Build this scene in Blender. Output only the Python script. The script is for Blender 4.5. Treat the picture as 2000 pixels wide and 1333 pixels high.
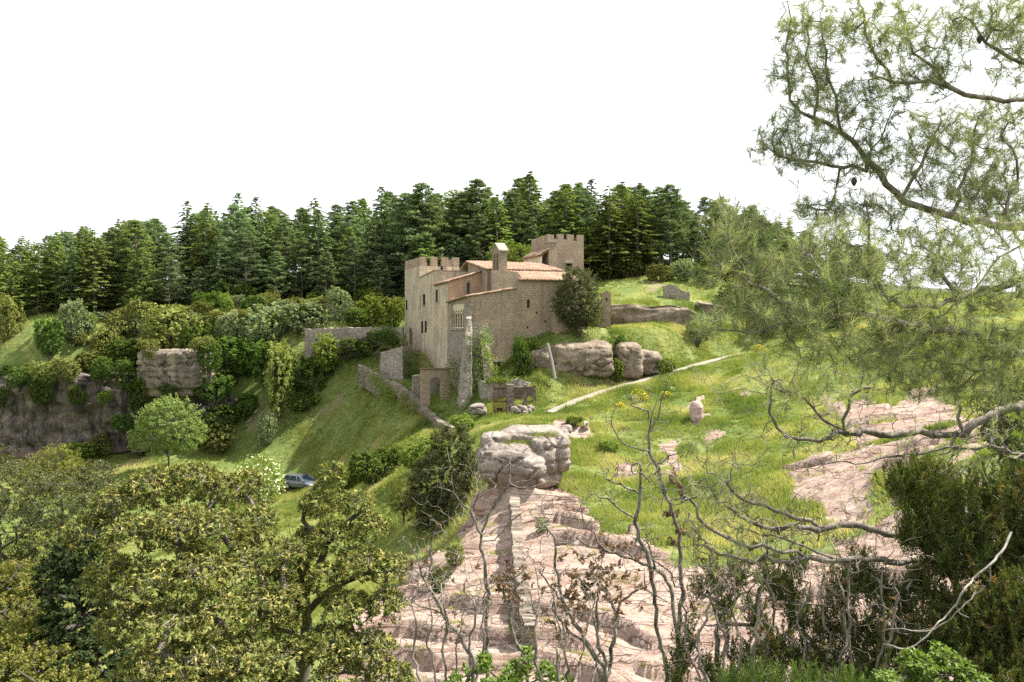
import bpy, math, random
import numpy as np
from mathutils import Vector, Matrix

for o in list(bpy.data.objects): bpy.data.objects.remove(o)
SC = bpy.context.scene
COL = SC.collection
rad = math.radians

# ------------------------------------------------------------------ camera
FPX, HV = 1600.0, 640.0          # focal length and horizon row, in the photograph's pixels
cd = bpy.data.cameras.new('camera'); cam = bpy.data.objects.new('camera', cd); COL.objects.link(cam)
cam.location = (0, 0, 0); cam.rotation_euler = (rad(90), 0, 0)
cd.sensor_width = 36.0; cd.lens = 36.0 * FPX / 2000.0
cd.shift_y = (HV - 666.5) / 2000.0
cd.clip_start = 0.05; cd.clip_end = 6000
SC.camera = cam

# ------------------------------------------------------------------ light
SUN_DIR = Vector((0.86, 0.26, 1.22)).normalized()      # towards the sun: right, a little behind the castle
sl = bpy.data.lights.new('sun', 'SUN'); sun = bpy.data.objects.new('sun', sl); COL.objects.link(sun)
sl.energy = 5.0; sl.angle = rad(0.6); sl.color = (1.0, 0.95, 0.87)
sun.rotation_euler = SUN_DIR.to_track_quat('Z', 'Y').to_euler()
sun.location = (60, 30, 90)

W = bpy.data.worlds.new('World'); SC.world = W; W.use_nodes = True
nt = W.node_tree; nt.nodes.clear()
wo = nt.nodes.new('ShaderNodeOutputWorld'); bg = nt.nodes.new('ShaderNodeBackground')
sky = nt.nodes.new('ShaderNodeTexSky'); sky.sky_type = 'NISHITA'; sky.sun_disc = False
sky.sun_elevation = math.asin(SUN_DIR.z); sky.sun_rotation = math.atan2(SUN_DIR.x, SUN_DIR.y)
sky.air_density = 1.0; sky.dust_density = 3.0; sky.ozone_density = 1.0
tc = nt.nodes.new('ShaderNodeTexCoord'); mp = nt.nodes.new('ShaderNodeMapping'); mp.inputs['Scale'].default_value = (1, 1, 3.2)
nz = nt.nodes.new('ShaderNodeTexNoise'); nz.inputs['Scale'].default_value = 1.6; nz.inputs['Detail'].default_value = 6; nz.inputs['Roughness'].default_value = 0.55
cr = nt.nodes.new('ShaderNodeValToRGB'); cr.color_ramp.elements[0].position = 0.30; cr.color_ramp.elements[0].color = (0.45, 0.45, 0.45, 1)
cr.color_ramp.elements[1].position = 0.50; cr.color_ramp.elements[1].color = (1, 1, 1, 1)
mx = nt.nodes.new('ShaderNodeMixRGB'); mx.inputs[2].default_value = (7.3, 7.5, 7.8, 1)     # sunlit high cloud
nt.links.new(tc.outputs['Generated'], mp.inputs[0]); nt.links.new(mp.outputs[0], nz.inputs[0])
nt.links.new(nz.outputs[0], cr.inputs[0]); nt.links.new(cr.outputs[0], mx.inputs[0])
nt.links.new(sky.outputs[0], mx.inputs[1]); nt.links.new(mx.outputs[0], bg.inputs[0])
bg.inputs[1].default_value = 0.078
nt.links.new(bg.outputs[0], wo.inputs[0])

SC.view_settings.view_transform = 'Standard'; SC.view_settings.look = 'None'
SC.view_settings.exposure = 1.62; SC.view_settings.gamma = 1.0; SC.view_settings.use_curve_mapping = False
SC.cycles.max_bounces = 6; SC.cycles.diffuse_bounces = 3; SC.cycles.glossy_bounces = 2
SC.cycles.transmission_bounces = 4; SC.cycles.transparent_max_bounces = 4
SC.cycles.use_denoising = False
SC.cycles.sample_clamp_indirect = 4

# ------------------------------------------------------------------ helpers
rng = np.random.default_rng(11)
random.seed(5)

def P(u, v, Y): return np.array([(u - 1000) / FPX * Y, Y, (HV - v) / FPX * Y])

def tag(o, label=None, cat=None, group=None, kind=None):
    if label: o['label'] = label
    if cat: o['category'] = cat
    if group: o['group'] = group
    if kind: o['kind'] = kind
    return o

def empty(name, loc=(0, 0, 0), rz=0.0, label=None, cat=None, group=None, kind=None):
    o = bpy.data.objects.new(name, None); COL.objects.link(o)
    o.location = Vector(loc); o.rotation_euler = (0, 0, rz); o.empty_display_size = 0.2
    return tag(o, label, cat, group, kind)

def mkmesh(name, V, F, smooth=False, tint=None, attrs=None):
    """V (n,3); F a list of (m,k) arrays or one array; k constant in each."""
    me = bpy.data.meshes.new(name)
    V = np.asarray(V, dtype=np.float32)
    Fs = F if isinstance(F, list) else [F]
    Fs = [np.asarray(f, dtype=np.int32) for f in Fs if len(f)]
    me.vertices.add(len(V)); me.vertices.foreach_set('co', V.ravel())
    nl = sum(f.size for f in Fs); npoly = sum(len(f) for f in Fs)
    me.loops.add(nl); me.polygons.add(npoly)
    me.loops.foreach_set('vertex_index', np.concatenate([f.ravel() for f in Fs]))
    tot = np.concatenate([np.full(len(f), f.shape[1], dtype=np.int32) for f in Fs])
    st = np.concatenate([[0], np.cumsum(tot)[:-1]]).astype(np.int32)
    me.polygons.foreach_set('loop_start', st)
    me.polygons.foreach_set('use_smooth', np.full(npoly, bool(smooth)))
    me.update(calc_edges=True)
    if tint is not None:
        a = me.attributes.new('tint', 'FLOAT', 'POINT'); a.data.foreach_set('value', np.asarray(tint, dtype=np.float32))
    for k, val in (attrs or {}).items():
        a = me.attributes.new(k, 'FLOAT', 'POINT'); a.data.foreach_set('value', np.asarray(val, dtype=np.float32))
    return me

def mkobj(name, me, mat=None, parent=None, loc=None):
    if mat is not None and len(me.materials) == 0: me.materials.append(mat)
    o = bpy.data.objects.new(name, me); COL.objects.link(o)
    if parent is not None: o.parent = parent
    if loc is not None: o.location = Vector(loc)
    return o

class MB:
    """collects simple shapes and links them as one mesh"""
    def __init__(s): s.V = []; s.F = {}; s.n = 0
    def add(s, V, F):
        V = np.asarray(V, float)
        for f in F: s.F.setdefault(len(f), []).append([i + s.n for i in f])
        s.V.append(V); s.n += len(V)
    def prism(s, poly, h0, h1, axis='z'):
        """poly: 2-D outline (counter-clockwise), extruded along axis from h0 to h1; ends closed"""
        n = len(poly); V = []
        for h in (h0, h1):
            for a, b in poly:
                V.append({'z': (a, b, h), 'y': (a, h, b), 'x': (h, a, b)}[axis])
        F = [[i, (i + 1) % n, n + (i + 1) % n, n + i] for i in range(n)]
        F += [list(range(n))[::-1], list(range(n, 2 * n))]
        s.add(V, F)
    def box(s, x0, x1, y0, y1, z0, z1): s.prism([(x0, y0), (x1, y0), (x1, y1), (x0, y1)], z0, z1)
    def tube(s, pts, r, k=6):
        pts = np.asarray(pts, float); r = np.broadcast_to(r, (len(pts),))
        V, F = tube(pts, r, k); s.add(V, F)
    def build(s, name, mat, parent=None, smooth=False, bevel=0, loc=None, fix=True):
        me = mkmesh(name, np.concatenate(s.V), [np.array(f) for f in s.F.values()], smooth)
        if fix:
            import bmesh
            bm = bmesh.new(); bm.from_mesh(me); bmesh.ops.recalc_face_normals(bm, faces=bm.faces); bm.to_mesh(me); bm.free()
        o = mkobj(name, me, mat, parent, loc)
        if bevel:
            m = o.modifiers.new('b', 'BEVEL'); m.width = bevel; m.segments = 2; m.limit_method = 'ANGLE'
        return o

def tube(pts, r, k=6):
    n = len(pts)
    T = np.gradient(pts, axis=0); T /= (np.linalg.norm(T, axis=1, keepdims=True) + 1e-9)
    ref = np.array([0.31, 0.17, 0.93]) if abs(T[0] @ np.array([0.31, 0.17, 0.93])) < 0.9 else np.array([1.0, 0, 0])
    A = np.cross(T, ref); A /= (np.linalg.norm(A, axis=1, keepdims=True) + 1e-9); B = np.cross(T, A)
    ang = np.arange(k) / k * 2 * math.pi
    V = pts[:, None, :] + np.asarray(r)[:, None, None] * (np.cos(ang)[None, :, None] * A[:, None, :] + np.sin(ang)[None, :, None] * B[:, None, :])
    F = []
    for i in range(n - 1):
        for j in range(k):
            F.append([i * k + j, i * k + (j + 1) % k, (i + 1) * k + (j + 1) % k, (i + 1) * k + j])
    return V.reshape(-1, 3), F

# value noise, vectorised
def _h(*c):
    s = 0
    for q, m in zip(c, (127.1, 311.7, 74.7)): s = s + q * m
    v = np.sin(s) * 43758.5453
    return v - np.floor(v)
def vnoise(x, y, z=None):
    x = np.asarray(x, float); y = np.asarray(y, float)
    xi, yi = np.floor(x), np.floor(y); a, b = x - xi, y - yi
    a = a * a * (3 - 2 * a); b = b * b * (3 - 2 * b)
    if z is None:
        return ((_h(xi, yi) * (1 - a) + _h(xi + 1, yi) * a) * (1 - b) + (_h(xi, yi + 1) * (1 - a) + _h(xi + 1, yi + 1) * a) * b)
    z = np.asarray(z, float); zi = np.floor(z); c = z - zi; c = c * c * (3 - 2 * c)
    r = 0
    for dz in (0, 1):
        w = c if dz else 1 - c
        q = ((_h(xi, yi, zi + dz) * (1 - a) + _h(xi + 1, yi, zi + dz) * a) * (1 - b) + (_h(xi, yi + 1, zi + dz) * (1 - a) + _h(xi + 1, yi + 1, zi + dz) * a) * b)
        r = r + q * w
    return r
def fbm(x, y, z=None, oct=4, gain=0.5):
    s, amp, tot, f = 0, 1, 0, 1
    for i in range(oct):
        s = s + amp * (vnoise(np.asarray(x) * f + 17.3 * i, np.asarray(y) * f - 9.1 * i, None if z is None else np.asarray(z) * f + 5.7 * i) - 0.5) * 2
        tot += amp; amp *= gain; f *= 2.03
    return s / tot
def sstep(a, b, x):
    t = np.clip((x - a) / (b - a), 0, 1); return t * t * (3 - 2 * t)

# ------------------------------------------------------------------ materials
class NG:
    def __init__(s, name):
        s.m = bpy.data.materials.new(name); s.m.use_nodes = True; s.t = s.m.node_tree; s.t.nodes.clear()
        s.out = s.n('OutputMaterial')
    def n(s, k, **kw):
        q = s.t.nodes.new('ShaderNode' + k)
        for a, b in kw.items(): setattr(q, a, b)
        return q
    def l(s, a, b): s.t.links.new(a, b)
    def val(s, sock, x):
        if hasattr(x, 'is_linked') or hasattr(x, 'links'): s.l(x, sock)
        else: sock.default_value = x
    def noise(s, vec, scale, detail=4, rough=0.55, dist=0.0):
        q = s.n('TexNoise'); s.l(vec, q.inputs['Vector']); q.inputs['Scale'].default_value = scale
        q.inputs['Detail'].default_value = detail; q.inputs['Roughness'].default_value = rough; q.inputs['Distortion'].default_value = dist
        return q.outputs[0]
    def ramp(s, fac, stops):
        q = s.n('ValToRGB'); s.l(fac, q.inputs[0]); e = q.color_ramp.elements
        while len(e) < len(stops): e.new(0.5)
        for i, (p, c) in enumerate(stops):
            e[i].position = p; e[i].color = (c, c, c, 1) if not hasattr(c, '__len__') else (*c, 1)
        return q.outputs[0]
    def mix(s, fac, a, b, mode='MIX'):
        q = s.n('MixRGB', blend_type=mode)
        s.val(q.inputs[0], fac)
        for i, x in ((1, a), (2, b)):
            if hasattr(x, 'links'): s.l(x, q.inputs[i])
            else: q.inputs[i].default_value = (*x, 1) if len(x) == 3 else x
        return q.outputs[0]
    def math(s, op, a, b=None, c=None):
        q = s.n('Math', operation=op)
        s.val(q.inputs[0], a)
        if b is not None: s.val(q.inputs[1], b)
        if c is not None: s.val(q.inputs[2], c)
        return q.outputs[0]
    def attr(s, name): q = s.n('Attribute', attribute_name=name); return q.outputs['Fac']
    def pos(s): return s.n('NewGeometry').outputs['Position']
    def map(s, vec, scale=(1, 1, 1), rot=(0, 0, 0)):
        q = s.n('Mapping'); s.l(vec, q.inputs[0]); q.inputs['Scale'].default_value = scale; q.inputs['Rotation'].default_value = rot
        return q.outputs[0]
    def bump(s, h, strength=0.5, dist=0.05):
        q = s.n('Bump'); s.l(h, q.inputs['Height']); q.inputs['Strength'].default_value = strength; q.inputs['Distance'].default_value = dist
        return q.outputs[0]
    def principled(s, col, rough=0.9, normal=None, spec=0.2, metallic=0.0):
        q = s.n('BsdfPrincipled')
        s.val(q.inputs['Base Color'], col if hasattr(col, 'links') else (*col, 1)); s.val(q.inputs['Roughness'], rough)
        q.inputs['Specular IOR Level'].default_value = spec; q.inputs['Metallic'].default_value = metallic
        if normal is not None: s.l(normal, q.inputs['Normal'])
        s.l(q.outputs[0], s.out.inputs[0]); return q

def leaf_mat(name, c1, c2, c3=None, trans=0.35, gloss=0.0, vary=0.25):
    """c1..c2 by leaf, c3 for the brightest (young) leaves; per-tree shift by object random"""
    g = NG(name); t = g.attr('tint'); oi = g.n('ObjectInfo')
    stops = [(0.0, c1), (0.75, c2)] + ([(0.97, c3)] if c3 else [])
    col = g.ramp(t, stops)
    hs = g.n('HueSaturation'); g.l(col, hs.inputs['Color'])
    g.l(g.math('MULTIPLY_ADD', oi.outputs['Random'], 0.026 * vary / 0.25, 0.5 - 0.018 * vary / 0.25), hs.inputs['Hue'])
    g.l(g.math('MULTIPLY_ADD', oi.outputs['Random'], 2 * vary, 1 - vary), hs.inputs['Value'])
    d = g.n('BsdfDiffuse'); g.l(hs.outputs[0], d.inputs[0])
    tr = g.n('BsdfTranslucent')
    g.l(g.mix(1.0, hs.outputs[0], (1.15, 1.2, 0.55), 'MULTIPLY'), tr.inputs[0])
    m = g.n('MixShader'); m.inputs[0].default_value = trans; g.l(d.outputs[0], m.inputs[1]); g.l(tr.outputs[0], m.inputs[2])
    last = m.outputs[0]
    if gloss:
        gl = g.n('BsdfGlossy'); gl.inputs['Roughness'].default_value = 0.5; gl.inputs['Color'].default_value = (0.85, 0.9, 0.7, 1)
        m2 = g.n('MixShader'); m2.inputs[0].default_value = gloss; g.l(last, m2.inputs[1]); g.l(gl.outputs[0], m2.inputs[2]); last = m2.outputs[0]
    g.l(last, g.out.inputs[0]); return g.m

def bark_mat(name, c1, c2, scale=8.0):
    g = NG(name); p = g.pos()
    n = g.noise(g.map(p, (1, 1, 0.35)), scale, 5, 0.65)
    col = g.mix(g.ramp(n, [(0.35, 0.0), (0.65, 1.0)]), c1, c2)
    g.principled(col, 0.9, g.bump(n, 0.6, 0.02)); return g.m
# ------------------------------------------------------------------ terrain heights
CP = []
for x, y, z in [(0,0,-1.8),(-6,0,-3.2),(6,0,-1.5),(12,3,-1.5),(0,6,-4.8),(-5,8,-6.5),(5,6,-4.2),(10,8,-4.6),(-12,10,-8.5),(0,14,-10),
                (-8,16,-13),(8,14,-8.7),(16,14,-7.5),(-20,18,-15.5),(0,22,-12.4),(8,22,-11.8),(16,22,-9.5),(-30,10,-13),(-12,26,-14.8),
                (-25,32,-15.6),(-35,50,-16.2),(-20,42,-16.2),(-10,20,-14),(24,20,-7.5),(30,30,-6),(-60,20,-16),(-60,60,-16.5),(40,50,-4),(45,80,1),
                (60,60,0),(60,110,4),(70,30,-3),(-15,50,-16),(-8,38,-13.6),(0,-30,4),(40,-30,5),(-40,-30,-5),(70,0,2),(-20,66,-16.8),(-45,80,-16.5)]:
    CP.append((x, y, z))
PX = """1040 1300 30;1200 1300 30;1350 1280 31;1100 1150 37;1250 1100 39;1000 1150 37;890 1200 35;800 1230 34;1050 1000 47;1150 1010 46;
950 1030 46;1300 1050 42;1000 1060 43;870 1100 50;860 1050 58;760 1050 62;700 1150 50;640 1000 75;600 955 88;590 938 90;450 930 92;330 908 88;
450 880 98;300 893 102;100 893 102;0 893 102;760 870 83;700 900 85;830 835 80;900 832 74;890 870 69;850 910 67;780 960 67;690 850 92;680 785 97;
640 800 100;600 850 98;540 905 95;850 788 86;900 800 83;930 790 81;975 730 85.5;985 816 76.5;1020 810 77;960 820 76;970 790 79.5;1090 800 77;1200 765 83;1300 733 87;
1400 703 91;1100 760 81.5;1060 787 79;1150 744 83;1250 737 84;1050 748 82;1100 747 82.5;1200 742 83.5;1200 650 88.5;1130 654 87;1170 652 87.5;1090 658 86.5;1040 672 86;1260 655 89;1300 650 92;1290 720 86;1380 640 97;1400 680 94;1190 641 92;
1200 638 97;1350 633 100;1200 598 99.5;1350 602 102.5;1250 550 112;1400 548 115;1300 580 106;1450 640 102;1550 680 85;1600 740 70;1800 740 64;2000 720 60;
1150 850 66;1120 920 57;1200 930 57;1200 1000 48;1300 900 60;1400 900 57;1300 800 73;1500 800 67;1400 1000 47;1500 1010 44;1600 950 44;1700 850 52;
1800 900 42;1950 880 38;1700 1050 38;1500 1150 35;1900 1050 33;1020 822 68;950 860 62;1000 952 52;1085 952 52;1040 966 50.3;965 985 50;1095 985 49.8;
340 650 107;100 665 107;20 690 106;450 650 107;560 655 107;450 860 99.5;300 885 99;100 885 99;0 885 99;520 800 101;600 765 102;645 705 103.5;
700 637 108;620 637 108;700 688 104;765 688 103;795 684 109;778 690 106;855 830 82.5;884 848 79.5;822 802 86.5;775 767 91;748 760 93;840 858 81.5;868 866 77.5;800 716 98;830 758 92.5;850 788 88;800 748 93;815 728 97;885 792 85;870 775 88;1000 818 75;1030 812 76;0 655 111;200 628 115;400 612 118;600 606 120;760 600 122;1000 560 125;1200 545 122;1400 541 125;
1500 600 112;1600 600 110;1700 620 100""".replace('\n', '').split(';')
for s in PX:
    u, v, Y = map(float, s.split()); CP.append(tuple(P(u, v, Y)))
for u, Y, z in [(0,140,4.5),(400,140,7),(800,140,10.5),(1200,140,12),(1500,140,9.5),(0,165,6),(400,165,10),(800,165,13.5),(1200,165,14.5),(1600,165,8),
                (2000,140,6),(2000,110,3),(0,200,2),(700,205,6),(1300,205,7),(2000,200,2),(-500,120,1),(-500,160,4),(2500,160,2)]:
    CP.append(((u - 1000) / FPX * Y, Y, z))
for u, v, Y in [(1070,806,76),(1130,781,79),(1180,764,81.5),(1240,747,84),(1350,716,89),(1450,690,93)]: CP.append(tuple(P(u, v, Y)))
CP = np.array(CP)
def _phi(r): return np.sqrt(r * r + 2.0)
_A = _phi(np.linalg.norm(CP[:, None, :2] - CP[None, :, :2], axis=2)) - 0.35 * np.eye(len(CP))
_n = len(CP); _M = np.zeros((_n + 1, _n + 1)); _M[:_n, :_n] = _A; _M[:_n, _n] = 1; _M[_n, :_n] = 1
_w = np.linalg.solve(_M, np.append(CP[:, 2], 0))
def H0(x, y):
    x = np.atleast_1d(np.asarray(x, float)).ravel(); y = np.atleast_1d(np.asarray(y, float)).ravel()
    out = np.empty(len(x))
    for i in range(0, len(x), 40000):
        a, b = x[i:i + 40000], y[i:i + 40000]
        out[i:i + 40000] = _phi(np.hypot(a[:, None] - CP[:, 0], b[:, None] - CP[:, 1])) @ _w[:_n] + _w[_n]
    d = np.hypot(x, y - 70)
    k = sstep(150, 320, d)
    return out * (1 - k) + k * (-9 + 7 * fbm(x / 160, y / 160))

def G0(u, v, y0=20, y1=190):
    """the point of the ground seen at a place of the photograph"""
    Y = np.arange(y0, y1, 0.25); z = H0((u - 1000) / FPX * Y, Y)
    ray = (HV - v) / FPX * Y
    i = np.argmax(z >= ray) if (z >= ray).any() else len(Y) - 1
    return np.array([(u - 1000) / FPX * Y[i], Y[i], z[i]])

# the path, cut into the slope
PATH = np.array([P(u, v, Y) for u, v, Y in [(1070,806,76),(1090,799,77),(1130,781,79),(1180,764,81.5),(1240,747,84),(1300,731,86.5),(1350,716,89),(1400,702,91.5),(1450,690,93)]])
_t = np.linspace(0, len(PATH) - 1, 240); PATHD = np.stack([np.interp(_t, np.arange(len(PATH)), PATH[:, i]) for i in range(3)], 1)
PATHD[:, 2] = np.convolve(np.pad(PATHD[:, 2], 12, 'edge'), np.ones(25) / 25, 'valid')
def near_path(x, y):
    d = np.full(len(x), 99.0); zz = np.zeros(len(x))
    m = (x > 2) & (x < 30) & (y > 70) & (y < 98)
    if m.any():
        D = np.hypot(x[m][:, None] - PATHD[None, :, 0], y[m][:, None] - PATHD[None, :, 1]); j = D.argmin(1)
        d[m] = D[np.arange(len(j)), j]; zz[m] = PATHD[j, 2]
    return d, zz

def poly_in(px, py, poly):
    poly = np.asarray(poly); r = np.zeros(len(px), bool); j = len(poly) - 1
    for i in range(len(poly)):
        xi, yi = poly[i]; xj, yj = poly[j]
        c = ((yi > py) != (yj > py)) & (px < (xj - xi) * (py - yi) / (yj - yi + 1e-12) + xi)
        r ^= c; j = i
    return r
def gpoly(s): return np.array([G0(*map(float, q.split()))[:2] for q in s.split(';')])
ROCKS = [gpoly(s) for s in [
 "925 975;900 1040;885 1085;830 1100;770 1150;700 1200;640 1330;1000 1400;1500 1400;1560 1200;1620 1120;1500 1090;1420 1100;1330 1105;1280 1080;1235 1055;1165 1050;1150 1010;1125 975;1090 955;1000 945",
 "1590 765;1650 800;1700 790;1760 795;1790 742;1840 770;1900 830;1980 900;2060 960;2060 1400;1480 1400;1500 1120;1600 1085;1640 1040;1600 1000;1560 970;1535 920;1580 893;1660 880;1680 850;1640 815",
 "1345 792;1368 780;1383 800;1372 838;1352 832", "1370 850;1400 842;1410 855;1380 868",
 "1290 865;1330 858;1325 900;1318 935;1270 925;1300 895", "1200 915;1230 905;1250 925;1215 945", "1440 770;1466 766;1462 782;1440 784",
 "1225 1040;1250 1035;1250 1065;1228 1062", "1085 832;1120 838;1165 852;1150 862;1100 850"]]
GRASSY = [gpoly(s) for s in ["1740 950;1800 940;1860 1000;1820 1040;1760 1020", "1880 900;2000 880;2060 960;1960 980", "1560 1035;1640 1050;1640 1085;1560 1075",
                             "1450 1075;1520 1060;1560 1090;1480 1110", "1700 930;1730 940;1740 1010;1700 1000"]]
DIRT = [gpoly(s) for s in ["672 772;680 780;640 812;600 836;596 832;632 798", "490 800;560 815;520 850;470 850", "1255 555;1280 545;1300 560;1270 572"]]
def rockmask(x, y):
    wx = x + 0.7 * fbm(x / 1.4, y / 1.4, oct=3) + .2 * fbm(x * 3, y * 3, oct=2); wy = y + 1.0 * fbm(x / 1.6 + 40, y / 1.6, oct=3) + .25 * fbm(x * 3, y * 3 + 9, oct=2)
    m = np.zeros(len(x), bool)
    for q in ROCKS: m |= poly_in(wx, wy, q)
    for q in GRASSY: m &= ~poly_in(wx, wy, q)
    m &= ~((fbm(x / 3.4 + 5, y / 2.6, oct=4) > .34) & (x > 9))
    return m
def dirtmask(x, y):
    wx = x + 0.8 * fbm(x / 1.2, y / 1.2, oct=3); wy = y + 0.8 * fbm(x / 1.2 + 40, y / 1.2, oct=3)
    m = np.zeros(len(x), bool)
    for q in DIRT: m |= poly_in(wx, wy, q)
    return m

def ledges(x, y):
    w = 0.9 * fbm(x / 7, y / 6 + 3, oct=3) + 0.13 * fbm(x / 1.3, y / 1.3, oct=2)
    q1 = (y + 0.30 * x) / 2.6 + w; q2 = (y + 0.18 * x) / 0.95 + 1.4 * w + 5
    A1 = 0.72 * sstep(0.35, 0.62, vnoise(x / 5.5 + 7, y / 2.2)); A2 = 0.24 * sstep(0.3, 0.6, vnoise(x / 3.2 + 31, y / 1.1))
    f1 = q1 - np.floor(q1); f2 = q2 - np.floor(q2)
    s1 = (1 - f1) * sstep(0, 0.10, f1); s2 = (1 - f2) * sstep(0, 0.16, f2)
    return A1 * s1 + A2 * s2 + 0.09 * fbm(x / 0.6, y / 0.6, oct=4)

def HH(x, y, full=False):
    x = np.atleast_1d(np.asarray(x, float)).ravel(); y = np.atleast_1d(np.asarray(y, float)).ravel()
    z = H0(x, y)
    near = (np.abs(x) < 80) & (y > 15) & (y < 130)
    rm = np.zeros(len(x), bool); rm[near] = rockmask(x[near], y[near])
    dm = np.zeros(len(x), bool); dm[near] = dirtmask(x[near], y[near])
    g = (0.28 - .2 * np.exp(-((x + 3) ** 2 + (y - 88) ** 2) / 250)) * fbm(x / 3.2, y / 3.2, oct=4) * np.clip(1 - rm, 0, 1)
    z = z + np.where(rm, ledges(x, y) - 0.12, g)
    d, zz = near_path(x, y)
    k = 1 - sstep(0.7, 4.5, d); z = z * (1 - k) + (zz - 0.05) * k
    return (z, rm, dm, d) if full else z
def Hs(x, y): return float(HH([x], [y])[0])
def G(u, v, y0=20, y1=190):
    Y = np.arange(y0, y1, 0.2); X = (u - 1000) / FPX * Y; z = HH(X, Y); ray = (HV - v) / FPX * Y
    i = np.argmax(z >= ray) if (z >= ray).any() else len(Y) - 1
    return np.array([X[i], Y[i], z[i]])

# one sheet, fine where the picture looks closely, reaching the horizon
def axis(seg):
    a = [seg[0][0]]
    for (s0, s1, d) in seg:
        n = max(1, int(round((s1 - s0) / d))); a += list(np.linspace(s0, s1, n + 1)[1:])
    return np.array(a)
gx = axis([(-2500,-600,190),(-600,-160,44),(-160,-70,6),(-70,-20,0.8),(-20,-7,0.35),(-7,22,0.13),(22,34,0.3),(34,70,1.0),(70,160,6),(160,600,44),(600,2500,190)])
gy = axis([(-600,-60,90),(-60,10,3.5),(10,27,0.5),(27,56,0.14),(56,118,0.4),(118,200,1.6),(200,400,14),(400,3500,200)])
XX, YY = np.meshgrid(gx, gy); X1, Y1 = XX.ravel(), YY.ravel()
Z1, RM, DM, PD = HH(X1, Y1, True)
nx, ny = len(gx), len(gy); ii = (np.arange(ny - 1)[:, None] * nx + np.arange(nx - 1)[None, :]).ravel()
TF = np.stack([ii, ii + 1, ii + nx + 1, ii + nx], 1)

g = NG('ground'); p = g.pos()
n1 = g.noise(p, 0.22, 5, 0.6); n2 = g.noise(p, 1.6, 5, 0.65); n3 = g.noise(p, 9.0, 4, 0.6)
gr = g.mix(g.ramp(n1, [(0.38, 0), (0.62, 1)]), (0.10, 0.135, 0.034), (0.19, 0.205, 0.062))
gr = g.mix(g.ramp(n2, [(0.42, 0), (0.66, 1)]), gr, (0.075, 0.115, 0.028))
gr = g.mix(g.ramp(n3, [(0.55, 0), (0.75, 0.6)]), gr, (0.16, 0.15, 0.06))
# rock: pink conglomerate with grey weathering, red in the cracks
st = g.noise(g.map(p, (0.22, 1.1, 2.0), (0, 0, 0.25)), 1.2, 6, 0.60, 0.3)
rk = g.ramp(st, [(0.28, (0.16, 0.080, 0.060)), (0.39, (0.265, 0.180, 0.142)), (0.54, (0.335, 0.248, 0.203)), (0.74, (0.385, 0.308, 0.262))])
sp = g.noise(p, 14.0, 5, 0.7)
rk = g.mix(g.ramp(sp, [(0.38, 0.5), (0.52, 0.0)]), rk, (0.24, 0.175, 0.145))
rk = g.mix(g.ramp(n2, [(0.54, 0), (0.74, 0.5)]), rk, (0.29, 0.26, 0.23))
ck = g.noise(g.map(p, (0.13, 0.75, 1.3), (0, 0, 0.28)), 0.8, 5, 0.5, 0.3); ckl = g.ramp(g.math('ABSOLUTE', g.math('SUBTRACT', ck, 0.5)), [(0.0, 0.85), (0.007, 0.6), (0.016, 0.0)])
ck2 = g.noise(g.map(p, (0.9, 1.5, 1.6), (0, 0, -0.4)), 1.0, 8, 0.62, 0.5); ckl2 = g.ramp(g.math('ABSOLUTE', g.math('SUBTRACT', ck2, 0.47)), [(0.0, 0.3), (0.004, 0.15), (0.008, 0.0)])
crk = g.math('MAXIMUM', ckl, ckl2)
rk = g.mix(crk, rk, (0.14, 0.075, 0.055))
bigp = g.noise(p, 0.35, 6, 0.65); rk = g.mix(g.ramp(bigp, [(0.50, 0), (0.64, 0.4)]), rk, (0.33, 0.225, 0.18))
moss = g.noise(p, 2.3, 6, 0.7); rk = g.mix(g.ramp(moss, [(0.60, 0), (0.66, 0.75)]), rk, (0.13, 0.13, 0.06))
cl = g.noise(g.map(p, (1, 1, 0.25)), 1.1, 6, 0.6)
cliffc = g.mix(g.ramp(cl, [(0.42, 0), (0.60, 1)]), (0.07, 0.065, 0.06), (0.30, 0.26, 0.21))
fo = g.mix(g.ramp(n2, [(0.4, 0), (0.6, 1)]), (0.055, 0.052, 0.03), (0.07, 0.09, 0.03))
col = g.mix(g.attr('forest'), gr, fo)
col = g.mix(g.math('MULTIPLY', g.attr('dirt'), g.ramp(n2, [(0.40, 0.2), (0.60, 1.0)])), col, (0.17, 0.13, 0.085))
col = g.mix(g.attr('cliff'), col, cliffc)
col = g.mix(g.attr('rock'), col, rk)
hb = g.math('ADD', g.math('MULTIPLY', sp, 0.5), g.math('SUBTRACT', g.math('MULTIPLY', st, 1.6), g.math('MULTIPLY', g.math('MULTIPLY', crk, g.attr('rock')), 0.8)))
g.principled(col, 0.92, g.bump(hb, 1.0, 0.16), 0.15)
GROUND_M = g.m
dzx = np.gradient(Z1.reshape(ny, nx), gx, axis=1); dzy = np.gradient(Z1.reshape(ny, nx), gy, axis=0)
slope = np.hypot(dzx, dzy).ravel()
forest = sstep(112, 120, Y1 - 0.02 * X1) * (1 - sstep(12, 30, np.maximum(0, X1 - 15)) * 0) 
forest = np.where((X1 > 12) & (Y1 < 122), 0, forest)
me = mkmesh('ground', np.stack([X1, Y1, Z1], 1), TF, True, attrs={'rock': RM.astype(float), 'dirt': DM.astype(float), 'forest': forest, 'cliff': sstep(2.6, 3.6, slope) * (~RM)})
tag(mkobj('ground', me, GROUND_M), kind='structure')

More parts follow.
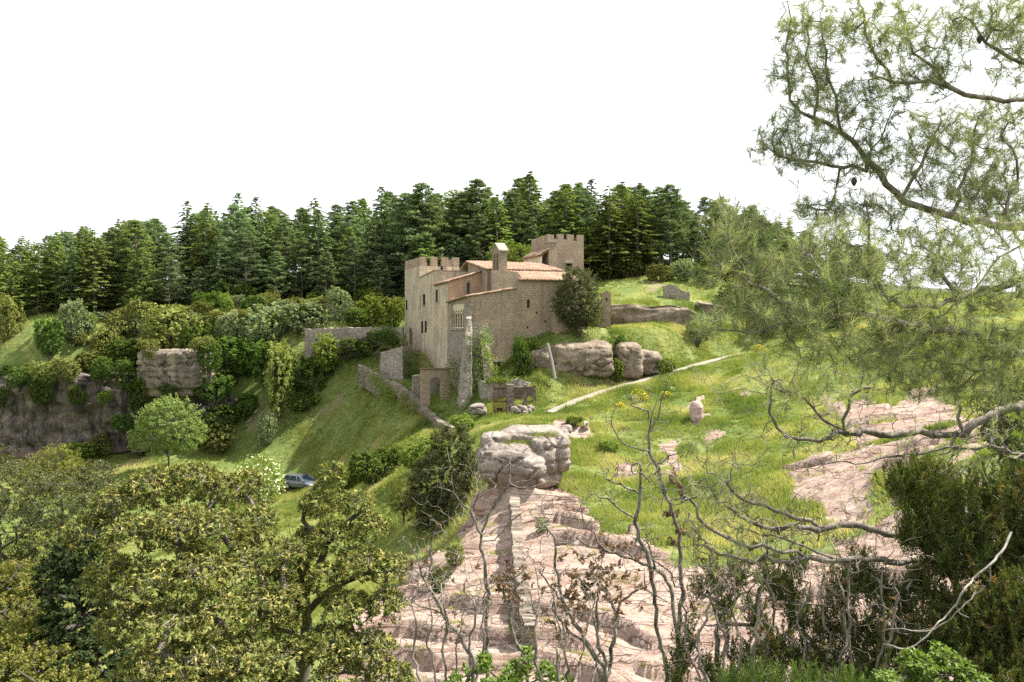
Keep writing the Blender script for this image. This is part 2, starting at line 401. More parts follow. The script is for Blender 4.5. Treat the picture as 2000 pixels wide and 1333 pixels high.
# the path: a thin sheet on its bench
nrm = np.gradient(PATHD[:, :2], axis=0); nrm /= np.linalg.norm(nrm, axis=1, keepdims=True); nrm = np.stack([-nrm[:, 1], nrm[:, 0]], 1)
V = []; ws = np.linspace(-0.6, 0.6, 7)
for i, q in enumerate(PATHD):
    e = 0.12 * vnoise(i * 0.25, 3.0) + .05
    for w in ws: V.append((q[0] + nrm[i, 0] * w * (1 + e), q[1] + nrm[i, 1] * w * (1 + e), q[2] + 0.03 * (1 - (w / 0.6) ** 2) + 0.02 * vnoise(i * .7, w * 3)))
k = len(ws); ii = (np.arange(len(PATHD) - 1)[:, None] * k + np.arange(k - 1)[None, :]).ravel()
g = NG('gravel'); p = g.pos(); n = g.noise(p, 5, 6, 0.7)
g.principled(g.mix(g.ramp(n, [(0.35, 0), (0.65, 1)]), (0.17, 0.145, 0.115), (0.285, 0.255, 0.21)), 0.95, g.bump(n, 0.4, 0.03), 0.1)
tag(mkobj('path', mkmesh('path', V, np.stack([ii, ii + 1, ii + k + 1, ii + k], 1), True), g.m), kind='structure')
# ------------------------------------------------------------------ the castle
CE = np.array([0.937, 0.35]); CD = np.array([-0.35, 0.937]); CO = np.array([-4.69, 85.2]); CROT = math.atan2(.35, .937)
def LF(u, v, T=0.0):
    """(s, z) where the sight line meets the castle plane t = T (a wall facing the camera)"""
    k = (u - 1000) / FPX; b = CO + T * CD
    s = (k * b[1] - b[0]) / (CE[0] - k * CE[1]); Y = b[1] + s * CE[1]
    return np.array([s, (HV - v) / FPX * Y])
def LS(u, v, S=0.0):
    """(t, z) on the plane s = S (a wall facing left)"""
    k = (u - 1000) / FPX; b = CO + S * CE
    t = (k * b[1] - b[0]) / (CD[0] - k * CD[1]); Y = b[1] + t * CD[1]
    return np.array([t, (HV - v) / FPX * Y])
def CW(s, t): q = CO + s * CE + t * CD; return q   # local to world xy
def ZL(s, t, v): return (HV - v) / FPX * CW(s, t)[1]

def masonry(name, ca, cb, mortar, bw=0.45, bh=0.20, stain=(0.10, 0.09, 0.085), stain_amt=0.5, plaster=None, warp=0.05, rough_stone=0.0, vstreak=True):
    g = NG(name); tcn = g.n('TexCoord'); sep = g.n('SeparateXYZ'); g.l(tcn.outputs['Object'], sep.inputs[0])
    sn = g.n('SeparateXYZ'); g.l(tcn.outputs['Normal'], sn.inputs[0])
    sel = g.math('GREATER_THAN', g.math('ABSOLUTE', sn.outputs[0]), 0.7)
    uu = g.n('Mix'); g.l(sel, uu.inputs[0]); g.l(sep.outputs[0], uu.inputs[2]); g.l(sep.outputs[1], uu.inputs[3])
    cmb = g.n('CombineXYZ'); g.l(uu.outputs[0], cmb.inputs[0]); g.l(sep.outputs[2], cmb.inputs[1])
    obj = tcn.outputs['Object']
    nw = g.n('TexNoise'); g.l(obj, nw.inputs['Vector']); nw.inputs['Scale'].default_value = 1.3; nw.inputs['Detail'].default_value = 4
    wv = g.n('VectorMath', operation='MULTIPLY_ADD'); g.l(nw.outputs['Color'], wv.inputs[0]); wv.inputs[1].default_value = (warp * 4, warp * 4, 0); g.l(cmb.outputs[0], wv.inputs[2])
    br = g.n('TexBrick'); g.l(wv.outputs[0], br.inputs['Vector']); br.inputs['Scale'].default_value = 1
    br.inputs['Brick Width'].default_value = bw; br.inputs['Row Height'].default_value = bh; br.inputs['Mortar Size'].default_value = 0.018 + rough_stone * 0.02
    br.inputs['Mortar Smooth'].default_value = 0.4; br.inputs['Bias'].default_value = 0.0
    br.inputs['Color1'].default_value = (*ca, 1); br.inputs['Color2'].default_value = (*cb, 1); br.inputs['Mortar'].default_value = (*mortar, 1)
    col = br.outputs['Color']
    if rough_stone:
        vo = g.n('TexVoronoi'); g.l(g.map(wv.outputs[0], (3.0, 5.2, 1)), vo.inputs['Vector']); vo.inputs['Scale'].default_value = 1
        vc = g.n('SeparateColor'); g.l(vo.outputs['Color'], vc.inputs[0])
        stone = g.mix(vc.outputs[0], ca, cb)
        stone = g.mix(g.ramp(vo.outputs['Distance'], [(0.35, 0), (0.62, 1)]), stone, mortar)
        col = g.mix(rough_stone, col, stone)
    big = g.noise(obj, 0.45, 5, 0.6); mid = g.noise(obj, 2.4, 5, 0.65); fine = g.noise(obj, 11, 4, 0.7)
    col = g.mix(g.ramp(big, [(0.36, 0.42), (0.50, 0.0)]), col, tuple(0.62 * c for c in cb))
    col = g.mix(g.ramp(big, [(0.54, 0.0), (0.68, 0.35)]), col, tuple(min(1, 1.18 * c) for c in ca))
    if plaster:
        pm = g.ramp(g.math('ADD', g.math('MULTIPLY', big, 0.65), g.math('MULTIPLY', mid, 0.35)), [(0.42, 0.25), (0.54, 1)])
        pc = g.mix(g.ramp(mid, [(0.38, 0), (0.66, 1)]), plaster[0], plaster[1])
        col = g.mix(pm, col, pc)
    col = g.mix(g.ramp(mid, [(0.35, 0.45), (0.52, 0.0)]), col, tuple(0.55 * c for c in ca))
    col = g.mix(g.ramp(fine, [(0.40, 0.4), (0.60, 0.0)]), col, tuple(0.45 * c for c in cb))
    if vstreak:
        sk = g.noise(g.map(obj, (2.2, 2.2, 0.22)), 1.0, 5, 0.65)
        col = g.mix(g.math('MULTIPLY', g.ramp(sk, [(0.50, 0), (0.68, 1)]), stain_amt), col, stain)
    h = g.math('ADD', br.outputs['Fac'], g.math('MULTIPLY', fine, -1.2))
    if rough_stone: h = g.math('ADD', h, g.math('MULTIPLY', vo.outputs['Distance'], 1.5 * rough_stone))
    bp = g.bump(h, 0.7, 0.05); bp.node.invert = True
    g.principled(col, 0.95, bp, 0.1); return g.m

M_ASH = masonry('ashlar', (0.425, 0.335, 0.235), (0.31, 0.24, 0.165), (0.235, 0.182, 0.128), 0.52, 0.24, rough_stone=0.4, warp=0.09, stain=(0.17, 0.135, 0.105), stain_amt=0.7)
M_TOW = masonry('tower_stone', (0.41, 0.315, 0.23), (0.29, 0.225, 0.165), (0.23, 0.178, 0.133), 0.50, 0.23, rough_stone=0.35, warp=0.09, stain=(0.21, 0.16, 0.125), stain_amt=0.5)
M_FAC = masonry('plastered_stone', (0.47, 0.38, 0.275), (0.38, 0.31, 0.235), (0.27, 0.22, 0.165), 0.45, 0.22, stain=(0.17, 0.155, 0.135), stain_amt=0.85,
                plaster=((0.66, 0.53, 0.355), (0.44, 0.385, 0.30)))
M_ORA = masonry('orange_render', (0.44, 0.30, 0.195), (0.40, 0.27, 0.18), (0.33, 0.22, 0.15), 0.5, 0.2, stain=(0.15, 0.12, 0.105), stain_amt=0.55,
                plaster=((0.50, 0.32, 0.20), (0.36, 0.25, 0.185)))
M_RUB = masonry('rubble', (0.41, 0.36, 0.295), (0.30, 0.265, 0.22), (0.17, 0.145, 0.115), 0.36, 0.17, stain=(0.12, 0.11, 0.095), stain_amt=0.4, rough_stone=0.75, warp=0.08)
M_DRY = masonry('dry_stone', (0.37, 0.315, 0.25), (0.19, 0.155, 0.12), (0.06, 0.048, 0.038), 0.28, 0.15, stain=(0.15, 0.13, 0.11), stain_amt=0.3, rough_stone=0.6, warp=0.07)
M_BRN = masonry('brown_rubble', (0.24, 0.18, 0.135), (0.17, 0.13, 0.10), (0.09, 0.07, 0.055), 0.3, 0.15, rough_stone=0.5, warp=0.06)
M_CREAM = masonry('cream_stone', (0.66, 0.58, 0.42), (0.60, 0.52, 0.38), (0.48, 0.41, 0.30), 0.6, 0.3, stain=(0.32, 0.28, 0.21), stain_amt=0.35)
M_LINT = masonry('pale_lintel', (0.36, 0.32, 0.26), (0.31, 0.27, 0.22), (0.25, 0.22, 0.18), 1.5, 0.6, stain_amt=0.2)
g = NG('dark_interior'); g.principled((0.012, 0.010, 0.009), 0.9); M_DARK = g.m
g = NG('window_glass'); g.principled((0.012, 0.012, 0.013), 0.6, spec=0.12); M_GLASS = g.m
g = NG('old_wood'); n = g.noise(g.map(g.pos(), (6, 6, 0.8)), 3, 4, 0.6); g.principled(g.mix(n, (0.09, 0.055, 0.035), (0.20, 0.13, 0.085)), 0.85); M_WOOD = g.m
g = NG('grey_timber'); n = g.noise(g.map(g.pos(), (8, 8, 1.2)), 3, 4, 0.6); g.principled(g.mix(n, (0.12, 0.105, 0.095), (0.22, 0.20, 0.18)), 0.9); M_POLE = g.m
g = NG('rusty_iron'); n = g.noise(g.pos(), 7, 4, 0.7); g.principled(g.mix(n, (0.045, 0.018, 0.014), (0.095, 0.035, 0.025)), 0.8); M_RUST = g.m
g = NG('iron'); g.principled((0.03, 0.03, 0.032), 0.6, metallic=0.5); M_IRON = g.m
g = NG('clay_tiles'); o_ = g.n('TexCoord').outputs['Object']; n = g.noise(g.map(o_, (4.0, 2.5, 1)), 1.0, 2, 0.9); n2 = g.noise(o_, 0.8, 5, 0.6); n3 = g.noise(o_, 9, 4, 0.7)
c_ = g.ramp(n, [(0.25, (0.09, 0.048, 0.032)), (0.42, (0.205, 0.112, 0.070)), (0.56, (0.26, 0.172, 0.115)), (0.74, (0.31, 0.245, 0.18))])
c_ = g.mix(g.ramp(n2, [(0.48, 0), (0.72, 0.6)]), c_, (0.42, 0.36, 0.29)); c_ = g.mix(g.ramp(n3, [(0.36, 0.7), (0.52, 0)]), c_, (0.17, 0.12, 0.09))
g.principled(c_, 0.9, g.bump(n3, 0.4, 0.02), 0.1); M_TILE = g.m

castle = empty('castle', (CO[0], CO[1], 0), CROT, 'brown stone castle with two battlemented towers and tiled roofs on the hillside', 'castle')

def wall_solid(name, poly, h0, h1, axis, mat, cuts=(), jag=0.0, parent=castle):
    """poly extruded; cuts = list of MB-like boxes (x0,x1,y0,y1,z0,z1) or ('arch', ...) removed"""
    mb = MB(); mb.prism(poly, h0, h1, axis); o = mb.build(name, mat, parent)
    if cuts:
        cb = MB()
        for c in cuts:
            if c[0] == 'archx':      # arch opening through a wall facing left: t0,t1,z0,z1(spring top),depth x0,x1, pointed
                _, t0, t1, z0, zs, x0, x1, k = c; cb.prism(arch_poly(t0, t1, z0, zs, k), x0, x1, 'x')
            elif c[0] == 'archy':
                _, s0, s1, z0, zs, y0, y1, k = c; cb.prism(arch_poly(s0, s1, z0, zs, k), y0, y1, 'y')
            else: cb.box(*c)
        co = cb.build('cut', mat, parent)
        bpy.context.view_layer.update()
        m = o.modifiers.new('bool', 'BOOLEAN'); m.operation = 'DIFFERENCE'; m.solver = 'EXACT'; m.object = co
        m.use_self = True
        dg = bpy.context.evaluated_depsgraph_get()
        me = bpy.data.meshes.new_from_object(o.evaluated_get(dg)); old = o.data
        o.modifiers.clear(); o.data = me; me.name = name
        bpy.data.objects.remove(co)
    return o
def arch_poly(a0, a1, z0, zs, k=1.0, n=9):
    """k = rise / half width (1 round, more = pointed)"""
    c, r = (a0 + a1) / 2, (a1 - a0) / 2
    pts = [(a0, z0), (a1, z0)]
    for i in range(n + 1):
        a = math.pi * i / n; x = math.cos(a); y = math.sin(a)
        if k > 1: y = (1 - abs(x)) ** 0.62 * 1.0
        pts.append((c + r * x, zs + r * k * y))
    return pts

def crenel(name, a0, a1, b0, b1, z0, zc, zt, n, axis, mat, tops=None, parent=castle):
    """a parapet along axis a with n merlons; each merlon slightly uneven"""
    L = a1 - a0; mw = L / (2 * n - 1) * 1.15; gap = (L - n * mw) / (n - 1)
    pts = [(a0, z0)]; pts = []
    poly = [(a0, z0), (a1, z0)]
    up = []
    for i in range(n):
        x0 = a0 + i * (mw + gap); x1 = x0 + mw; t = (tops[i] if tops else zt) + random.uniform(-.05, .05)
        up += [(x0, zc + random.uniform(-.04, .04) if i else t), (x0, t), (x1, t + random.uniform(-.06, .04)), (x1, zc)]
    up = up[1:-1]
    poly += up[::-1]
    mb = MB(); mb.prism(poly, b0, b1, 'y' if axis == 's' else 'x'); return mb.build(name, mat, parent)

ZB = -9.0
# --- left tower: t 20.06..28.6
T0, T1 = 20.06, 28.4
s1 = LF(897, 504, T0)[0]
zt = LF(820, 502, T0)[1]; zc = LF(858, 521, T0)[1]
b1 = LS(792, 667)[0]
dt0, dtz = LS(762, 640); 
def win_left(u0, u1, v0, v1, S=0.0, arch=False):
    ta, za = LS(u0, v0, S); tb, zb = LS(u1, v1, S); tm = (ta + tb) / 2
    z1 = (HV - v0) / FPX * CW(S, tm)[1]; z0 = (HV - v1) / FPX * CW(S, tm)[1]
    return min(ta, tb), max(ta, tb), z0, z1
def win_front(u0, u1, v0, v1, T=0.0):
    sa, za = LF(u0, v0, T); sb, zb = LF(u1, v1, T); return min(sa, sb), max(sa, sb), LF((u0 + u1) / 2, v1, T)[1], LF((u0 + u1) / 2, v0, T)[1]
def pane(parent, side, a0, a1, z0, z1, depth, mat=None, name='window', bars=0, sill=True, S=0.0, T=0.0, label=None):
    """what stands in an opening: a dark pane at its back, a frame and a sill"""
    e = MB(); mat = mat or M_GLASS
    if side == 'L': e.box(S + depth - .06, S + depth - .01, a0 - .02, a1 + .02, z0 - .02, z1 + .02)
    else: e.box(a0 - .02, a1 + .02, T + depth - .06, T + depth - .01, z0 - .02, z1 + .02)
    o = e.build(name, mat, parent)
    f = MB()
    if side == 'L':
        if sill: f.box(S - .07, S + .14, a0 - .1, a1 + .1, z0 - .12, z0 - .003)
        for k in range(bars):
            y = a0 + (a1 - a0) * (k + 1) / (bars + 1); f.box(S + depth - .12, S + depth - .07, y - .03, y + .03, z0, z1)
    else:
        if sill: f.box(a0 - .1, a1 + .1, T - .07, T + .14, z0 - .12, z0 - .003)
        for k in range(bars):
            y = a0 + (a1 - a0) * (k + 1) / (bars + 1); f.box(y - .03, y + .03, T + depth - .12, T + depth - .07, z0, z1)
    if f.n: f.build('sill' if sill else 'frame', M_LINT if sill else M_IRON, o)
    if label: o['label'] = label
    return o

wA = win_left(792, 795.5, 587, 606); dA = win_left(755, 761.5, 640, 676)
# the arched door and slit stand on the tower's left side
dA = win_left(799, 806, 642, 674.5)   # arch drawn from the photograph
wall_solid('tower_wall', [(0, T0), (s1, T0), (s1, T1), (0, T1)], ZB, zc, 'z', M_FAC,
           cuts=[(-1, .5, wA[0], wA[1], wA[2], wA[3]), ('archx', dA[0], dA[1], dA[2], dA[3] - .9, -1, .6, 1.0)])
pane(castle, 'L', *wA, .10, sill=False)
d = MB(); d.prism(arch_poly(dA[0] - .02, dA[1] + .02, dA[2] - .02, dA[3] - .9, 1.0), .12, .18, 'x'); d.build('door', M_WOOD, castle)
crenel('battlement', 0, s1, T0, T0 + .5, zc, zc + .02, zt, 4, 's', M_TOW)
o_ = crenel('battlement', T0 + .5, T1, 0, .5, zc, zc + .02, zt, 5, 't', M_TOW)
mb = MB(); mb.box(.5, s1, T1 - .5, T1, zc, zc + .1)
for x in np.arange(.7, s1 - .5, 1.5): mb.box(x, x + .8, T1 - .5, T1, zc + .1, zt - .05)
mb.build('battlement', M_TOW, castle)
mb = MB(); mb.box(s1 - .5, s1, T0 + .5, T1 - .5, zc, zc + .1)
for y in np.arange(T0 + 1.2, T1 - 1, 1.7): mb.box(s1 - .5, s1, y, y + .9, zc + .1, zt)
mb.build('battlement', M_TOW, castle)

# --- second block: t 12.8..20.06, sloping flat top
TB = 12.8; zB = LF(847, 529, TB)[1]; zB2 = LS(813, 545)[1]; sB = LF(922, 530, TB)[0] + .1
w1 = win_left(818, 821.5, 577, 602); w2 = win_left(825.5, 830.5, 575, 597); w3 = win_left(822, 826.5, 628, 651); w4 = win_left(829, 833.5, 627, 650)
mb_cuts = [(-1, .5, w[0], w[1], w[2], w[3]) for w in (w1, w2, w3, w4)]
wall_solid('wall', [(TB, ZB), (T0, ZB), (T0, zB2), (TB, zB)], 0, sB, 'x', M_FAC, cuts=mb_cuts)
for w in (w1, w2, w3, w4): pane(castle, 'L', *w, .12, mat=M_DARK, sill=w in (w1, w2))
mb = MB(); mb.prism([(TB - .06, zB), (T0, zB2), (T0, zB2 + .12), (TB - .06, zB + .12)], -.08, .35, 'x'); mb.build('coping', M_TOW, castle)
mb = MB(); mb.box(.35, sB, TB - .06, TB + .35, zB, zB + .1); mb.build('coping', M_TOW, castle)
# chimneys and a pipe on it
def chimney(s, t, z0, h, w=.35, name='chimney'):
    mb = MB(); mb.box(s - w / 2, s + w / 2, t - w / 2, t + w / 2, z0 - 1.5, z0 + h); mb.box(s - w * .65, s + w * .65, t - w * .65, t + w * .65, z0 + h + .003, z0 + h + .09)
    mb.box(s - w * .35, s + w * .35, t - w * .35, t + w * .35, z0 + h + .093, z0 + h + .2); mb.box(s - w * .7, s + w * .7, t - w * .7, t + w * .7, z0 + h + .203, z0 + h + .26)
    return mb.build(name, M_IRON if w < .3 else M_ORA, castle)
c1 = LF(863, 529, TB + 1.5); chimney(c1[0], TB + 1.5, zB, .35, .28)

# --- third block: t 7.26..12.8, shed roof
TC = 7.26; zc0 = ZL(0, TC, 549.5); zc1 = LF(945, 528, TC)[1]; sC1 = LF(945, 528, TC)[0]; sC = 5.6
slC = (zc1 - zc0) / sC1; zce = zc0 + slC * sC
w5 = win_left(850.5, 855, 566, 590); w6 = win_left(857.5, 859, 628, 646)
wall_solid('wall', [(0, ZB), (sC, ZB), (sC, zce - .12), (0, zc0 - .12)], TC + .004, TB - .003, 'y', M_FAC, cuts=[(-1, .5, *w5)])
pane(castle, 'L', *w5, .12, mat=M_DARK)
mb = MB(); mb.prism([(.05, -2), (sC - .1, -2), (sC - .1, zce - .14), (.05, zc0 - .14)], TC - .035, TC + .01, 'y'); mb.build('gable_wall', M_ORA, castle)

def tile_roof(name, s0, s1, t0, t1, z00, z10, z01, z11, run='t', per=.26, parent=castle, th=.10):
    """corrugated clay tiles over the quad; z at (s0,t0),(s1,t0),(s0,t1),(s1,t1); channels run along `run`"""
    La, Lb = (s1 - s0, t1 - t0) if run == 't' else (t1 - t0, s1 - s0)
    na = max(8, int(La / per) * 6); nb = max(3, int(Lb / .42) * 2)
    a = np.linspace(0, 1, na + 1); b = np.linspace(0, 1, nb + 1)
    A, B = np.meshgrid(a, b); wob = .012 * np.sin(B * 23 + A * 7)
    wave = .11 * np.abs(np.sin(A * La / per * math.pi)) ** .8 + .03 * ((B * Lb / .42) % 1.0) * -1 + .02 * fbm(A * La * 1.3, B * Lb * 1.3, oct=2) * 2
    if run == 't': Sx, Tx = A, B
    else: Sx, Tx = B, A
    z = (z00 * (1 - Sx) + z10 * Sx) * (1 - Tx) + (z01 * (1 - Sx) + z11 * Sx) * Tx
    X = s0 + (s1 - s0) * Sx + wob; Yv = t0 + (t1 - t0) * Tx
    top = np.stack([X, Yv, z + wave + .02], -1).reshape(-1, 3); bot = np.stack([X, Yv, z - th], -1).reshape(-1, 3)
    w = na + 1; ii = (np.arange(nb)[:, None] * w + np.arange(na)[None, :]).ravel(); n0 = len(top)
    F = [np.stack([ii, ii + 1, ii + w + 1, ii + w], 1), np.stack([ii, ii + w, ii + w + 1, ii + 1], 1) + n0]
    e = []
    for row in ([k for k in range(w)], [nb * w + k for k in range(w)], [k * w for k in range(nb + 1)], [k * w + na for k in range(nb + 1)]):
        e += [[row[i], row[i + 1], row[i + 1] + n0, row[i] + n0] for i in range(len(row) - 1)]
    F = np.concatenate(F + [np.array(e)])
    me = mkmesh(name, np.concatenate([top, bot]), F, True)
    import bmesh
    bm = bmesh.new(); bm.from_mesh(me); bmesh.ops.recalc_face_normals(bm, faces=bm.faces); bm.to_mesh(me); bm.free()
    o = mkobj(name, me, M_TILE, parent); return o
tile_roof('roof', -.25, sC, TC - .18, TB - .01, zc0 - slC * .25, zce, zc0 - slC * .25 - .1, zce - .1, run='s')

# --- gallery block: t 0..7.26 under the lower shed roof, arcade on the left
zg0 = ZL(0, 0, 578); zg1 = LF(1009, 562, 0)[1]; sG1 = LF(1009, 562)[0]; slG = (zg1 - zg0) / sG1; zgb = ZL(0, TC, 590)
gs = win_left(873, 905, 590, 641)                 # the arcade field
gz0 = LS(890, 641.5)[1]
arches = []
field0, field1 = LS(906, 600)[0], LS(882.5, 600)[0]
na = 5; aw = (field1 - field0) / na
cuts = []
for i in range(na):
    a0 = field0 + i * aw + .07; a1 = field0 + (i + 1) * aw - .07
    cuts.append(('archx', a0, a1, gz0 + .10, gz0 + 1.55, -1, .75, 1.5)); arches.append((a0, a1))
wall_solid('wall', [(0, 0), (sG1, 0), (sG1, TC), (0, TC)], ZB, min(zg0, zgb) - .32, 'z', M_ASH, cuts=[(.0 - 1, .62, field0 - .0, field1, gz0, zg0 - .55)])
mb = MB(); mb.prism([(0, min(zg0, zgb) - .323), (sG1, min(zg0, zgb) - .323), (sG1, zg1 - .12), (0, zg0 - .12)], 0, TC, 'y'); mb.build('gable_wall', M_ASH, castle)
ac = wall_solid('arcade', [(field0 + .01, gz0 + .0), (field1 - .01, gz0 + .0), (field1 - .01, zg0 - .56), (field0 + .01, zg0 - .56)], .10, .22, 'x', M_CREAM, cuts=cuts)
mb = MB(); mb.box(.225, .26, field0 + .02, field1 - .02, gz0 + .02, zg0 - .57); mb.build('window', M_GLASS, ac)
for i in range(1, na):
    y = field0 + i * aw; mb = MB(); mb.tube([(0.13, y, gz0 + .02), (0.13, y, gz0 + 1.6)], .065, 8); mb.box(.03, .22, y - .13, y + .13, gz0 + 1.55, gz0 + 1.72); mb.build('column', M_CREAM, ac)
mb = MB(); mb.box(-.12, .3, field0 - .15, field1 + .3, gz0 - .22, gz0 - .002); mb.build('sill', M_RUB, ac)
tile_roof('roof', -.25, sG1 + .05, -.16, TC - .04, zg0 - slG * .25, zg1, zgb - slG * .25, zgb + slG * sG1, run='s')
chimney(1.4, 4.0, zg0 + .9, .45, .25)
# rough stone skin under the arcade and the quoins beside it
mb = MB(); mb.prism([(.35, ZB), (TC + .0, ZB), (TC + .0, gz0 - .23), (.35, gz0 - .23)], -.05, .01, 'x'); mb.build('base_wall', M_RUB, castle)
mb = MB()
for i in range(26):
    z = -4.9 + i * .31; w = .75 if i % 2 else .45
    if z > zg0 - .6: break
    mb.box(-.035, .02, -.02, w, z, z + .29); mb.box(-.035, 1.15 - w, -.03, .02, z, z + .29) if z > -9 else None
mb.build('quoin', M_RUB, castle, bevel=.02)

mb = MB(); mb.box(.42, 1.36, -.045, .01, ZB, .55); mb.build('base_wall', M_RUB, castle)
# --- chapel: front wall beyond the gable
sF0 = LF(1011, 560)[0]; sF1 = LF(1124, 600)[0] + .8; ze = ZL(8, 0, 546.5); TQ = 5.2
wf = win_front(1029.5, 1035, 584, 602); dF = win_front(965, 978, 707, 728); h1 = win_front(1007, 1009, 685, 688.5)
def ridge_z(t): return ze + t * .235
cutF = [('archy', wf[0], wf[1], wf[2], wf[3] - .2, -1, .5, 1.0)]
wall_solid('wall', [(sG1 + .003, ZB), (sF1, ZB), (sF1, ze - .1), (sG1 + .003, ze - .1)], 0.004, TQ, 'y', M_ASH, cuts=cutF)
mb = MB(); mb.prism([(.004, ze - .1), (TQ, ze - .1), (TQ, ridge_z(TQ) - .14)], sG1 + .003, sF1, 'x'); mb.build('wall', M_ASH, castle)
pane(castle, 'F', wf[0], wf[1], wf[2], wf[3] - .1, .45, sill=False, T=.004)
# the low door sits in the gallery block's front wall
mbd = MB(); mbd.box(dF[0], dF[1], -.045, -.01, dF[2], dF[3]); mbd.build('door', M_DARK, castle)
mbd = MB(); mbd.box(dF[0] - .25, dF[1] + .25, -.09, -.003, dF[3] + .003, dF[3] + .24); mbd.box(dF[0] - .16, dF[0] - .003, -.075, -.003, dF[2], dF[3]); mbd.box(dF[1] + .003, dF[1] + .16, -.075, -.003, dF[2], dF[3]); mbd.build('door_frame', M_LINT, castle)
for (u, v) in [(1008, 686), (943, 692), (1030, 640), (1065, 628), (1015, 700), (1084, 600), (1048, 611)]:
    q = LF(u, v); mb = MB(); mb.box(q[0] - .09, q[0] + .09, -.012, .002, q[1] - .1, q[1] + .1); mb.build('putlog_hole', M_DARK, castle)
# parapet gable in front of the chapel roof
pz = [LF(961, 524, .35), LF(983, 529, .35), LF(1009, 531.5, .35), LF(1013, 537, .35), LF(1018, 544, .35)]
poly = [(LF(961, 570, .35)[0], -1), (pz[4][0], -1), (pz[4][0], ze + .0), tuple(pz[4]), tuple(pz[3]), tuple(pz[2]), tuple(pz[1]), (LF(961, 529, .35)[0], LF(961, 529, .35)[1])]
poly = [(poly[0][0], 3.0), (poly[1][0], 3.0)] + poly[3:]
mb = MB(); mb.prism(poly, .05, .75, 'y'); mb.build('parapet', M_TOW, castle)
# bell gable: a wall seen corner-on, opening on its left side
bs0, bs1 = LF(975.5, 500, .3)[0], LF(990.5, 500, .3)[0]; bz0 = LF(980, 530, .3)[1]; bz1 = LF(985, 491, .3)[1]; bpk = LF(975, 485.5, .3)[1]
bt1 = .3 + 2.3; tm = (.3 + bt1) / 2
o1 = wall_solid('bell_gable', [(.3, bz0 - 2.0), (bt1, bz0 - 2.0), (bt1, bz1), (tm, bz1 + .75), (.3, bz1)], bs0, bs1, 'x', M_TOW,
                cuts=[('archx', .3 + .38, tm - .14, bz0 - .05, bz1 - .45, bs0 - 1, bs1 - .25, 1.0), ('archx', tm + .14, bt1 - .38, bz0 - .05, bz1 - .45, bs0 - 1, bs1 - .25, 1.0)])
mb = MB(); x0, x1 = bs0 - .1, bs1 + .1
mb.prism([(.12, bz1 - .04), (.12, bz1 + .12), (tm, bz1 + .98), (bt1 + .18, bz1 + .12), (bt1 + .18, bz1 - .04), (tm, bz1 + .8)], x0, x1, 'x'); mb.build('coping', M_LINT, o1)
for t in ((.3 + .38 + tm - .14) / 2, (tm + .14 + bt1 - .38) / 2):
    pr = [(0.02, .0), (.05, -.08), (.12, -.16), (.15, -.30), (.21, -.38)]; Vv = []; Ff = []
    for r, z in pr:
        for k in range(10): a = k * math.pi / 5; Vv.append((bs0 + .35 + r * math.cos(a), t + r * math.sin(a), bz1 - .55 + z))
    for i in range(4):
        for k in range(10): Ff.append([i * 10 + k, i * 10 + (k + 1) % 10, (i + 1) * 10 + (k + 1) % 10, (i + 1) * 10 + k])
    mb = MB(); mb.add(Vv, Ff); mb.build('bell', M_IRON, o1, fix=False)
tile_roof('roof', LF(1018, 545)[0] - .35, sF1 + .3, -.32, TQ, ze - .03, ze - .03, ridge_z(TQ), ridge_z(TQ), run='t', per=.40)
tile_roof('roof', LF(985, 531, .8)[0], LF(1018, 545)[0] - .36, .78, TQ, ridge_z(.78), ridge_z(.78), ridge_z(TQ), ridge_z(TQ), run='t', per=.40)
# upper nave behind
TU0, TU1 = TQ + .003, 12.3; zu0 = LF(1020, 525, TU0)[1] - .1; zu1 = LF(1020, 514, TU1)[1]; su0 = LF(925, 520, TU0 + 4)[0]; su1 = LF(1074, 526, TU0)[0] + 1.5
mb = MB(); mb.prism([(TU0, 2), (TU1, 2), (TU1, zu1 - .12), (TU0, zu0 - .12)], su0 + .3, su1, 'x'); mb.build('wall', M_TOW, castle)
tile_roof('roof', su0, su1 + .2, TU0 - .22, TU1, zu0 - .03, zu0 - .03, zu1, zu1, run='t', per=.40)
tile_roof('roof', su0, su1 + .2, TU1 + .01, TU1 + 5, zu1, zu1, zu1 - 1.6, zu1 - 1.6, run='t', per=.30)
# small lean-to at the right end of the front wall, behind the tree
a = LF(1085, 608, -1.6); b = LF(1118, 608, -1.6)
w7 = win_front(1098.5, 1103, 619, 628, -1.6)
wall_solid('annex_wall', [(a[0], ZB), (b[0] + 1.8, ZB), (b[0] + 1.8, a[1]), (a[0], a[1])], -1.6, -.003, 'y', M_ASH, cuts=[(w7[0], w7[1], -3, -1.2, w7[2], w7[3])])
pane(castle, 'F', *w7, .35, sill=False, T=-1.6)
mb = MB(); mb.box(a[0] - .08, b[0] + 1.9, -1.7, -.02, a[1] + .003, a[1] + .13); mb.build('coping', M_LINT, castle)

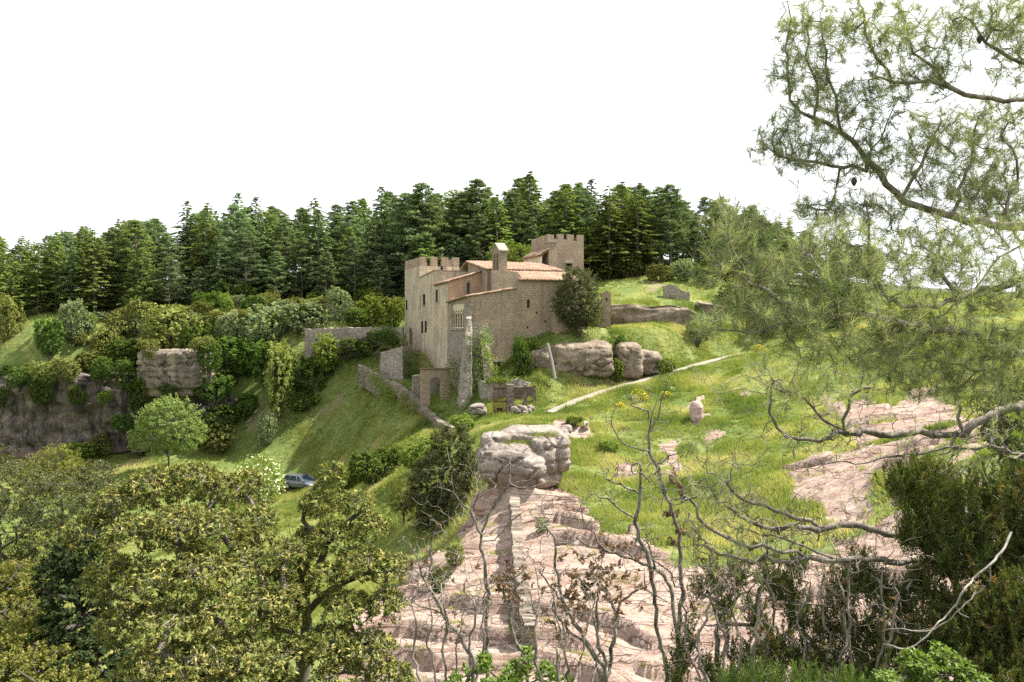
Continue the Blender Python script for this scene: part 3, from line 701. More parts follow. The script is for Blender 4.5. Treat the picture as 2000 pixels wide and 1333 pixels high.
# --- right tower with merlons, placed behind
TR = LS(1070, 457, 0)[0]
def on_Y(u, Y):   # world -> local of a point at pixel column and depth
    w = np.array([(u - 1000) / FPX * Y, Y]) - CO; return w @ CE, w @ CD
rs0, rt0 = on_Y(1070, 103.5); k_ = (1140 - 1000) / FPX
rw = (k_ * 103.5 - (1070 - 1000) / FPX * 103.5) / (CE[0] - k_ * CE[1]); rs1 = rs0 + rw; rt1 = rt0 + 5.6
zrt = (HV - 457) / FPX * 103.5; zrc = (HV - 468.5) / FPX * 103.5
tw7 = LF(1105, 514, rt0)[0], LF(1118, 523, rt0)[0]; zw = LF(1110, 530, rt0)[1], LF(1110, 514.5, rt0)[1]
tower = wall_solid('tower_wall', [(rs0, rt0), (rs1, rt0), (rs1, rt1), (rs0, rt1)], ZB, zrc, 'z', M_TOW, cuts=[(tw7[0], tw7[1], rt0 - 1, rt0 + .5, zw[0], zw[1])])
pane(castle, 'F', tw7[0], tw7[1], zw[0], zw[1], .45, bars=2, sill=False, T=rt0)
mb = MB(); mb.box(tw7[0] - .2, tw7[1] + .25, rt0 - .03, rt0 + .3, zw[1] + .003, zw[1] + .38); mb.build('lintel', M_LINT, castle)
crenel('battlement', rs0, rs1, rt0, rt0 + .45, zrc, zrc + .02, zrt, 4, 's', M_TOW)
crenel('battlement', rt0 + .45, rt1, rs0, rs0 + .45, zrc, zrc + .02, zrt - .12, 4, 't', M_TOW)
mb = MB(); mb.box(rs0 + .45, rs1, rt1 - .45, rt1, zrc, zrc + .1)
for x in np.arange(rs0 + 1.3, rs1 - .5, 1.5): mb.box(x, x + .8, rt1 - .45, rt1, zrc + .1, zrt)
mb.build('battlement', M_TOW, castle)
# stair turret and covered porch on the tower's left front
q0 = LF(1072, 474, rt0 - 1.6); q1 = LF(1088, 474, rt0 - 1.6)
mb = MB(); mb.box(q0[0], q1[0], rt0 - 1.6, rt0 - .003, 2, q0[1]); mb.build('stair_turret', M_TOW, castle)
mb = MB(); mb.box(q0[0] - .08, q1[0] + .08, rt0 - 1.7, rt0 - .01, q0[1] + .003, q0[1] + .14); mb.build('coping', M_LINT, castle)
pl = LF(1049, 500, rt0 - .2); pr = LF(1072, 480, rt0 - .2)
zp0 = LF(1049, 499, rt0 - .9)[1]; zp1 = LF(1072, 487, rt0 - .9)[1]; zo0 = LF(1060, 523, rt0 - .9)[1]
sp0 = LF(1051, 500, rt0 - .9)[0]; sp1 = q0[0] - .003
mb = MB(); mb.box(sp0, sp0 + .28, rt0 - 1.5, rt0 + 4, 2, zp0 - .1); mb.box(sp0 + .283, sp1, rt0 + 3.4, rt0 + 4, 2, zp0); mb.box(sp0 + .283, sp1, rt0 - 1.5, rt0 + 3.397, 2, zo0); mb.build('porch_wall', M_CREAM, castle)
mb = MB(); mb.box(sp0 + .283, sp1, rt0 + .6, rt0 + .7, zo0 + .003, zp0 - .2); mb.build('window', M_GLASS, castle)
mb = MB(); mb.prism([(sp0 + .0, zp0 - .28), (sp1, zp1 - .28), (sp1, zp1 - .06), (sp0, zp0 - .06)], rt0 - 1.52, rt0 - 1.3, 'y'); mb.build('beam', M_WOOD, castle)
tile_roof('roof', sp0 - .3, sp1, rt0 - 1.7, rt0 + 4, zp0 - .05, zp1 + .05, zp0 - .05, zp1 + .05, run='s')

# ------------------------------------------------------------------ buttresses (part of the castle)
def rough_block(name, pts_bottom, pts_top, mat, parent=None, amp=.10, sub=.45, loc=None, jag=None):
    """a lofted stone mass between two outlines (same count), subdivided and roughened"""
    B, T = np.asarray(pts_bottom, float), np.asarray(pts_top, float)
    Hh = np.linalg.norm(T - B, axis=1).max(); nz_ = max(3, int(Hh / sub)); per = []
    n = len(B); ring = []
    for i in range(n):
        L = max(np.linalg.norm(B[(i + 1) % n] - B[i]), np.linalg.norm(T[(i + 1) % n] - T[i])); m = max(1, int(L / sub))
        for j in range(m): ring.append((i, j / m))
    V = []
    for k in range(nz_ + 1):
        h = k / nz_
        for i, f in ring:
            b = B[i] * (1 - f) + B[(i + 1) % n] * f; t = T[i] * (1 - f) + T[(i + 1) % n] * f; V.append(b * (1 - h) + t * h)
    V = np.array(V); R = len(ring); c = V.mean(0)
    dirn = V - np.repeat(V.reshape(nz_ + 1, R, 3).mean(1), R, axis=0); dirn[:, 2] = 0; dirn /= np.linalg.norm(dirn, axis=1, keepdims=True) + 1e-9
    V = V + dirn * (amp * fbm(V[:, 0] * 1.7 + 3, V[:, 1] * 1.7, V[:, 2] * 2.2, oct=3))[:, None] * 1.6
    top = V.reshape(nz_ + 1, R, 3)[-1]; top[:, 2] += amp * 1.6 * fbm(top[:, 0] * 1.5, top[:, 1] * 1.5 + 7, oct=2)
    F = [[k * R + i, k * R + (i + 1) % R, (k + 1) * R + (i + 1) % R, (k + 1) * R + i] for k in range(nz_) for i in range(R)]
    cT = len(V); V = np.vstack([V, top.mean(0)[None]]); F4 = np.array(F); F3 = np.array([[nz_ * R + i, nz_ * R + (i + 1) % R, cT] for i in range(R)])
    me = mkmesh(name, V, [F4, F3], False); o = mkobj(name, me, mat, parent, loc)
    m = o.modifiers.new('s', 'SUBSURF'); m.levels = m.render_levels = 1; m.subdivision_type = 'SIMPLE'
    return o
zt_ = LF(918, 640, -.5)[1]
rough_block('buttress', [(-1.3, -.1, -9.6), (-1.5, -2.6, -9.6), (-.5, -2.8, -9.6), (.35, -1.0, -9.6), (.2, -.1, -9.6)],
            [(-.15, -.1, 1.2), (-.2, -.55, .9), (.25, -.6, .8), (.45, -.35, .9), (.45, -.1, 1.2)], M_RUB, castle, .10)
a = LF(938, 648, -.3); b = LF(965, 740, -2.2)
rough_block('buttress', [(1.35, -.1, -8.5), (1.3, -2.6, -8.5), (2.6, -2.8, -8.5), (3.3, -1.8, -8.5), (2.9, -.1, -8.5)],
            [(1.35, -.1, -.3), (1.3, -.5, -.6), (1.7, -.6, -.7), (2.0, -.4, -.6), (1.9, -.1, -.4)], M_DRY, castle, .12)

# ------------------------------------------------------------------ outlying walls
def wall_run(name, pts, thick, label, cat, mat, base=-2.0, group=None, amp=.06, sub=.35, topj=.12, side=0.0):
    """a free standing wall; pts = [(x, y, ztop)], base below the top (or ground)"""
    pts = np.asarray(pts, float); d = np.r_[0, np.cumsum(np.linalg.norm(np.diff(pts[:, :2], axis=0), axis=1))]
    n = max(2, int(d[-1] / sub)); q = np.linspace(0, d[-1], n + 1); C = np.stack([np.interp(q, d, pts[:, i]) for i in range(3)], 1)
    T = np.gradient(C[:, :2], axis=0); T /= np.linalg.norm(T, axis=1, keepdims=True); N = np.stack([-T[:, 1], T[:, 0]], 1)
    org = np.array([C[0, 0], C[0, 1], 0]); a = math.atan2(pts[-1, 1] - pts[0, 1], pts[-1, 0] - pts[0, 0])
    rows = []
    m = 7
    for sgn in (-1, 1):
        for k in (range(m) if sgn < 0 else range(m - 1, -1, -1)):
            h = k / (m - 1); rows.append((sgn, h))
    V = []
    for i, c in enumerate(C):
        zt = c[2] + topj * fbm(i * .45 + c[0], 2.2, oct=2); zb = base if base > -50 and base > 0 else c[2] + base
        for sgn, h in rows:
            w = thick / 2 * (1 + .12 * (1 - h)); z = zb * (1 - h) + zt * h
            jit = amp * fbm(c[0] * 2 + sgn * 5, c[1] * 2, z * 2.5, oct=2)
            V.append((c[0] + N[i, 0] * (sgn * w + jit), c[1] + N[i, 1] * (sgn * w + jit), z + (.04 * fbm(i * 1.3, sgn * 3.0, oct=1) if h == 1 else 0)))
    R = len(rows); F = [[i * R + j, i * R + (j + 1) % R, (i + 1) * R + (j + 1) % R, (i + 1) * R + j] for i in range(n) for j in range(R)]
    V = np.array(V); F4 = np.array(F)
    caps = [list(range(R))[::-1], [n * R + j for j in range(R)]]
    ca, sa = math.cos(-a), math.sin(-a); Q = V - org; V = np.stack([Q[:, 0] * ca - Q[:, 1] * sa, Q[:, 0] * sa + Q[:, 1] * ca, Q[:, 2]], 1)
    me = mkmesh(name, V, [F4, np.array(caps)]); o = mkobj(name, me, mat, None, org); o.rotation_euler = (0, 0, a)
    import bmesh
    bm = bmesh.new(); bm.from_mesh(me); bmesh.ops.recalc_face_normals(bm, faces=bm.faces); bm.to_mesh(me); bm.free()
    return tag(o, label, cat, group)
def on_rock(*s):
    return [(q[0], q[1], Hs(q[0], q[1]) + .85) for q in PW(*s)]
def PW(*s): return [P(*map(float, q.split())) for q in s]
wall_run('terrace_wall', PW('598 643 105', '660 641 104', '720 640 103.5', '788 640 103'), .7, 'long grey retaining wall left of the castle, grass on its top', 'wall', M_RUB, -4.0)
wall_run('ramp_wall', PW('704 713 97', '722 722 95.5', '748 741 93', '775 750 91', '800 766 89', '822 788 86.5', '833 800 85', '855 818 82.5', '884 836 79.5'), .62,
         'low stone parapet wall descending past the arched gate', 'wall', M_DRY, -2.3)
wall_run('dry_stone_wall', on_rock('1004 962 48.3', '1006 985 47', '1009 1040 43.5', '1013 1100 39.5', '1019 1180 35.5', '1028 1250 32.5', '1036 1310 30.3'), .5,
         'narrow dry stone wall running down the pink rock slope below the boulder', 'wall', M_DRY, -2.3, sub=.2, amp=.13, topj=.22)
b0 = empty('bastion', (0, 0, 0), 0, 'grey stone bastion with battered sides at the foot of the left tower', 'wall')
def pz3(u, v, Y, z=None): q = P(u, v, Y); return (q[0], q[1], q[2] if z is None else z)
rough_block('stone_body', [pz3(737, 0, 101, -6.5), pz3(741, 0, 96.5, -6.8), pz3(787, 0, 94, -7.5), pz3(812, 0, 97, -7.5), pz3(806, 0, 101, -6.5)],
            [pz3(744, 688, 101), pz3(746, 691, 97.5), pz3(786, 676, 95.5), pz3(806, 676, 97.5), pz3(804, 676, 101)], M_RUB, b0, .10)
mb = MB()
for (u, v, Y) in [(782, 660, 97.0), (786, 662, 96.8)]:
    p0 = P(u, v + 18, Y); p1 = P(u, v, Y); mb.tube([p0, p1], .05, 5)
mb.tube([P(775, 655, 97), P(790, 664, 96.8)], .05, 5); mb.build('timber_rail', M_WOOD, b0)

# arched gateway
ga = P(822, 722, 86.5); gb = P(878, 719, 87.5); L = math.hypot(gb[0] - ga[0], gb[1] - ga[1]); gr_ = math.atan2(gb[1] - ga[1], gb[0] - ga[0])
gate = empty('arched_gateway', (ga[0], ga[1], 0), gr_, 'arched stone gateway with dark coping beside the buttress', 'gateway')
k_ = L / 56.0; ztp = ga[2]
wall_solid('stone_arch', [(0, ztp - 5.0), (L, ztp - 5.0), (L, ztp), (0, ztp)], -.3, .3, 'y', M_ASH,
           cuts=[('archy', 16.5 * k_, 38.5 * k_, ztp - 6, ztp - 26 * k_, -1, 1, 1.0)], parent=gate)
mb = MB(); mb.box(-.08, L + .1, -.42, .42, ztp + .003, ztp + .13); mb.build('coping', M_WOOD, gate)
# back of the passage: rough wall with openings
rough_block('passage_wall', [(-.2, 3.0, ztp - 5), (L + .5, 3.2, ztp - 5), (L + .5, 3.8, ztp - 5), (-.2, 3.6, ztp - 5)],
            [(-.2, 3.0, ztp - .8), (L + .5, 3.2, ztp - .4), (L + .5, 3.8, ztp - .4), (-.2, 3.6, ztp - .8)], M_RUB, gate, .12)

# low terrace wall and roofless hut with the rusty gate
wall_run('curved_terrace_wall', PW('938 745 83.5', '943 745 82', '960 746 81', '990 748 80.8', '1010 741 81', '1030 745 81.5', '1047 748 83'), .5,
         'low curved grey stone wall behind the rusty gate, grass on top', 'wall', M_RUB, -3.4)
hut = empty('ruined_hut', (0, 0, 0), 0, 'small roofless stone hut beside the rusty gate', 'ruin')
def pier(u0, u1, v0, Y, name, dz=-3.4, dy=.5, mat=M_DRY, amp=.07):
    a, b = P(u0, v0, Y), P(u1, v0, Y)
    return rough_block(name, [(a[0] - .05, Y, a[2] + dz), (b[0] + .05, Y, a[2] + dz), (b[0] + .05, Y + dy, a[2] + dz), (a[0] - .05, Y + dy, a[2] + dz)],
                       [(a[0], Y, a[2]), (b[0], Y, a[2]), (b[0], Y + dy, a[2]), (a[0], Y + dy, a[2])], mat, hut, amp, .28)
pier(989, 1003, 752, 77.5, 'pier'); pier(1023, 1029, 752, 78, 'pier', dy=.4); pier(1041, 1047, 752, 79, 'pier', dy=.4)
pier(1003, 1024, 756, 79.8, 'back_wall', dz=-3.2, dy=.35, mat=M_BRN); pier(1029, 1042, 756, 80.0, 'back_wall', dz=-3.2, dy=.35, mat=M_BRN)
gt = empty('iron_gate', P(963, 757, 77.5), 0, 'rusty barred iron gate beside the roofless stone hut', 'gate')
mb = MB(); wd = 26 / FPX * 77.5; hh = 56 / FPX * 77.5
for i in range(11): x = wd * i / 10; mb.tube([(x, 0, -hh - .1), (x, 0, .04 if i not in (0, 5, 10) else .35)], .035, 5)
mb.build('bars', M_RUST, gt)
for z in (-.12, -hh / 2, -hh + .1): mb = MB(); mb.box(-.02, wd + .02, .03, .08, z - .04, z + .04); mb.build('rail', M_RUST, gt)
mb = MB(); mb.box(.35, wd - .35, .085, .10, -hh + .15, -hh * .72); mb.build('sheet_panel', M_RUST, gt)

# lone pillar right of the tree and low wall beside it
pl_ = empty('stone_pillar', (0, 0, 0), 0, 'tall square stone pillar with small opening right of the round tree', 'pillar')
a, b = P(1176, 569, 90), P(1193, 569, 90); zb = Hs(a[0], a[1]) - 1
wo_ = wall_solid('shaft', [(a[0], zb), (b[0], zb), (b[0], a[2] - .2), ((a[0] + b[0]) / 2, a[2] + .1), (a[0], a[2] - .25)], 90, 91.2, 'y', M_ASH,
                 cuts=[((a[0] + b[0]) / 2 - .06, (a[0] + b[0]) / 2 + .08, 89, 90.5, a[2] - 1.1, a[2] - .7)], parent=pl_)
wall_run('garden_wall', PW('1118 640 90.5', '1150 638 90.3', '1176 633 90.2'), .45, 'low broken stone wall under the round tree by the castle', 'wall', M_DRY, -1.5)
wall_run('ruined_wall', PW('1296 560 106', '1310 557 106', '1330 566 106', '1346 572 106'), .6, 'low ruined stone wall on the grassy rise behind the rock band', 'wall', M_RUB, -1.6, topj=.4)
# ------------------------------------------------------------------ plant building
def norm(v): return v / (np.linalg.norm(v, axis=-1, keepdims=True) + 1e-9)
def rdir(n, r=None):
    r = r or rng; v = r.normal(size=(n, 3)); return norm(v)

def leaf_quads(C, N, A, L, Wd, tint, fold=0.0):
    """diamond leaves: centre C, normal N, long axis A, length L, width Wd"""
    A = norm(A - (A * N).sum(1, keepdims=True) * N); B = np.cross(N, A); L = np.broadcast_to(L, (len(C),))[:, None]; Wd = np.broadcast_to(Wd, (len(C),))[:, None]
    V = np.stack([C - A * L / 2, C + B * Wd / 2 - A * L * .05 + N * Wd * fold, C + A * L / 2, C - B * Wd / 2 - A * L * .05 + N * Wd * fold], 1).reshape(-1, 3)
    F = np.arange(len(C) * 4).reshape(-1, 4); return V, F, np.repeat(tint, 4)
def leaf_tris(C, D, S, L, Wd, tint):
    """blades: base at C, tip along D, width along S"""
    L = np.broadcast_to(L, (len(C),))[:, None]; Wd = np.broadcast_to(Wd, (len(C),))[:, None]
    V = np.stack([C - S * Wd / 2, C + S * Wd / 2, C + D * L], 1).reshape(-1, 3)
    return V, np.arange(len(C) * 3).reshape(-1, 3), np.repeat(tint, 3)

def conifer_cedar(h, R, seed, whorls=38):
    r = np.random.default_rng(seed); C = []; N = []; A = []; L = []; T = []; st = []
    for i in range(whorls):
        f = (i + r.uniform(-.3, .3)) / whorls; f = min(max(f, 0), .985); z = h * (0.10 + 0.90 * f)
        Rz = R * (1 - f) ** 0.78 * (0.85 + .3 * r.random()) * min(1, 0.55 + 2.2 * f) + .12
        nb = 5 if f < .7 else 4
        a0 = r.uniform(0, 6.28)
        for b in range(nb):
            if r.random() < .12: continue
            a = a0 + b * 6.283 / nb + r.uniform(-.4, .4); Lb = Rz * r.uniform(.65, 1.12)
            d = np.array([math.cos(a), math.sin(a), 0]); sd = np.array([-d[1], d[0], 0]); rise = .28 * r.uniform(.3, 1.3) if f < .8 else .55
            n = max(10, int(Lb * 27)); s = r.uniform(.15, 1, n) ** .7; lat = r.uniform(-1, 1, n) * .34 * Lb * (1.05 - s) * (s > .1) + r.normal(0, .06, n)
            zz = z + s * Lb * rise - (s ** 2.2) * Lb * rise * 1.15 - np.abs(lat) * .18 + r.normal(0, .05, n)
            c = d * (s * Lb)[:, None] + sd * lat[:, None]; c[:, 2] = zz
            C.append(c); N.append(norm(np.array([0, 0, 1]) + r.normal(0, .33, (n, 3)) + d * .25)); A.append(norm(d + sd * np.sign(lat)[:, None] * .7 + r.normal(0, .25, (n, 3))))
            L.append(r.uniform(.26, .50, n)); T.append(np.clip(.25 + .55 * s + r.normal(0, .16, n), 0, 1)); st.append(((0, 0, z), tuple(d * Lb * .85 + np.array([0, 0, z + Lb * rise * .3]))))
    C = np.concatenate(C); V, F, t = leaf_quads(C, np.concatenate(N), np.concatenate(A), np.concatenate(L), np.concatenate(L) * .42, np.concatenate(T))
    return V, F, t, st
def conifer_pine(h, R, seed, base=.20, n=105, leaf=.27):
    """black pine: open branches turned up, dark clumps of needles"""
    r = np.random.default_rng(seed); C = []; N = []; A = []; L = []; T = []; st = []
    for i in range(n):
        f = (i + r.random()) / n; z = h * (base + (1 - base) * f); Rz = R * ((1 - f) ** .62) * (.55 + .6 * min(1, f * 3 + .3)) + .2
        a = i * 2.4 + r.uniform(-.5, .5); Lb = Rz * r.uniform(.55, 1.15); d = np.array([math.cos(a), math.sin(a), r.uniform(.12, .5)])
        e = np.array([0, 0, z]) + d * Lb; st.append(((0, 0, z), tuple(e)))
        for k in range(int(2 + Lb * 1.6)):
            s = r.uniform(.45, 1.05); c0 = np.array([0, 0, z]) + d * Lb * s + r.normal(0, .22, 3) * (1, 1, .5) * Lb * .35
            m = 26; q = rdir(m, r) * r.uniform(.25, 1, (m, 1)) * np.array([.52, .52, .40]); q[:, 2] = np.abs(q[:, 2]) * .9 - .08
            C.append(c0 + q); N.append(norm(q + r.normal(0, .25, (m, 3)) + [0, 0, .25])); A.append(norm(q + np.array([0, 0, .3]) + r.normal(0, .3, (m, 3))))
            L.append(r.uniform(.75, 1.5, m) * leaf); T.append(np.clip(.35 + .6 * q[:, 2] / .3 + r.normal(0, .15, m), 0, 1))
    C = np.concatenate(C); V, F, t = leaf_quads(C, np.concatenate(N), np.concatenate(A), np.concatenate(L), np.concatenate(L) * .38, np.concatenate(T))
    return V, F, t, st
def crown_lobes(lobes, n, leaf, seed, ar=.55, up=.3, shell=.55, droop=0, clump=0):
    """broadleaf crown: leaves through the outer shell of several uneven lobes (x, y, z, rx, ry, rz)"""
    r = np.random.default_rng(seed); lb = np.array(lobes, float); w = (lb[:, 3] * lb[:, 4] * lb[:, 5]) ** .667; idx = r.choice(len(lb), n, p=w / w.sum())
    d = rdir(n, r); rad_ = shell + (1 - shell) * r.random(n) ** .6
    bump = 1 + .22 * fbm(d[:, 0] * 2.3 + idx * 3.1, d[:, 1] * 2.3, d[:, 2] * 2.3 + seed, oct=3)
    if clump:
        cd_ = rdir(clump, r); nearest = (d @ cd_.T).argmax(1); cc = cd_[nearest]; d = norm(d + cc * .9); rad_ = rad_ * (.82 + .30 * r.random(clump)[nearest])
    q = d * (rad_ * bump)[:, None]; C = lb[idx, :3] + q * lb[idx, 3:]
    inside = np.zeros(n, bool)
    for k, l in enumerate(lb):
        inside |= (idx != k) & ((((C - l[:3]) / l[3:]) ** 2).sum(1) < .45)
    keep = ~inside; C, d, rr = C[keep], d[keep], rad_[keep]; m = len(C)
    N = norm(d * .6 + r.normal(0, .55, (m, 3)) + [0, 0, up]); A = norm(r.normal(0, 1, (m, 3)) + d * .6 - np.array([0, 0, droop]))
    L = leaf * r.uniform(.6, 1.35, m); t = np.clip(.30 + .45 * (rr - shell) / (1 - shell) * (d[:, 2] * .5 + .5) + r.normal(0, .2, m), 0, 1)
    V, F, tt = leaf_quads(C, N, A, L, L * ar, t, .15); return V, F, tt

def stems_mesh(segs, r0, r1, k=4, wob=.04):
    mb = MB()
    for a, b in segs:
        a, b = np.array(a, float), np.array(b, float); m = a * .5 + b * .5 + rng.normal(0, wob, 3) * np.linalg.norm(b - a); mb.tube([a, m, b], np.linspace(r0, r1, 3), k)
    return mb

def grow(nodes, par, targets, step=.25, jit=.12, seed=0, up=0.0, maxd=None, order=True):
    """each target is reached by a twig from the nearest wood already grown"""
    r = np.random.default_rng(seed); N = np.zeros((len(nodes) + len(targets) * 40, 3)); N[:len(nodes)] = nodes; par = list(par); n = len(nodes); tips = []
    T = np.asarray(targets, float)
    if order:
        d0 = np.array([np.linalg.norm(N[:n] - t, axis=1).min() for t in T]); T = T[np.argsort(d0 + r.normal(0, .02, len(T)))]
    for t in T:
        d = np.linalg.norm(N[:n] - t, axis=1); j = int(d.argmin()); L = d[j]
        if maxd and L > maxd: continue
        k = max(1, int(math.ceil(L / step))); a = N[j].copy(); prev = j; side = r.normal(0, jit, 3) * L
        for i in range(1, k + 1):
            f = i / k; p_ = a + (t - a) * f + side * math.sin(math.pi * f) + (r.normal(0, jit * .25, 3) * step if i < k else 0); p_[2] += up * L * (f * f - f)
            if n >= len(N): N = np.vstack([N, np.zeros((4000, 3))])
            N[n] = p_; par.append(prev); prev = n; n += 1
        tips.append(prev)
    return N[:n], par, tips

def polyline_nodes(lines, step=.2, jit=.0, seed=0):
    """lines: list of (points (n,3), parent) ; a line starts at its first point, joined to the nearest node of earlier lines"""
    r = np.random.default_rng(seed); N = []; par = []
    for pts in lines:
        pts = np.asarray(pts, float); d = np.r_[0, np.cumsum(np.linalg.norm(np.diff(pts, axis=0), axis=1))]; m = max(2, int(d[-1] / step) + 1); q = np.linspace(0, d[-1], m)
        C = np.stack([np.interp(q, d, pts[:, i]) for i in range(3)], 1)
        if len(C) > 4:
            K = np.array([.25, .5, .25]); C[1:-1] = np.stack([np.convolve(C[:, i], K, 'valid') for i in range(3)], 1)
        C[1:] += r.normal(0, jit, (m - 1, 3))
        if N: prev = int(np.linalg.norm(np.array(N) - C[0], axis=1).argmin())
        else: prev = -1
        for c in C: N.append(c); par.append(prev); prev = len(N) - 1
    return np.array(N), par

def wood(N, par, tip_r=.004, p=2.3, rmax=None, kbig=8, rscale=1.0):
    """tubes along the tree of nodes, radii by the pipe model"""
    n = len(N); acc = np.zeros(n); kids = [[] for _ in range(n)]
    for i, q in enumerate(par):
        if q >= 0: kids[q].append(i)
    for i in range(n - 1, -1, -1):
        if not kids[i]: acc[i] = tip_r ** p
        if par[i] >= 0: acc[par[i]] += acc[i]
    R = (acc ** (1 / p)) * rscale
    if rmax: R = np.minimum(R, rmax)
    Vs, Fs, off = [], [], 0; stack = [i for i in range(n) if par[i] < 0]
    starts = [(i, i) for i in stack]
    while starts:
        a, b = starts.pop(); ch = [a] if a == b else [a, b]; cur = b
        while kids[cur]:
            ks = sorted(kids[cur], key=lambda q: -R[q]); nxt = ks[0]
            for o in ks[1:]: starts.append((cur, o))
            ch.append(nxt); cur = nxt
        if len(ch) < 2: continue
        pts = N[ch]; rr = R[ch].copy()
        if a != b: rr[0] = min(rr[0], rr[1] * 1.25)
        rr[-1] *= .5
        k = 3 if rr.max() < .008 else (5 if rr.max() < .03 else kbig)
        V, F = tube(pts, rr, k); Vs.append(V); Fs.append(np.array(F) + off); off += len(V)
    return np.concatenate(Vs), np.concatenate(Fs), R

def place(proto, loc, rz=0, sc=(1, 1, 1), label=None, group=None, cat=None, first=False):
    """a copy of a plant and of each of its parts"""
    r_ = proto if first else proto.copy()
    if not first: COL.objects.link(r_)
    r_.location = Vector(loc); r_.rotation_euler = (0, 0, rz); r_.scale = sc if hasattr(sc, '__len__') else (sc,) * 3
    if not first:
        for ch in list(proto.children):
            c = ch.copy(); COL.objects.link(c); c.parent = r_
    if label: r_['label'] = label
    if group: r_['group'] = group
    if cat: r_['category'] = cat
    return r_
class Proto:
    """first use moves the original, later ones copy it"""
    def __init__(s, e): s.e = e; s.used = False
    def put(s, *a, **k):
        o = place(s.e, *a, first=not s.used, **k); s.used = True; return o

def plant(name, V, F, t, mat, stems, bark, crown='crown', stem='trunk'):
    e = empty(name)
    mkobj(crown, mkmesh(crown, V, F, False, t), mat, e)
    if stems is not None:
        s_ = stems if isinstance(stems, MB) else None
        if s_: s_.build(stem, bark, e, fix=False, smooth=True)
        else: mkobj(stem, mkmesh(stem, stems[0], stems[1], True), bark, e)
    return e

# leaf colours
L_CEDAR = leaf_mat('cedar_needles', (0.066, 0.102, 0.034), (0.190, 0.245, 0.072), trans=.34)
L_CEDARB = leaf_mat('blue_green_needles', (0.056, 0.090, 0.046), (0.155, 0.215, 0.098), trans=.32)
L_PINE = leaf_mat('pine_needles', (0.052, 0.078, 0.036), (0.150, 0.195, 0.080), trans=.30)
L_BRIGHT = leaf_mat('spring_leaves', (0.070, 0.115, 0.022), (0.185, 0.235, 0.052), trans=.42)
L_ASH = leaf_mat('ash_leaves', (0.085, 0.125, 0.035), (0.205, 0.255, 0.085), trans=.4, vary=.05)
L_DARK = leaf_mat('dark_leaves', (0.035, 0.062, 0.016), (0.095, 0.145, 0.032), trans=.35)
L_OLIVE = leaf_mat('olive_leaves', (0.070, 0.090, 0.026), (0.20, 0.215, 0.065), trans=.35)
L_GREY = leaf_mat('grey_green_leaves', (0.080, 0.110, 0.050), (0.20, 0.235, 0.125), trans=.35)
L_GOLD = leaf_mat('golden_oak_leaves', (0.050, 0.070, 0.016), (0.155, 0.170, 0.042), (0.30, 0.25, 0.085), trans=.33)
L_HOLM = leaf_mat('holm_oak_leaves', (0.026, 0.036, 0.015), (0.095, 0.108, 0.040), (0.19, 0.18, 0.08), trans=.2, gloss=.015)
L_OAK = leaf_mat('evergreen_oak_leaves', (0.028, 0.042, 0.010), (0.120, 0.140, 0.030), (0.27, 0.235, 0.065), trans=.22, gloss=.02, vary=.08)
L_NEED = leaf_mat('aleppo_needles', (0.13, 0.155, 0.092), (0.27, 0.295, 0.175), (0.38, 0.36, 0.16), trans=.45, vary=.05)
L_JUN = leaf_mat('juniper_scales', (0.030, 0.042, 0.014), (0.100, 0.118, 0.034), (0.22, 0.13, 0.05), trans=.28, vary=.15)
L_SHADE = leaf_mat('shade_black_oak_leaves', (0.012, 0.018, 0.008), (0.032, 0.042, 0.016), trans=.08)  # leaf colour taken nearly black to stand in for deep shade
L_BOX = leaf_mat('box_leaves', (0.045, 0.085, 0.014), (0.15, 0.215, 0.042), trans=.38, gloss=.02, vary=.1)
L_DRY = leaf_mat('dry_leaves', (0.085, 0.055, 0.036), (0.22, 0.145, 0.095), trans=.15, vary=.1)
L_FLOW = leaf_mat('cream_flowers', (0.45, 0.45, 0.26), (0.72, 0.70, 0.48), trans=.2, vary=.05)
L_BROOM = leaf_mat('broom_flowers', (0.42, 0.34, 0.03), (0.62, 0.52, 0.06), trans=.2, vary=.05)
B_CON = bark_mat('conifer_bark', (0.085, 0.065, 0.05), (0.20, 0.165, 0.135), 4)
B_DARK = bark_mat('dark_bark', (0.035, 0.028, 0.022), (0.10, 0.085, 0.07), 6)
B_GREY = bark_mat('grey_bark', (0.075, 0.062, 0.052), (0.215, 0.185, 0.155), 14)
B_LICH = bark_mat('lichen_bark', (0.040, 0.032, 0.026), (0.235, 0.21, 0.175), 24)
B_PALE = bark_mat('dead_wood', (0.12, 0.105, 0.09), (0.30, 0.27, 0.24), 18)
# ------------------------------------------------------------------ the wood on the hill
def con(kind, h, R, seed, mat):
    if kind == 'cedar': V, F, t, st = conifer_cedar(h, R, seed)
    elif kind == 'pine': V, F, t, st = conifer_pine(h, R, seed)
    mb = MB(); mb.tube([(0, 0, -1.2), (.05, 0, h * .3), (0, .05, h * .65), (0, 0, h * .985)], [h * .014 + .05, h * .012 + .03, h * .008, .02], 7)
    for a, b in st[::2] if kind == 'cedar' else st:
        mb.tube([a, b], [.045, .012], 3)
    e = plant('cedar_tree' if kind == 'cedar' else 'pine_tree', V, F, t, mat, mb, B_CON)
    e['category'] = 'cedar' if kind == 'cedar' else 'pine tree'; e['hh'] = h; return Proto(e)
CED = [con('cedar', 14, 4.3, 1, L_CEDAR), con('cedar', 14, 3.8, 2, L_CEDARB), con('cedar', 14, 4.9, 3, L_CEDAR), con('cedar', 14, 3.2, 9, L_CEDARB)]
PIN = [con('pine', 14, 3.5, 4, L_PINE), con('pine', 14, 3.0, 5, L_PINE), con('pine', 14, 3.9, 6, L_CEDARB), con('pine', 14, 2.8, 7, L_CEDAR)]
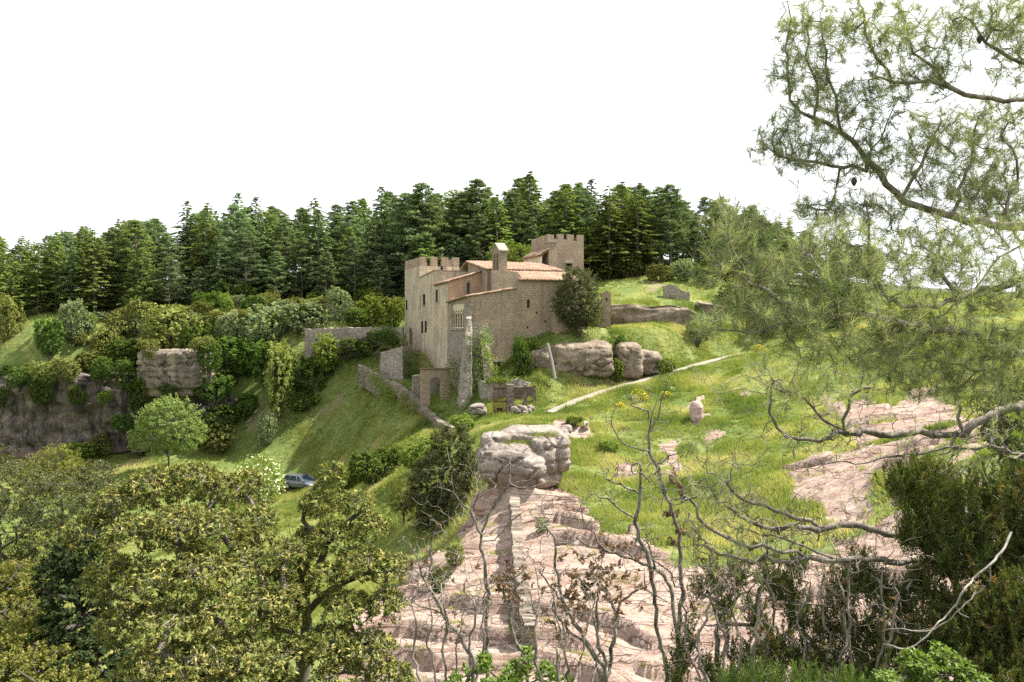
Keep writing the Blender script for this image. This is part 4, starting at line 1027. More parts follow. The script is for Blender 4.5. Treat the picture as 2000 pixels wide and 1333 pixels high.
V, F, t = crown_lobes([(0, 0, 8.5, 2.6, 2.6, 3.6), (1.3, .6, 6.6, 2.0, 2, 2.4), (-1.4, -.4, 6.4, 2, 2, 2.3), (.2, -1, 10.6, 1.5, 1.5, 2.2)], 6500, .34, 21, clump=60)
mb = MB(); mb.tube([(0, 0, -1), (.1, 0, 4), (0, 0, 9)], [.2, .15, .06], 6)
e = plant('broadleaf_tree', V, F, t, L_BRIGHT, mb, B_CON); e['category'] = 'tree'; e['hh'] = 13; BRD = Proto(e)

SKY = [(-60,455),(0,450),(60,452),(110,440),(170,425),(230,424),(290,428),(330,418),(360,392),(400,395),(430,398),(465,372),(500,385),(560,392),(620,385),(680,378),(745,362),
       (800,372),(850,360),(900,352),(960,345),(1030,332),(1090,352),(1150,345),(1220,352),(1300,362),(1340,380),(1400,382),(1460,402),(1500,418),(1560,440),(1640,470)]
SU = np.array(SKY)
def skyv(u): return np.interp(u, SU[:, 0], SU[:, 1])
FR = [(-80,618),(0,622),(100,628),(200,622),(330,605),(420,598),(540,592),(640,590),(720,580),(800,572),(900,560),(1000,552),(1100,540),(1200,540),(1290,545),(1400,540),(1500,560),(1600,600)]
FRu = np.array(FR)
spots = []
rr = np.random.default_rng(8)
rows = [(0.0, 3.7), (4.0, 4.1), (8.5, 4.5), (13.5, 4.7), (19.5, 4.9), (26, 5.0), (33, 5.6)]
for ri, (dy, sp) in enumerate(rows):
    Yb = 121 + dy; x = -0.66 * Yb + rr.uniform(0, 3)
    while x < 0.45 * Yb:
        u = 1000 + x / Yb * FPX; Yr = Yb - 3.0 * (1 if u < 350 else 0) + rr.uniform(-1.6, 1.6) + (3 if 850 < u < 1100 else 0) - (2 if u > 1380 else 0)
        xx = x + rr.uniform(-1, 1)
        spots.append((xx, Yr, ri)); x += sp * rr.uniform(.75, 1.35)
big = [(1105, 121, 357, 2), (1190, 119.5, 358, 2), (1245, 119, 372, 2), (1215, 123, 350, 0), (1310, 121, 360, 100), (1290, 126, 365, 100), (970, 124, 375, 0), (825, 124, 358, 101), (1155, 128, 345, 1),
       (1035, 133, 330, 0), (465, 134, 372, 1), (365, 133, 388, 1), (500, 137, 380, 1), (405, 132, 392, 0), (1410, 125, 380, 1), (1470, 124, 400, 103), (745, 135, 360, 1), (1250, 130, 352, 1),
       (75, 117, 470, 0), (110, 118, 462, 0), (20, 116, 490, 0), (615, 133, 383, 0), (232, 128, 424, 0), (480, 121, 450, 102), (540, 120, 490, 101), (390, 119, 520, 101), (930, 128, 350, 101), (330,119,500,100)]
allt = []
for u, Y, vt, k in big:
    x = (u - 1000) / FPX * Y; z = Hs(x, Y); h = (HV - vt) / FPX * Y - z; allt.append([x, Y, z, max(6, h), k, u, True])
bx = np.array([(a[0], a[1]) for a in allt])
for x, Y, ri in spots:
    if np.hypot(bx[:, 0] - x, bx[:, 1] - Y).min() < 2.6: continue
    z = Hs(x, Y); u = 1000 + x / Y * FPX
    lim = (HV - skyv(u) - rr.gamma(1.6, 13)) / FPX * Y - z
    h = min(rr.uniform(10.5, 16.5) if ri else rr.uniform(8, 14), lim)
    if ri >= 3: h = max(h, min(lim, 13))
    if h < 4.5: continue
    k = rr.choice([0, 1, 2, 3, 100, 101, 102, 103, 200], p=[.08, .10, .05, .03, .22, .18, .12, .11, .11]) if u > 250 else rr.choice([0, 1, 2, 3, 100, 102, 200], p=[.3, .2, .1, .1, .12, .12, .06])
    allt.append([x, Y, z, h, int(k), u, False])
LM = [(-400, 60, 'at the left edge of the photo'), (60, 190, 'above the round bright bush'), (190, 320, 'above the grey cliff ledges'), (320, 450, 'above the tall pale cliff block'), (450, 590, 'left of the retaining wall'),
      (590, 700, 'above the grassy retaining wall'), (700, 790, 'just left of the left tower'), (790, 905, 'behind the left tower'), (905, 1045, 'behind the bell gable'), (1045, 1145, 'behind the right tower'),
      (1145, 1230, 'right of the right tower'), (1230, 1330, 'above the grassy rise'), (1330, 1440, 'above the ruined wall'), (1440, 2500, 'behind the branches of the near pine')]
def lm(u):
    for a, b, s in LM:
        if a <= u < b: return s
    return 'at the edge of the wood'
def OW(i, n): return '' if n == 1 else ['first', 'second', 'third', 'fourth', 'fifth', 'sixth', 'seventh', 'eighth', 'ninth', 'tenth', 'eleventh', 'twelfth', 'thirteenth', 'fourteenth', 'fifteenth', 'sixteenth', 'seventeenth', 'eighteenth'][min(i, 17)] + ' '
bucket = {}
for a in allt:
    x, Y, z, h, k, u, b_ = a
    kd = 'broadleaf' if k == 200 else ('cedar' if k < 100 else 'pine')
    row = 'front row' if Y < 124 else ('middle rows' if Y < 137 else 'back rows')
    bucket.setdefault((kd, row, lm(u)), []).append(a)
ADJ1 = {'cedar': 'layered green cedar', 'pine': 'dark bushy pine', 'broadleaf': 'leafy tree'}
for (kd, row, place_), L_ in bucket.items():
    L_.sort(key=lambda a: a[5])
    for i, (x, Y, z, h, k, u, b_) in enumerate(L_):
        pr = BRD if k == 200 else (CED[k] if k < 100 else PIN[k - 100]); s = h / pr.e['hh'] if k == 200 else h / 14.0
        w = s * rr.uniform(.95, 1.4) if not b_ else s * 1.25
        lab = (OW(i, len(L_)) + ADJ1[kd] + (' from the left' if len(L_) > 1 else '') + ', ' + row + ', ' + place_)
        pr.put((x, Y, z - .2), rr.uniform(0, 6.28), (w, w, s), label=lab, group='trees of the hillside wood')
for pr in CED + PIN + [BRD]:
    if not pr.used: print('unused proto', pr.e.name)
    if 'hh' in pr.e: del pr.e['hh']
# ------------------------------------------------------------------ boulders and cliffs
def rock_mat(name, c1, c2, c3, low=None, zlow=0.0, streak=0.0):
    g = NG(name); p = g.pos(); a = g.noise(p, 1.1, 6, 0.65); b = g.noise(p, 5.5, 5, 0.7); st = g.noise(g.map(p, (.4, .4, 3.0)), 1.6, 5, .6)
    col = g.ramp(a, [(.35, c1), (.55, c2), (.72, c3)])
    col = g.mix(g.ramp(b, [(.40, .6), (.55, 0)]), col, tuple(.45 * x for x in c1)); col = g.mix(g.ramp(st, [(.55, 0), (.68, .45)]), col, tuple(.8 * x for x in c1))
    lich = g.noise(p, 17, 3, .6); col = g.mix(g.ramp(lich, [(.62, 0), (.70, .5)]), col, (.52, .50, .45))
    if streak:
        sk = g.noise(g.map(p, (1.1, 1.1, .12)), 1.0, 5, .6); col = g.mix(g.ramp(sk, [(.46, 0), (.60, streak)]), col, (.035, .033, .032))
    if low:
        sz = g.n('SeparateXYZ'); g.l(p, sz.inputs[0]); f = g.math('ADD', sz.outputs[2], g.math('MULTIPLY', a, 1.5))
        mr = g.n('MapRange'); g.l(f, mr.inputs[0]); mr.inputs[1].default_value = zlow; mr.inputs[2].default_value = zlow + 1.2; mr.inputs[3].default_value = 1; mr.inputs[4].default_value = 0
        col = g.mix(mr.outputs[0], col, low)
    h = g.math('ADD', g.math('MULTIPLY', a, 2.0), b); g.principled(col, .95, g.bump(h, .9, .10), .1); return g.m
def lumps_mesh(name, lumps, vox, amp, mat, parent=None, seed=0, strata=0.0, flat=.0):
    """rounded blocks (cx,cy,cz,rx,ry,rz,power) fused into one skin and weathered"""
    import bmesh
    bm = bmesh.new()
    for (cx, cy, cz, rx, ry, rz, pw) in lumps:
        r = bmesh.ops.create_icosphere(bm, subdivisions=4, radius=1)
        for v in r['verts']:
            d = v.co; m = (abs(d.x) ** pw + abs(d.y) ** pw + abs(d.z) ** pw) ** (1 / pw); q = d / m
            v.co = Vector((cx + q.x * rx, cy + q.y * ry, cz + q.z * rz))
    me = bpy.data.meshes.new(name); bm.to_mesh(me); bm.free()
    o = bpy.data.objects.new('tmp', me); COL.objects.link(o); m = o.modifiers.new('r', 'REMESH'); m.mode = 'VOXEL'; m.voxel_size = vox
    dg = bpy.context.evaluated_depsgraph_get(); m2 = bpy.data.meshes.new_from_object(o.evaluated_get(dg)); bpy.data.objects.remove(o)
    n = len(m2.vertices); V = np.empty(n * 3, np.float32); m2.vertices.foreach_get('co', V); V = V.reshape(-1, 3).astype(float)
    Nn = np.empty(n * 3, np.float32); m2.vertices.foreach_get('normal', Nn); Nn = Nn.reshape(-1, 3)
    d = amp * (fbm(V[:, 0] * .7 + seed, V[:, 1] * .7, V[:, 2] * .9, oct=5, gain=.55) * 1.6)
    cr_ = np.abs(fbm(V[:, 0] * .45 + seed + 9, V[:, 1] * .45, V[:, 2] * .55, oct=3)); d -= max(amp * 1.6, .22) * (1 - sstep(0, .045, cr_))
    if strata:
        s = V[:, 2] * 1.3 + .5 * fbm(V[:, 0] * .5, V[:, 1] * .5, oct=2) + seed; f = s - np.floor(s); d += strata * (sstep(0, .25, f) * (1 - sstep(.8, 1, f)) - .5)
    V = V + Nn * d[:, None]
    m2.vertices.foreach_set('co', V.astype(np.float32).ravel()); m2.polygons.foreach_set('use_smooth', np.ones(len(m2.polygons), bool)); m2.update(); m2.name = name
    m2.materials.clear(); return mkobj(name, m2, mat, parent)
R_GREY = rock_mat('grey_boulder_rock', (.17, .14, .118), (.27, .23, .198), (.38, .335, .29), low=(.27, .175, .14), zlow=-9.6)
R_BROWN = rock_mat('brown_weathered_rock', (.17, .135, .105), (.27, .215, .155), (.38, .30, .215), streak=.35)
R_CLIFF = rock_mat('streaked_cliff_rock', (.075, .060, .052), (.16, .135, .118), (.30, .25, .21), streak=.97, low=(.17, .115, .095), zlow=-15.0)
R_PALE = rock_mat('pale_cliff_rock', (.15, .125, .095), (.25, .21, .16), (.34, .29, .225), streak=.6)
R_PINK = rock_mat('pink_outcrop_rock', (.34, .23, .185), (.44, .33, .275), (.54, .44, .38))

k = 52 / FPX
def LP(u, v, Y, hw, hh, dy, pw=4): q = P(u, v, Y); kk = Y / FPX; return (q[0], Y, q[2], hw * kk, dy, hh * kk, pw)
o = lumps_mesh('boulder', [LP(994, 903, 52.2, 60, 38, 2.0, 3.2), LP(1041, 912, 50.4, 24, 19, 1.3, 2.8), LP(972, 857, 53.4, 30, 14, 1.3, 3.5), LP(1040, 848, 54.2, 58, 13, 1.9, 4),
                           LP(1062, 885, 52.8, 28, 36, 1.9, 3.4), LP(1097, 883, 52.6, 15, 35, 1.4, 3), LP(1015, 930, 52.2, 62, 26, 1.7, 2.6), LP(1060, 925, 53, 36, 24, 1.6, 2.6), LP(1100, 847, 54.3, 12, 11, .9, 2.5), LP(1018, 962, 52.8, 66, 20, 2.2, 3), LP(1005, 985, 52.6, 84, 18, 2.6, 3), LP(1085, 985, 53, 40, 14, 2.2, 3)],
               .08, .13, R_GREY, seed=3, strata=.11)
tag(o, 'huge pale grey weathered boulder on the reddish rock ledge above the pink slope', 'boulder')
o = lumps_mesh('boulder', [LP(1134, 704, 85.6, 62, 32, 2.4, 5), LP(1100, 706, 86.0, 30, 27, 2.0, 4), LP(1165, 700, 86, 30, 33, 2.2, 5)], .14, .22, R_BROWN, seed=11, strata=.08)
tag(o, 'large long brown overhanging rock under the grassy bank, crossed by a leaning pole', 'boulder', 'boulders under the grassy bank')
o = lumps_mesh('boulder', [LP(1228, 706, 86.5, 25, 35, 2.0, 4), LP(1258, 708, 87.5, 32, 25, 1.8, 3.2)], .14, .2, R_BROWN, seed=23, strata=.07)
tag(o, 'tapering brown rock right of the dark cleft under the grassy bank', 'boulder', 'boulders under the grassy bank')
o = lumps_mesh('boulder', [LP(1054, 704, 84.8, 25, 22, 1.6, 3), LP(1070, 700, 85.6, 20, 24, 1.5, 3)], .12, .16, R_BROWN, seed=31)
tag(o, 'small grey brown rock between the castle wall and the leaning pole', 'boulder', 'boulders under the grassy bank')
def sprout(name, pts, n, h, w, mat, lab, seed, spread=.3, cat='grass tuft'):
    r = np.random.default_rng(seed); pts = np.array(pts, float); i = r.integers(0, max(1, len(pts) - 1), n); f = r.random(n)[:, None]; C = pts[i] * (1 - f) + pts[np.minimum(i + 1, len(pts) - 1)] * f + r.normal(0, spread, (n, 3)) * [1, 1, .15]
    a = r.uniform(0, 6.28, n); V, F, t = leaf_tris(C - pts[0], norm(np.stack([r.normal(0, .45, n), r.normal(0, .45, n), np.ones(n)], 1)), np.stack([np.cos(a), np.sin(a), 0 * a], 1), h * r.uniform(.5, 1.3, n), w, np.clip(r.normal(.5, .2, n), 0, 1))
    return tag(mkobj(name, mkmesh(name, V, F, False, t), mat, None, pts[0]), lab, cat)
sprout('grass_tuft', [P(985, 868, 51.6), P(1020, 866, 51.8), P(1045, 872, 52)], 700, .28, .03, L_BRIGHT, 'strip of grass on the ledge across the huge grey boulder', 1, .3)
sprout('grass_tuft', [P(1050, 852, 52.2), P(1078, 850, 52.4)], 500, .35, .03, L_OLIVE, 'tuft of dry grass near the top right of the huge grey boulder', 2, .3)
sprout('grass_tuft', [P(1048, 885, 51.2), P(1056, 900, 51.2)], 350, .28, .03, L_BRIGHT, 'grass growing in the cleft of the huge grey boulder', 3, .2)
sprout('grass_tuft', [P(965, 838, 54), P(1010, 832, 55), P(1060, 832, 56)], 600, .25, .03, L_OLIVE, 'grass along the back edge on top of the huge grey boulder', 4, .4)
mb = MB(); a, b = P(1069, 671, 82.9), P(1084, 741, 81.8); mb.tube([a, (a + b) / 2 + [.06, 0, 0], b], .17, 7)
tag(mb.build('leaning_pole', M_POLE, fix=False), 'thick grey wooden pole leaning against the brown overhanging rock', 'pole')

def cliff(name, line, ztop, zbot, mat, over=.5, amp=.7, seed=0, res=.3, back=3.5, strata=.35, label=None, cat=None):
    """a rock face following a ground line, with layered overhangs; its top runs back into the hill"""
    line = np.asarray(line, float); d = np.r_[0, np.cumsum(np.linalg.norm(np.diff(line, axis=0), axis=1))]; n = int(d[-1] / res); q = np.linspace(0, d[-1], n)
    C = np.stack([np.interp(q, d, line[:, i]) for i in range(2)], 1); zt = np.interp(q, d, ztop); zb = np.interp(q, d, zbot)
    T = np.gradient(C, axis=0); T /= np.linalg.norm(T, axis=1, keepdims=True); N = np.stack([T[:, 1], -T[:, 0]], 1)   # faces the camera when the line runs right
    m = int((zt - zb).max() / res) + 2; h = np.linspace(0, 1, m); V = []
    for j in range(m):
        z = zb + (zt - zb) * h[j]; s = z * .55 + .6 * fbm(C[:, 0] * .15, z * .1 + seed, oct=2); f = s - np.floor(s)
        off = over * (h[j] ** 1.5) + strata * (np.where(f > .5, .5, -.5) * sstep(0, .12, np.abs(f - .5)) + .3 * f) + amp * fbm(C[:, 0] * .35 + seed, C[:, 1] * .35, z * .45, oct=5, gain=.55) * 1.5 - .8 * (h[j] > .93)
        V.append(np.stack([C[:, 0] + N[:, 0] * off, C[:, 1] + N[:, 1] * off, z], 1))
    for b_, dz in ((.5, .05), (1.5, -.1), (back, -1.5)):
        V.append(np.stack([C[:, 0] - N[:, 0] * b_, C[:, 1] - N[:, 1] * b_, zt + dz + .2 * fbm(C[:, 0] * .5, b_ + seed, oct=2)], 1))
    V.append(np.stack([C[:, 0] - N[:, 0] * back, C[:, 1] - N[:, 1] * back, zb], 1)); V = np.array(V); R = V.shape[0]
    V = V.transpose(1, 0, 2).reshape(-1, 3); F = [[i * R + j, i * R + (j + 1) % R, (i + 1) * R + (j + 1) % R, (i + 1) * R + j] for i in range(n - 1) for j in range(R)]
    me = mkmesh(name, V, [np.array(F), np.array([list(range(R)), [(n - 1) * R + j for j in range(R)][::-1]])], True)
    import bmesh
    bm = bmesh.new(); bm.from_mesh(me); bmesh.ops.recalc_face_normals(bm, faces=bm.faces); bm.to_mesh(me); bm.free()
    return tag(mkobj(name, me, mat), label, cat, kind='structure')
def CL(s):
    q = [P(*map(float, a.split())) for a in s.split(';')]; return [(a[0], a[1]) for a in q], [a[2] for a in q]
l, zt = CL('-60 745 101;0 738 100;70 742 99;120 722 99;175 735 99.5;230 728 100;270 735 101'); _, zb = CL('-60 900 101;0 890 100;70 895 99;120 892 99;175 890 99.5;230 885 100;270 880 101')
cliff('cliff', l, zt, zb, R_CLIFF, over=1.2, seed=2, amp=1.1, strata=.15)
tag(lumps_mesh('cliff_block', [LP(338, 706, 100.5, 52, 22, 3.2, 10), LP(352, 735, 100.6, 54, 22, 3.2, 10), LP(345, 758, 100.9, 50, 14, 3, 8), LP(310, 720, 100.4, 28, 26, 2.6, 7), LP(378, 716, 100.2, 30, 26, 2.6, 9), LP(400, 738, 101.4, 24, 26, 2.4, 7)], .14, .26, R_PALE, seed=71, strata=.10), 'pale tan layered rock block standing out from the cliff top', 'rock')
l, zt = CL('255 770 100;300 760 99.5;380 765 100.5;455 775 101.5;480 790 102'); _, zb = CL('255 885 100;300 880 99.5;380 850 100.5;455 815 101.5;480 812 102')
cliff('cliff', l, zt, np.array(zb), R_CLIFF, over=.5, seed=13, amp=.6)
l, zt = CL('1193 597 96.5;1230 594 96.2;1275 600 96.5;1310 596 97;1345 600 98;1358 612 99'); _, zb = CL('1193 642 96.5;1230 641 96.2;1275 640 96.5;1310 638 97;1345 637 98;1358 634 99')
cliff('rock_band', l, zt, np.array(zb) - .3, R_BROWN, over=.4, seed=17, amp=.35, strata=.2, res=.22)
l, zt = CL('1364 590 103;1395 594 103;1420 600 104'); _, zb = CL('1364 618 103;1395 620 103;1420 620 104')
cliff('rock_band', l, zt, np.array(zb) - .3, R_BROWN, over=.3, seed=27, amp=.3, res=.22)
# dark rock under the retaining wall and beside the ramp

def stone(u, v, Y, hw, hh, dy, seed, lab, mat=R_PINK, pw=2.6, cat='rock', group=None):
    o = lumps_mesh('rock', [LP(u, v, Y, hw, hh, dy, pw), LP(u + hw * .35, v + hh * .3, Y - dy * .2, hw * .7, hh * .7, dy * .8, pw)], max(.05, hw * Y / FPX / 12), .12, mat, seed=seed); return tag(o, lab, cat, group)
stone(1360, 808, G(1360, 830)[1] + .6, 11, 24, .6, 41, 'upright pale rock standing alone in the grass right of the path')
stone(932, 800, 78, 17, 11, .8, 42, 'pale rounded rock left of the rusty iron gate', R_GREY)
stone(1145, 812 + 20, G(1146, 842)[1] + .2, 5, 10, .3, 43, 'small pale standing stone in the grass right of the big boulder')
stone(1105, 838, 57, 12, 9, .6, 44, 'small rounded rock on top right of the huge grey boulder', R_GREY)
for i, (u, v) in enumerate([(1004, 800), (1012, 803), (1022, 799), (1031, 804), (1040, 800), (1026, 807), (1015, 796), (1036, 796)]):
    q = G(u, v + 6); stone(u, v, q[1] - .1, 6, 5, .25, 50 + i, ['first','third','fifth','eighth','last','sixth','fourth','seventh'][i] + ' loose pale stone from the left in the heap below the ruined hut', R_GREY, group='loose stones by the ruined hut')

# ------------------------------------------------------------------ the parked car
def build_car(loc, yaw):
    car = empty('parked_car', loc, yaw, 'small silver grey car parked in the meadow below the castle', 'car')
    g = NG('car_paint'); q = g.principled((.16, .165, .20), .28, spec=.6, metallic=.6); q.inputs['Coat Weight'].default_value = .6; paint = g.m
    g = NG('car_glass'); g.principled((.03, .05, .07), .06, spec=1.0); glass = g.m
    g = NG('tyre_rubber'); g.principled((.02, .02, .02), .8); tyre = g.m
    g = NG('alloy'); g.principled((.5, .5, .52), .35, metallic=.9); alloy = g.m
    g = NG('lamp_glass'); g.principled((.75, .77, .8), .1, spec=.9); lamp = g.m
    # cross sections along x (front +x): x, half width, sill z, belt z
    sec = [(-2.02, .68, .45, .78), (-1.95, .78, .30, .95), (-1.5, .84, .24, 1.0), (-.6, .86, .22, .98), (.4, .86, .22, .95), (1.0, .85, .24, .93), (1.5, .82, .26, .84), (1.9, .74, .30, .72), (2.03, .62, .38, .60)]
    V, F = [], []
    for (x, w, z0, z1) in sec:
        hN = z1 - z0
        for (yy, zz) in [(-w * .9, z0), (-w, z0 + .12), (-w * 1.0, z0 + hN * .6), (-w * .93, z1 - .04), (-w * .8, z1), (0, z1 + .04), (w * .8, z1), (w * .93, z1 - .04), (w, z0 + hN * .6), (w, z0 + .12), (w * .9, z0)]: V.append((x, yy, zz))
    R = 11
    for i in range(len(sec) - 1):
        for j in range(R): F.append([i * R + j, i * R + (j + 1) % R, (i + 1) * R + (j + 1) % R, (i + 1) * R + j])
    mb = MB(); mb.add(V, F + [list(range(R)), list(range((len(sec) - 1) * R, len(sec) * R))]); mb.build('body', paint, car, smooth=True, bevel=0)
    # cabin: glass house with a painted roof
    def ring(x0, x1, w, z): return [(x0, -w, z), (x1, -w, z), (x1, w, z), (x0, w, z)]
    b, t = ring(-1.9, 1.05, .80, .97), ring(-1.62, .18, .62, 1.44)
    mb = MB(); mb.add(b + t, [[0, 1, 5, 4], [1, 2, 6, 5], [2, 3, 7, 6], [3, 0, 4, 7]]); mb.build('window_glass', glass, car, smooth=False)
    mb = MB(); b, t = ring(-1.68, .22, .65, 1.44), ring(-1.5, .02, .5, 1.50); mb.add(b + t, [[0, 1, 5, 4], [1, 2, 6, 5], [2, 3, 7, 6], [3, 0, 4, 7], [4, 5, 6, 7], [3, 2, 1, 0]]); mb.build('roof', paint, car)
    for sgn in (-1, 1):
        for pts in ([(1.05, .81, .96), (.2, .645, 1.44)], [(-.05, .83, .97), (-.15, .66, 1.44)], [(-1.0, .83, .97), (-1.0, .66, 1.44)], [(-1.9, .80, .96), (-1.64, .64, 1.44)]):
            mb = MB(); mb.tube([(x, y * sgn, z) for x, y, z in pts], .045, 5); mb.build('pillar', paint, car, fix=False)
        mb = MB(); mb.box(.72, .9, sgn * .98 - .12, sgn * .98 + .12, .96, 1.1); mb.build('mirror', paint, car, bevel=.03)
        mb = MB(); mb.box(1.62, 1.96, sgn * .60 - .14, sgn * .60 + .14, .60, .74); mb.build('headlight', lamp, car, bevel=.03)
        for x in (-1.28, 1.25):
            wh = MB(); n = 18
            for (r0, r1, y0, y1, nm, mt) in ((.33, .20, .66, .88, 'tyre', tyre), (.20, .03, .69, .87, 'rim', alloy)):
                w_ = MB(); Vv = []; Ff = []
                for (r, y) in ((r0, y0), (r0, y1), (r1, y1 + .005), (r1, y0)):
                    for k in range(n): a = k * 2 * math.pi / n; Vv.append((x + r * math.cos(a), sgn * y, .33 + r * math.sin(a)))
                for i in range(4):
                    for k in range(n): Ff.append([i * n + k, i * n + (k + 1) % n, ((i + 1) % 4) * n + (k + 1) % n, ((i + 1) % 4) * n + k])
                w_.add(Vv, Ff)
                if nm == 'tyre': wo2 = w_.build('wheel', tyre, car, smooth=False)
                else: w_.build('rim', alloy, wo2)
    mb = MB(); mb.box(1.9, 2.06, -.45, .45, .38, .52); mb.build('grille', tyre, car, bevel=.02)
    mb = MB(); mb.box(2.06, 2.075, -.24, .24, .42, .50); mb.build('number_plate', lamp, car)
    return car
cq = P(590, 938, 88); build_car((cq[0], 88, Hs(cq[0], 88) + .02), rad(-28))
# ------------------------------------------------------------------ shrubs and single trees of the middle distance
def shrub_proto(name, cat, lobes, n, leaf, seed, mat, up=.3, clump=40, h=2.0, stems=5, bark=B_DARK, stem='stem', ar=.55, droop=0):
    V, F, t = crown_lobes(lobes, n, leaf, seed, clump=clump, up=up, ar=ar, droop=droop); mb = MB(); r = np.random.default_rng(seed)
    for i in range(stems):
        l = lobes[i % len(lobes)]; mb.tube([(r.uniform(-.15, .15), r.uniform(-.15, .15), -.4), (l[0] * .5, l[1] * .5, l[2] * .5), (l[0], l[1], l[2])], [.05, .035, .012], 5)
    e = plant(name, V, F, t, mat, mb, bark, stem=stem); e['category'] = cat; return Proto(e)
def lobset(seed, k, w=1.0, h=1.0):
    r = np.random.default_rng(seed); out = [(0, 0, h * .55, w * .62, w * .62, h * .5)]
    for i in range(k): a = r.uniform(0, 6.28); d = w * r.uniform(.3, .6); s = r.uniform(.32, .5); out.append((d * math.cos(a), d * math.sin(a), h * r.uniform(.3, .95 - s * .3), w * s, w * s, h * s * .85))
    return out
KINDS = {}
def kind(key, mat, n=3, leaf=.13, cnt=5200, adj='green', **kw):
    KINDS[key] = ([shrub_proto('bush', 'bush', lobset(hash(key) % 90 + i * 7 if False else (sum(map(ord, key)) + i * 7), 6 + i, 1.0, 2.0), cnt, leaf, 100 + i + sum(map(ord, key)), mat, **kw) for i in range(n)], adj)
kind('bright', L_BRIGHT, adj='bright green'); kind('dark', L_DARK, adj='dark green'); kind('olive', L_OLIVE, adj='olive green'); kind('grey', L_GREY, adj='grey green'); kind('gold', L_GOLD, adj='golden green', n=2)
kind('holm', L_HOLM, adj='dark grey-green', leaf=.10, cnt=8500, n=2)
cnt_ = [0]
def bush(kd, u, vt, w, vb=None, Y=None, label=None, group='shrubs on the slopes around the castle', sink=.15):
    """a shrub seen at column u, from row vt down to vb, w pixels wide"""
    if Y is None: q = G(u, vb); x, Y, z = q
    else: x = (u - 1000) / FPX * Y; z = Hs(x, Y)
    h = (HV - vt) / FPX * Y - z
    if vb is not None and Y is not None and KW.get('force'): pass
    W_ = w / FPX * Y / 2; protos, adj = KINDS[kd]; cnt_[0] += 1; pr = protos[cnt_[0] % len(protos)]; h = max(h, .3)
    h0 = min(h, W_ * 3.2) if vb is None else h
    pr.put((x, Y, z - sink * h + (h - h0)), rng.uniform(0, 6.28), (W_ * 1.05, W_ * 1.05, h0 / 2 * (1 + sink)), label=label or '', group=group)
KW = {}
def hang(kd, u, v, Y, w, h, label):
    protos, adj = KINDS[kd]; cnt_[0] += 1; q = P(u, v, Y); k_ = Y / FPX
    protos[cnt_[0] % len(protos)].put((q[0], Y, q[2]), rng.uniform(0, 6.28), (w / 2 * k_, w / 2 * k_ * .8, h / 2 * k_), label=label, group='bushes growing on the cliff')
for s in '''dark 40 758 98 70 40 dark bush hanging over the rim of the cliff at the far left
olive 85 752 97.6 60 44 olive bush hanging over the cliff rim above the dark cleft
dark 80 800 97.4 50 56 dark growth filling the cleft in the cliff
olive 130 748 97.6 70 44 olive bush hanging over the rim right of the cleft
dark 150 790 97.2 44 36 dark tuft on the cliff face below the olive bush
dark 195 752 97.8 70 50 dark bush hanging over the rim in the middle of the streaked cliff
bright 205 790 97.6 36 26 small bright tuft on the streaked cliff face
dark 250 765 98.4 60 60 dark bush in the gully left of the pale block
dark 268 815 98 56 70 dark growth at the bottom of the gully by the pale block
dark 240 850 97.6 60 40 dark scrub at the cliff foot left of the ash tree
olive 290 700 97.6 50 36 olive bush at the upper left corner of the pale block
dark 410 735 98 60 60 dark bush against the right side of the pale block
olive 395 694 98 56 34 olive bush on the top right corner of the pale block
dark 330 776 98 70 26 dark growth along the base of the pale block
dark 420 790 99 80 50 dark bush over the lower ledge behind the ash tree
dark 5 800 97.5 40 40 dark tuft at the photo's left edge on the cliff face'''.split('\n'):
    a = s.split(' ', 6); hang(a[0], *map(float, a[1:6]), a[6])
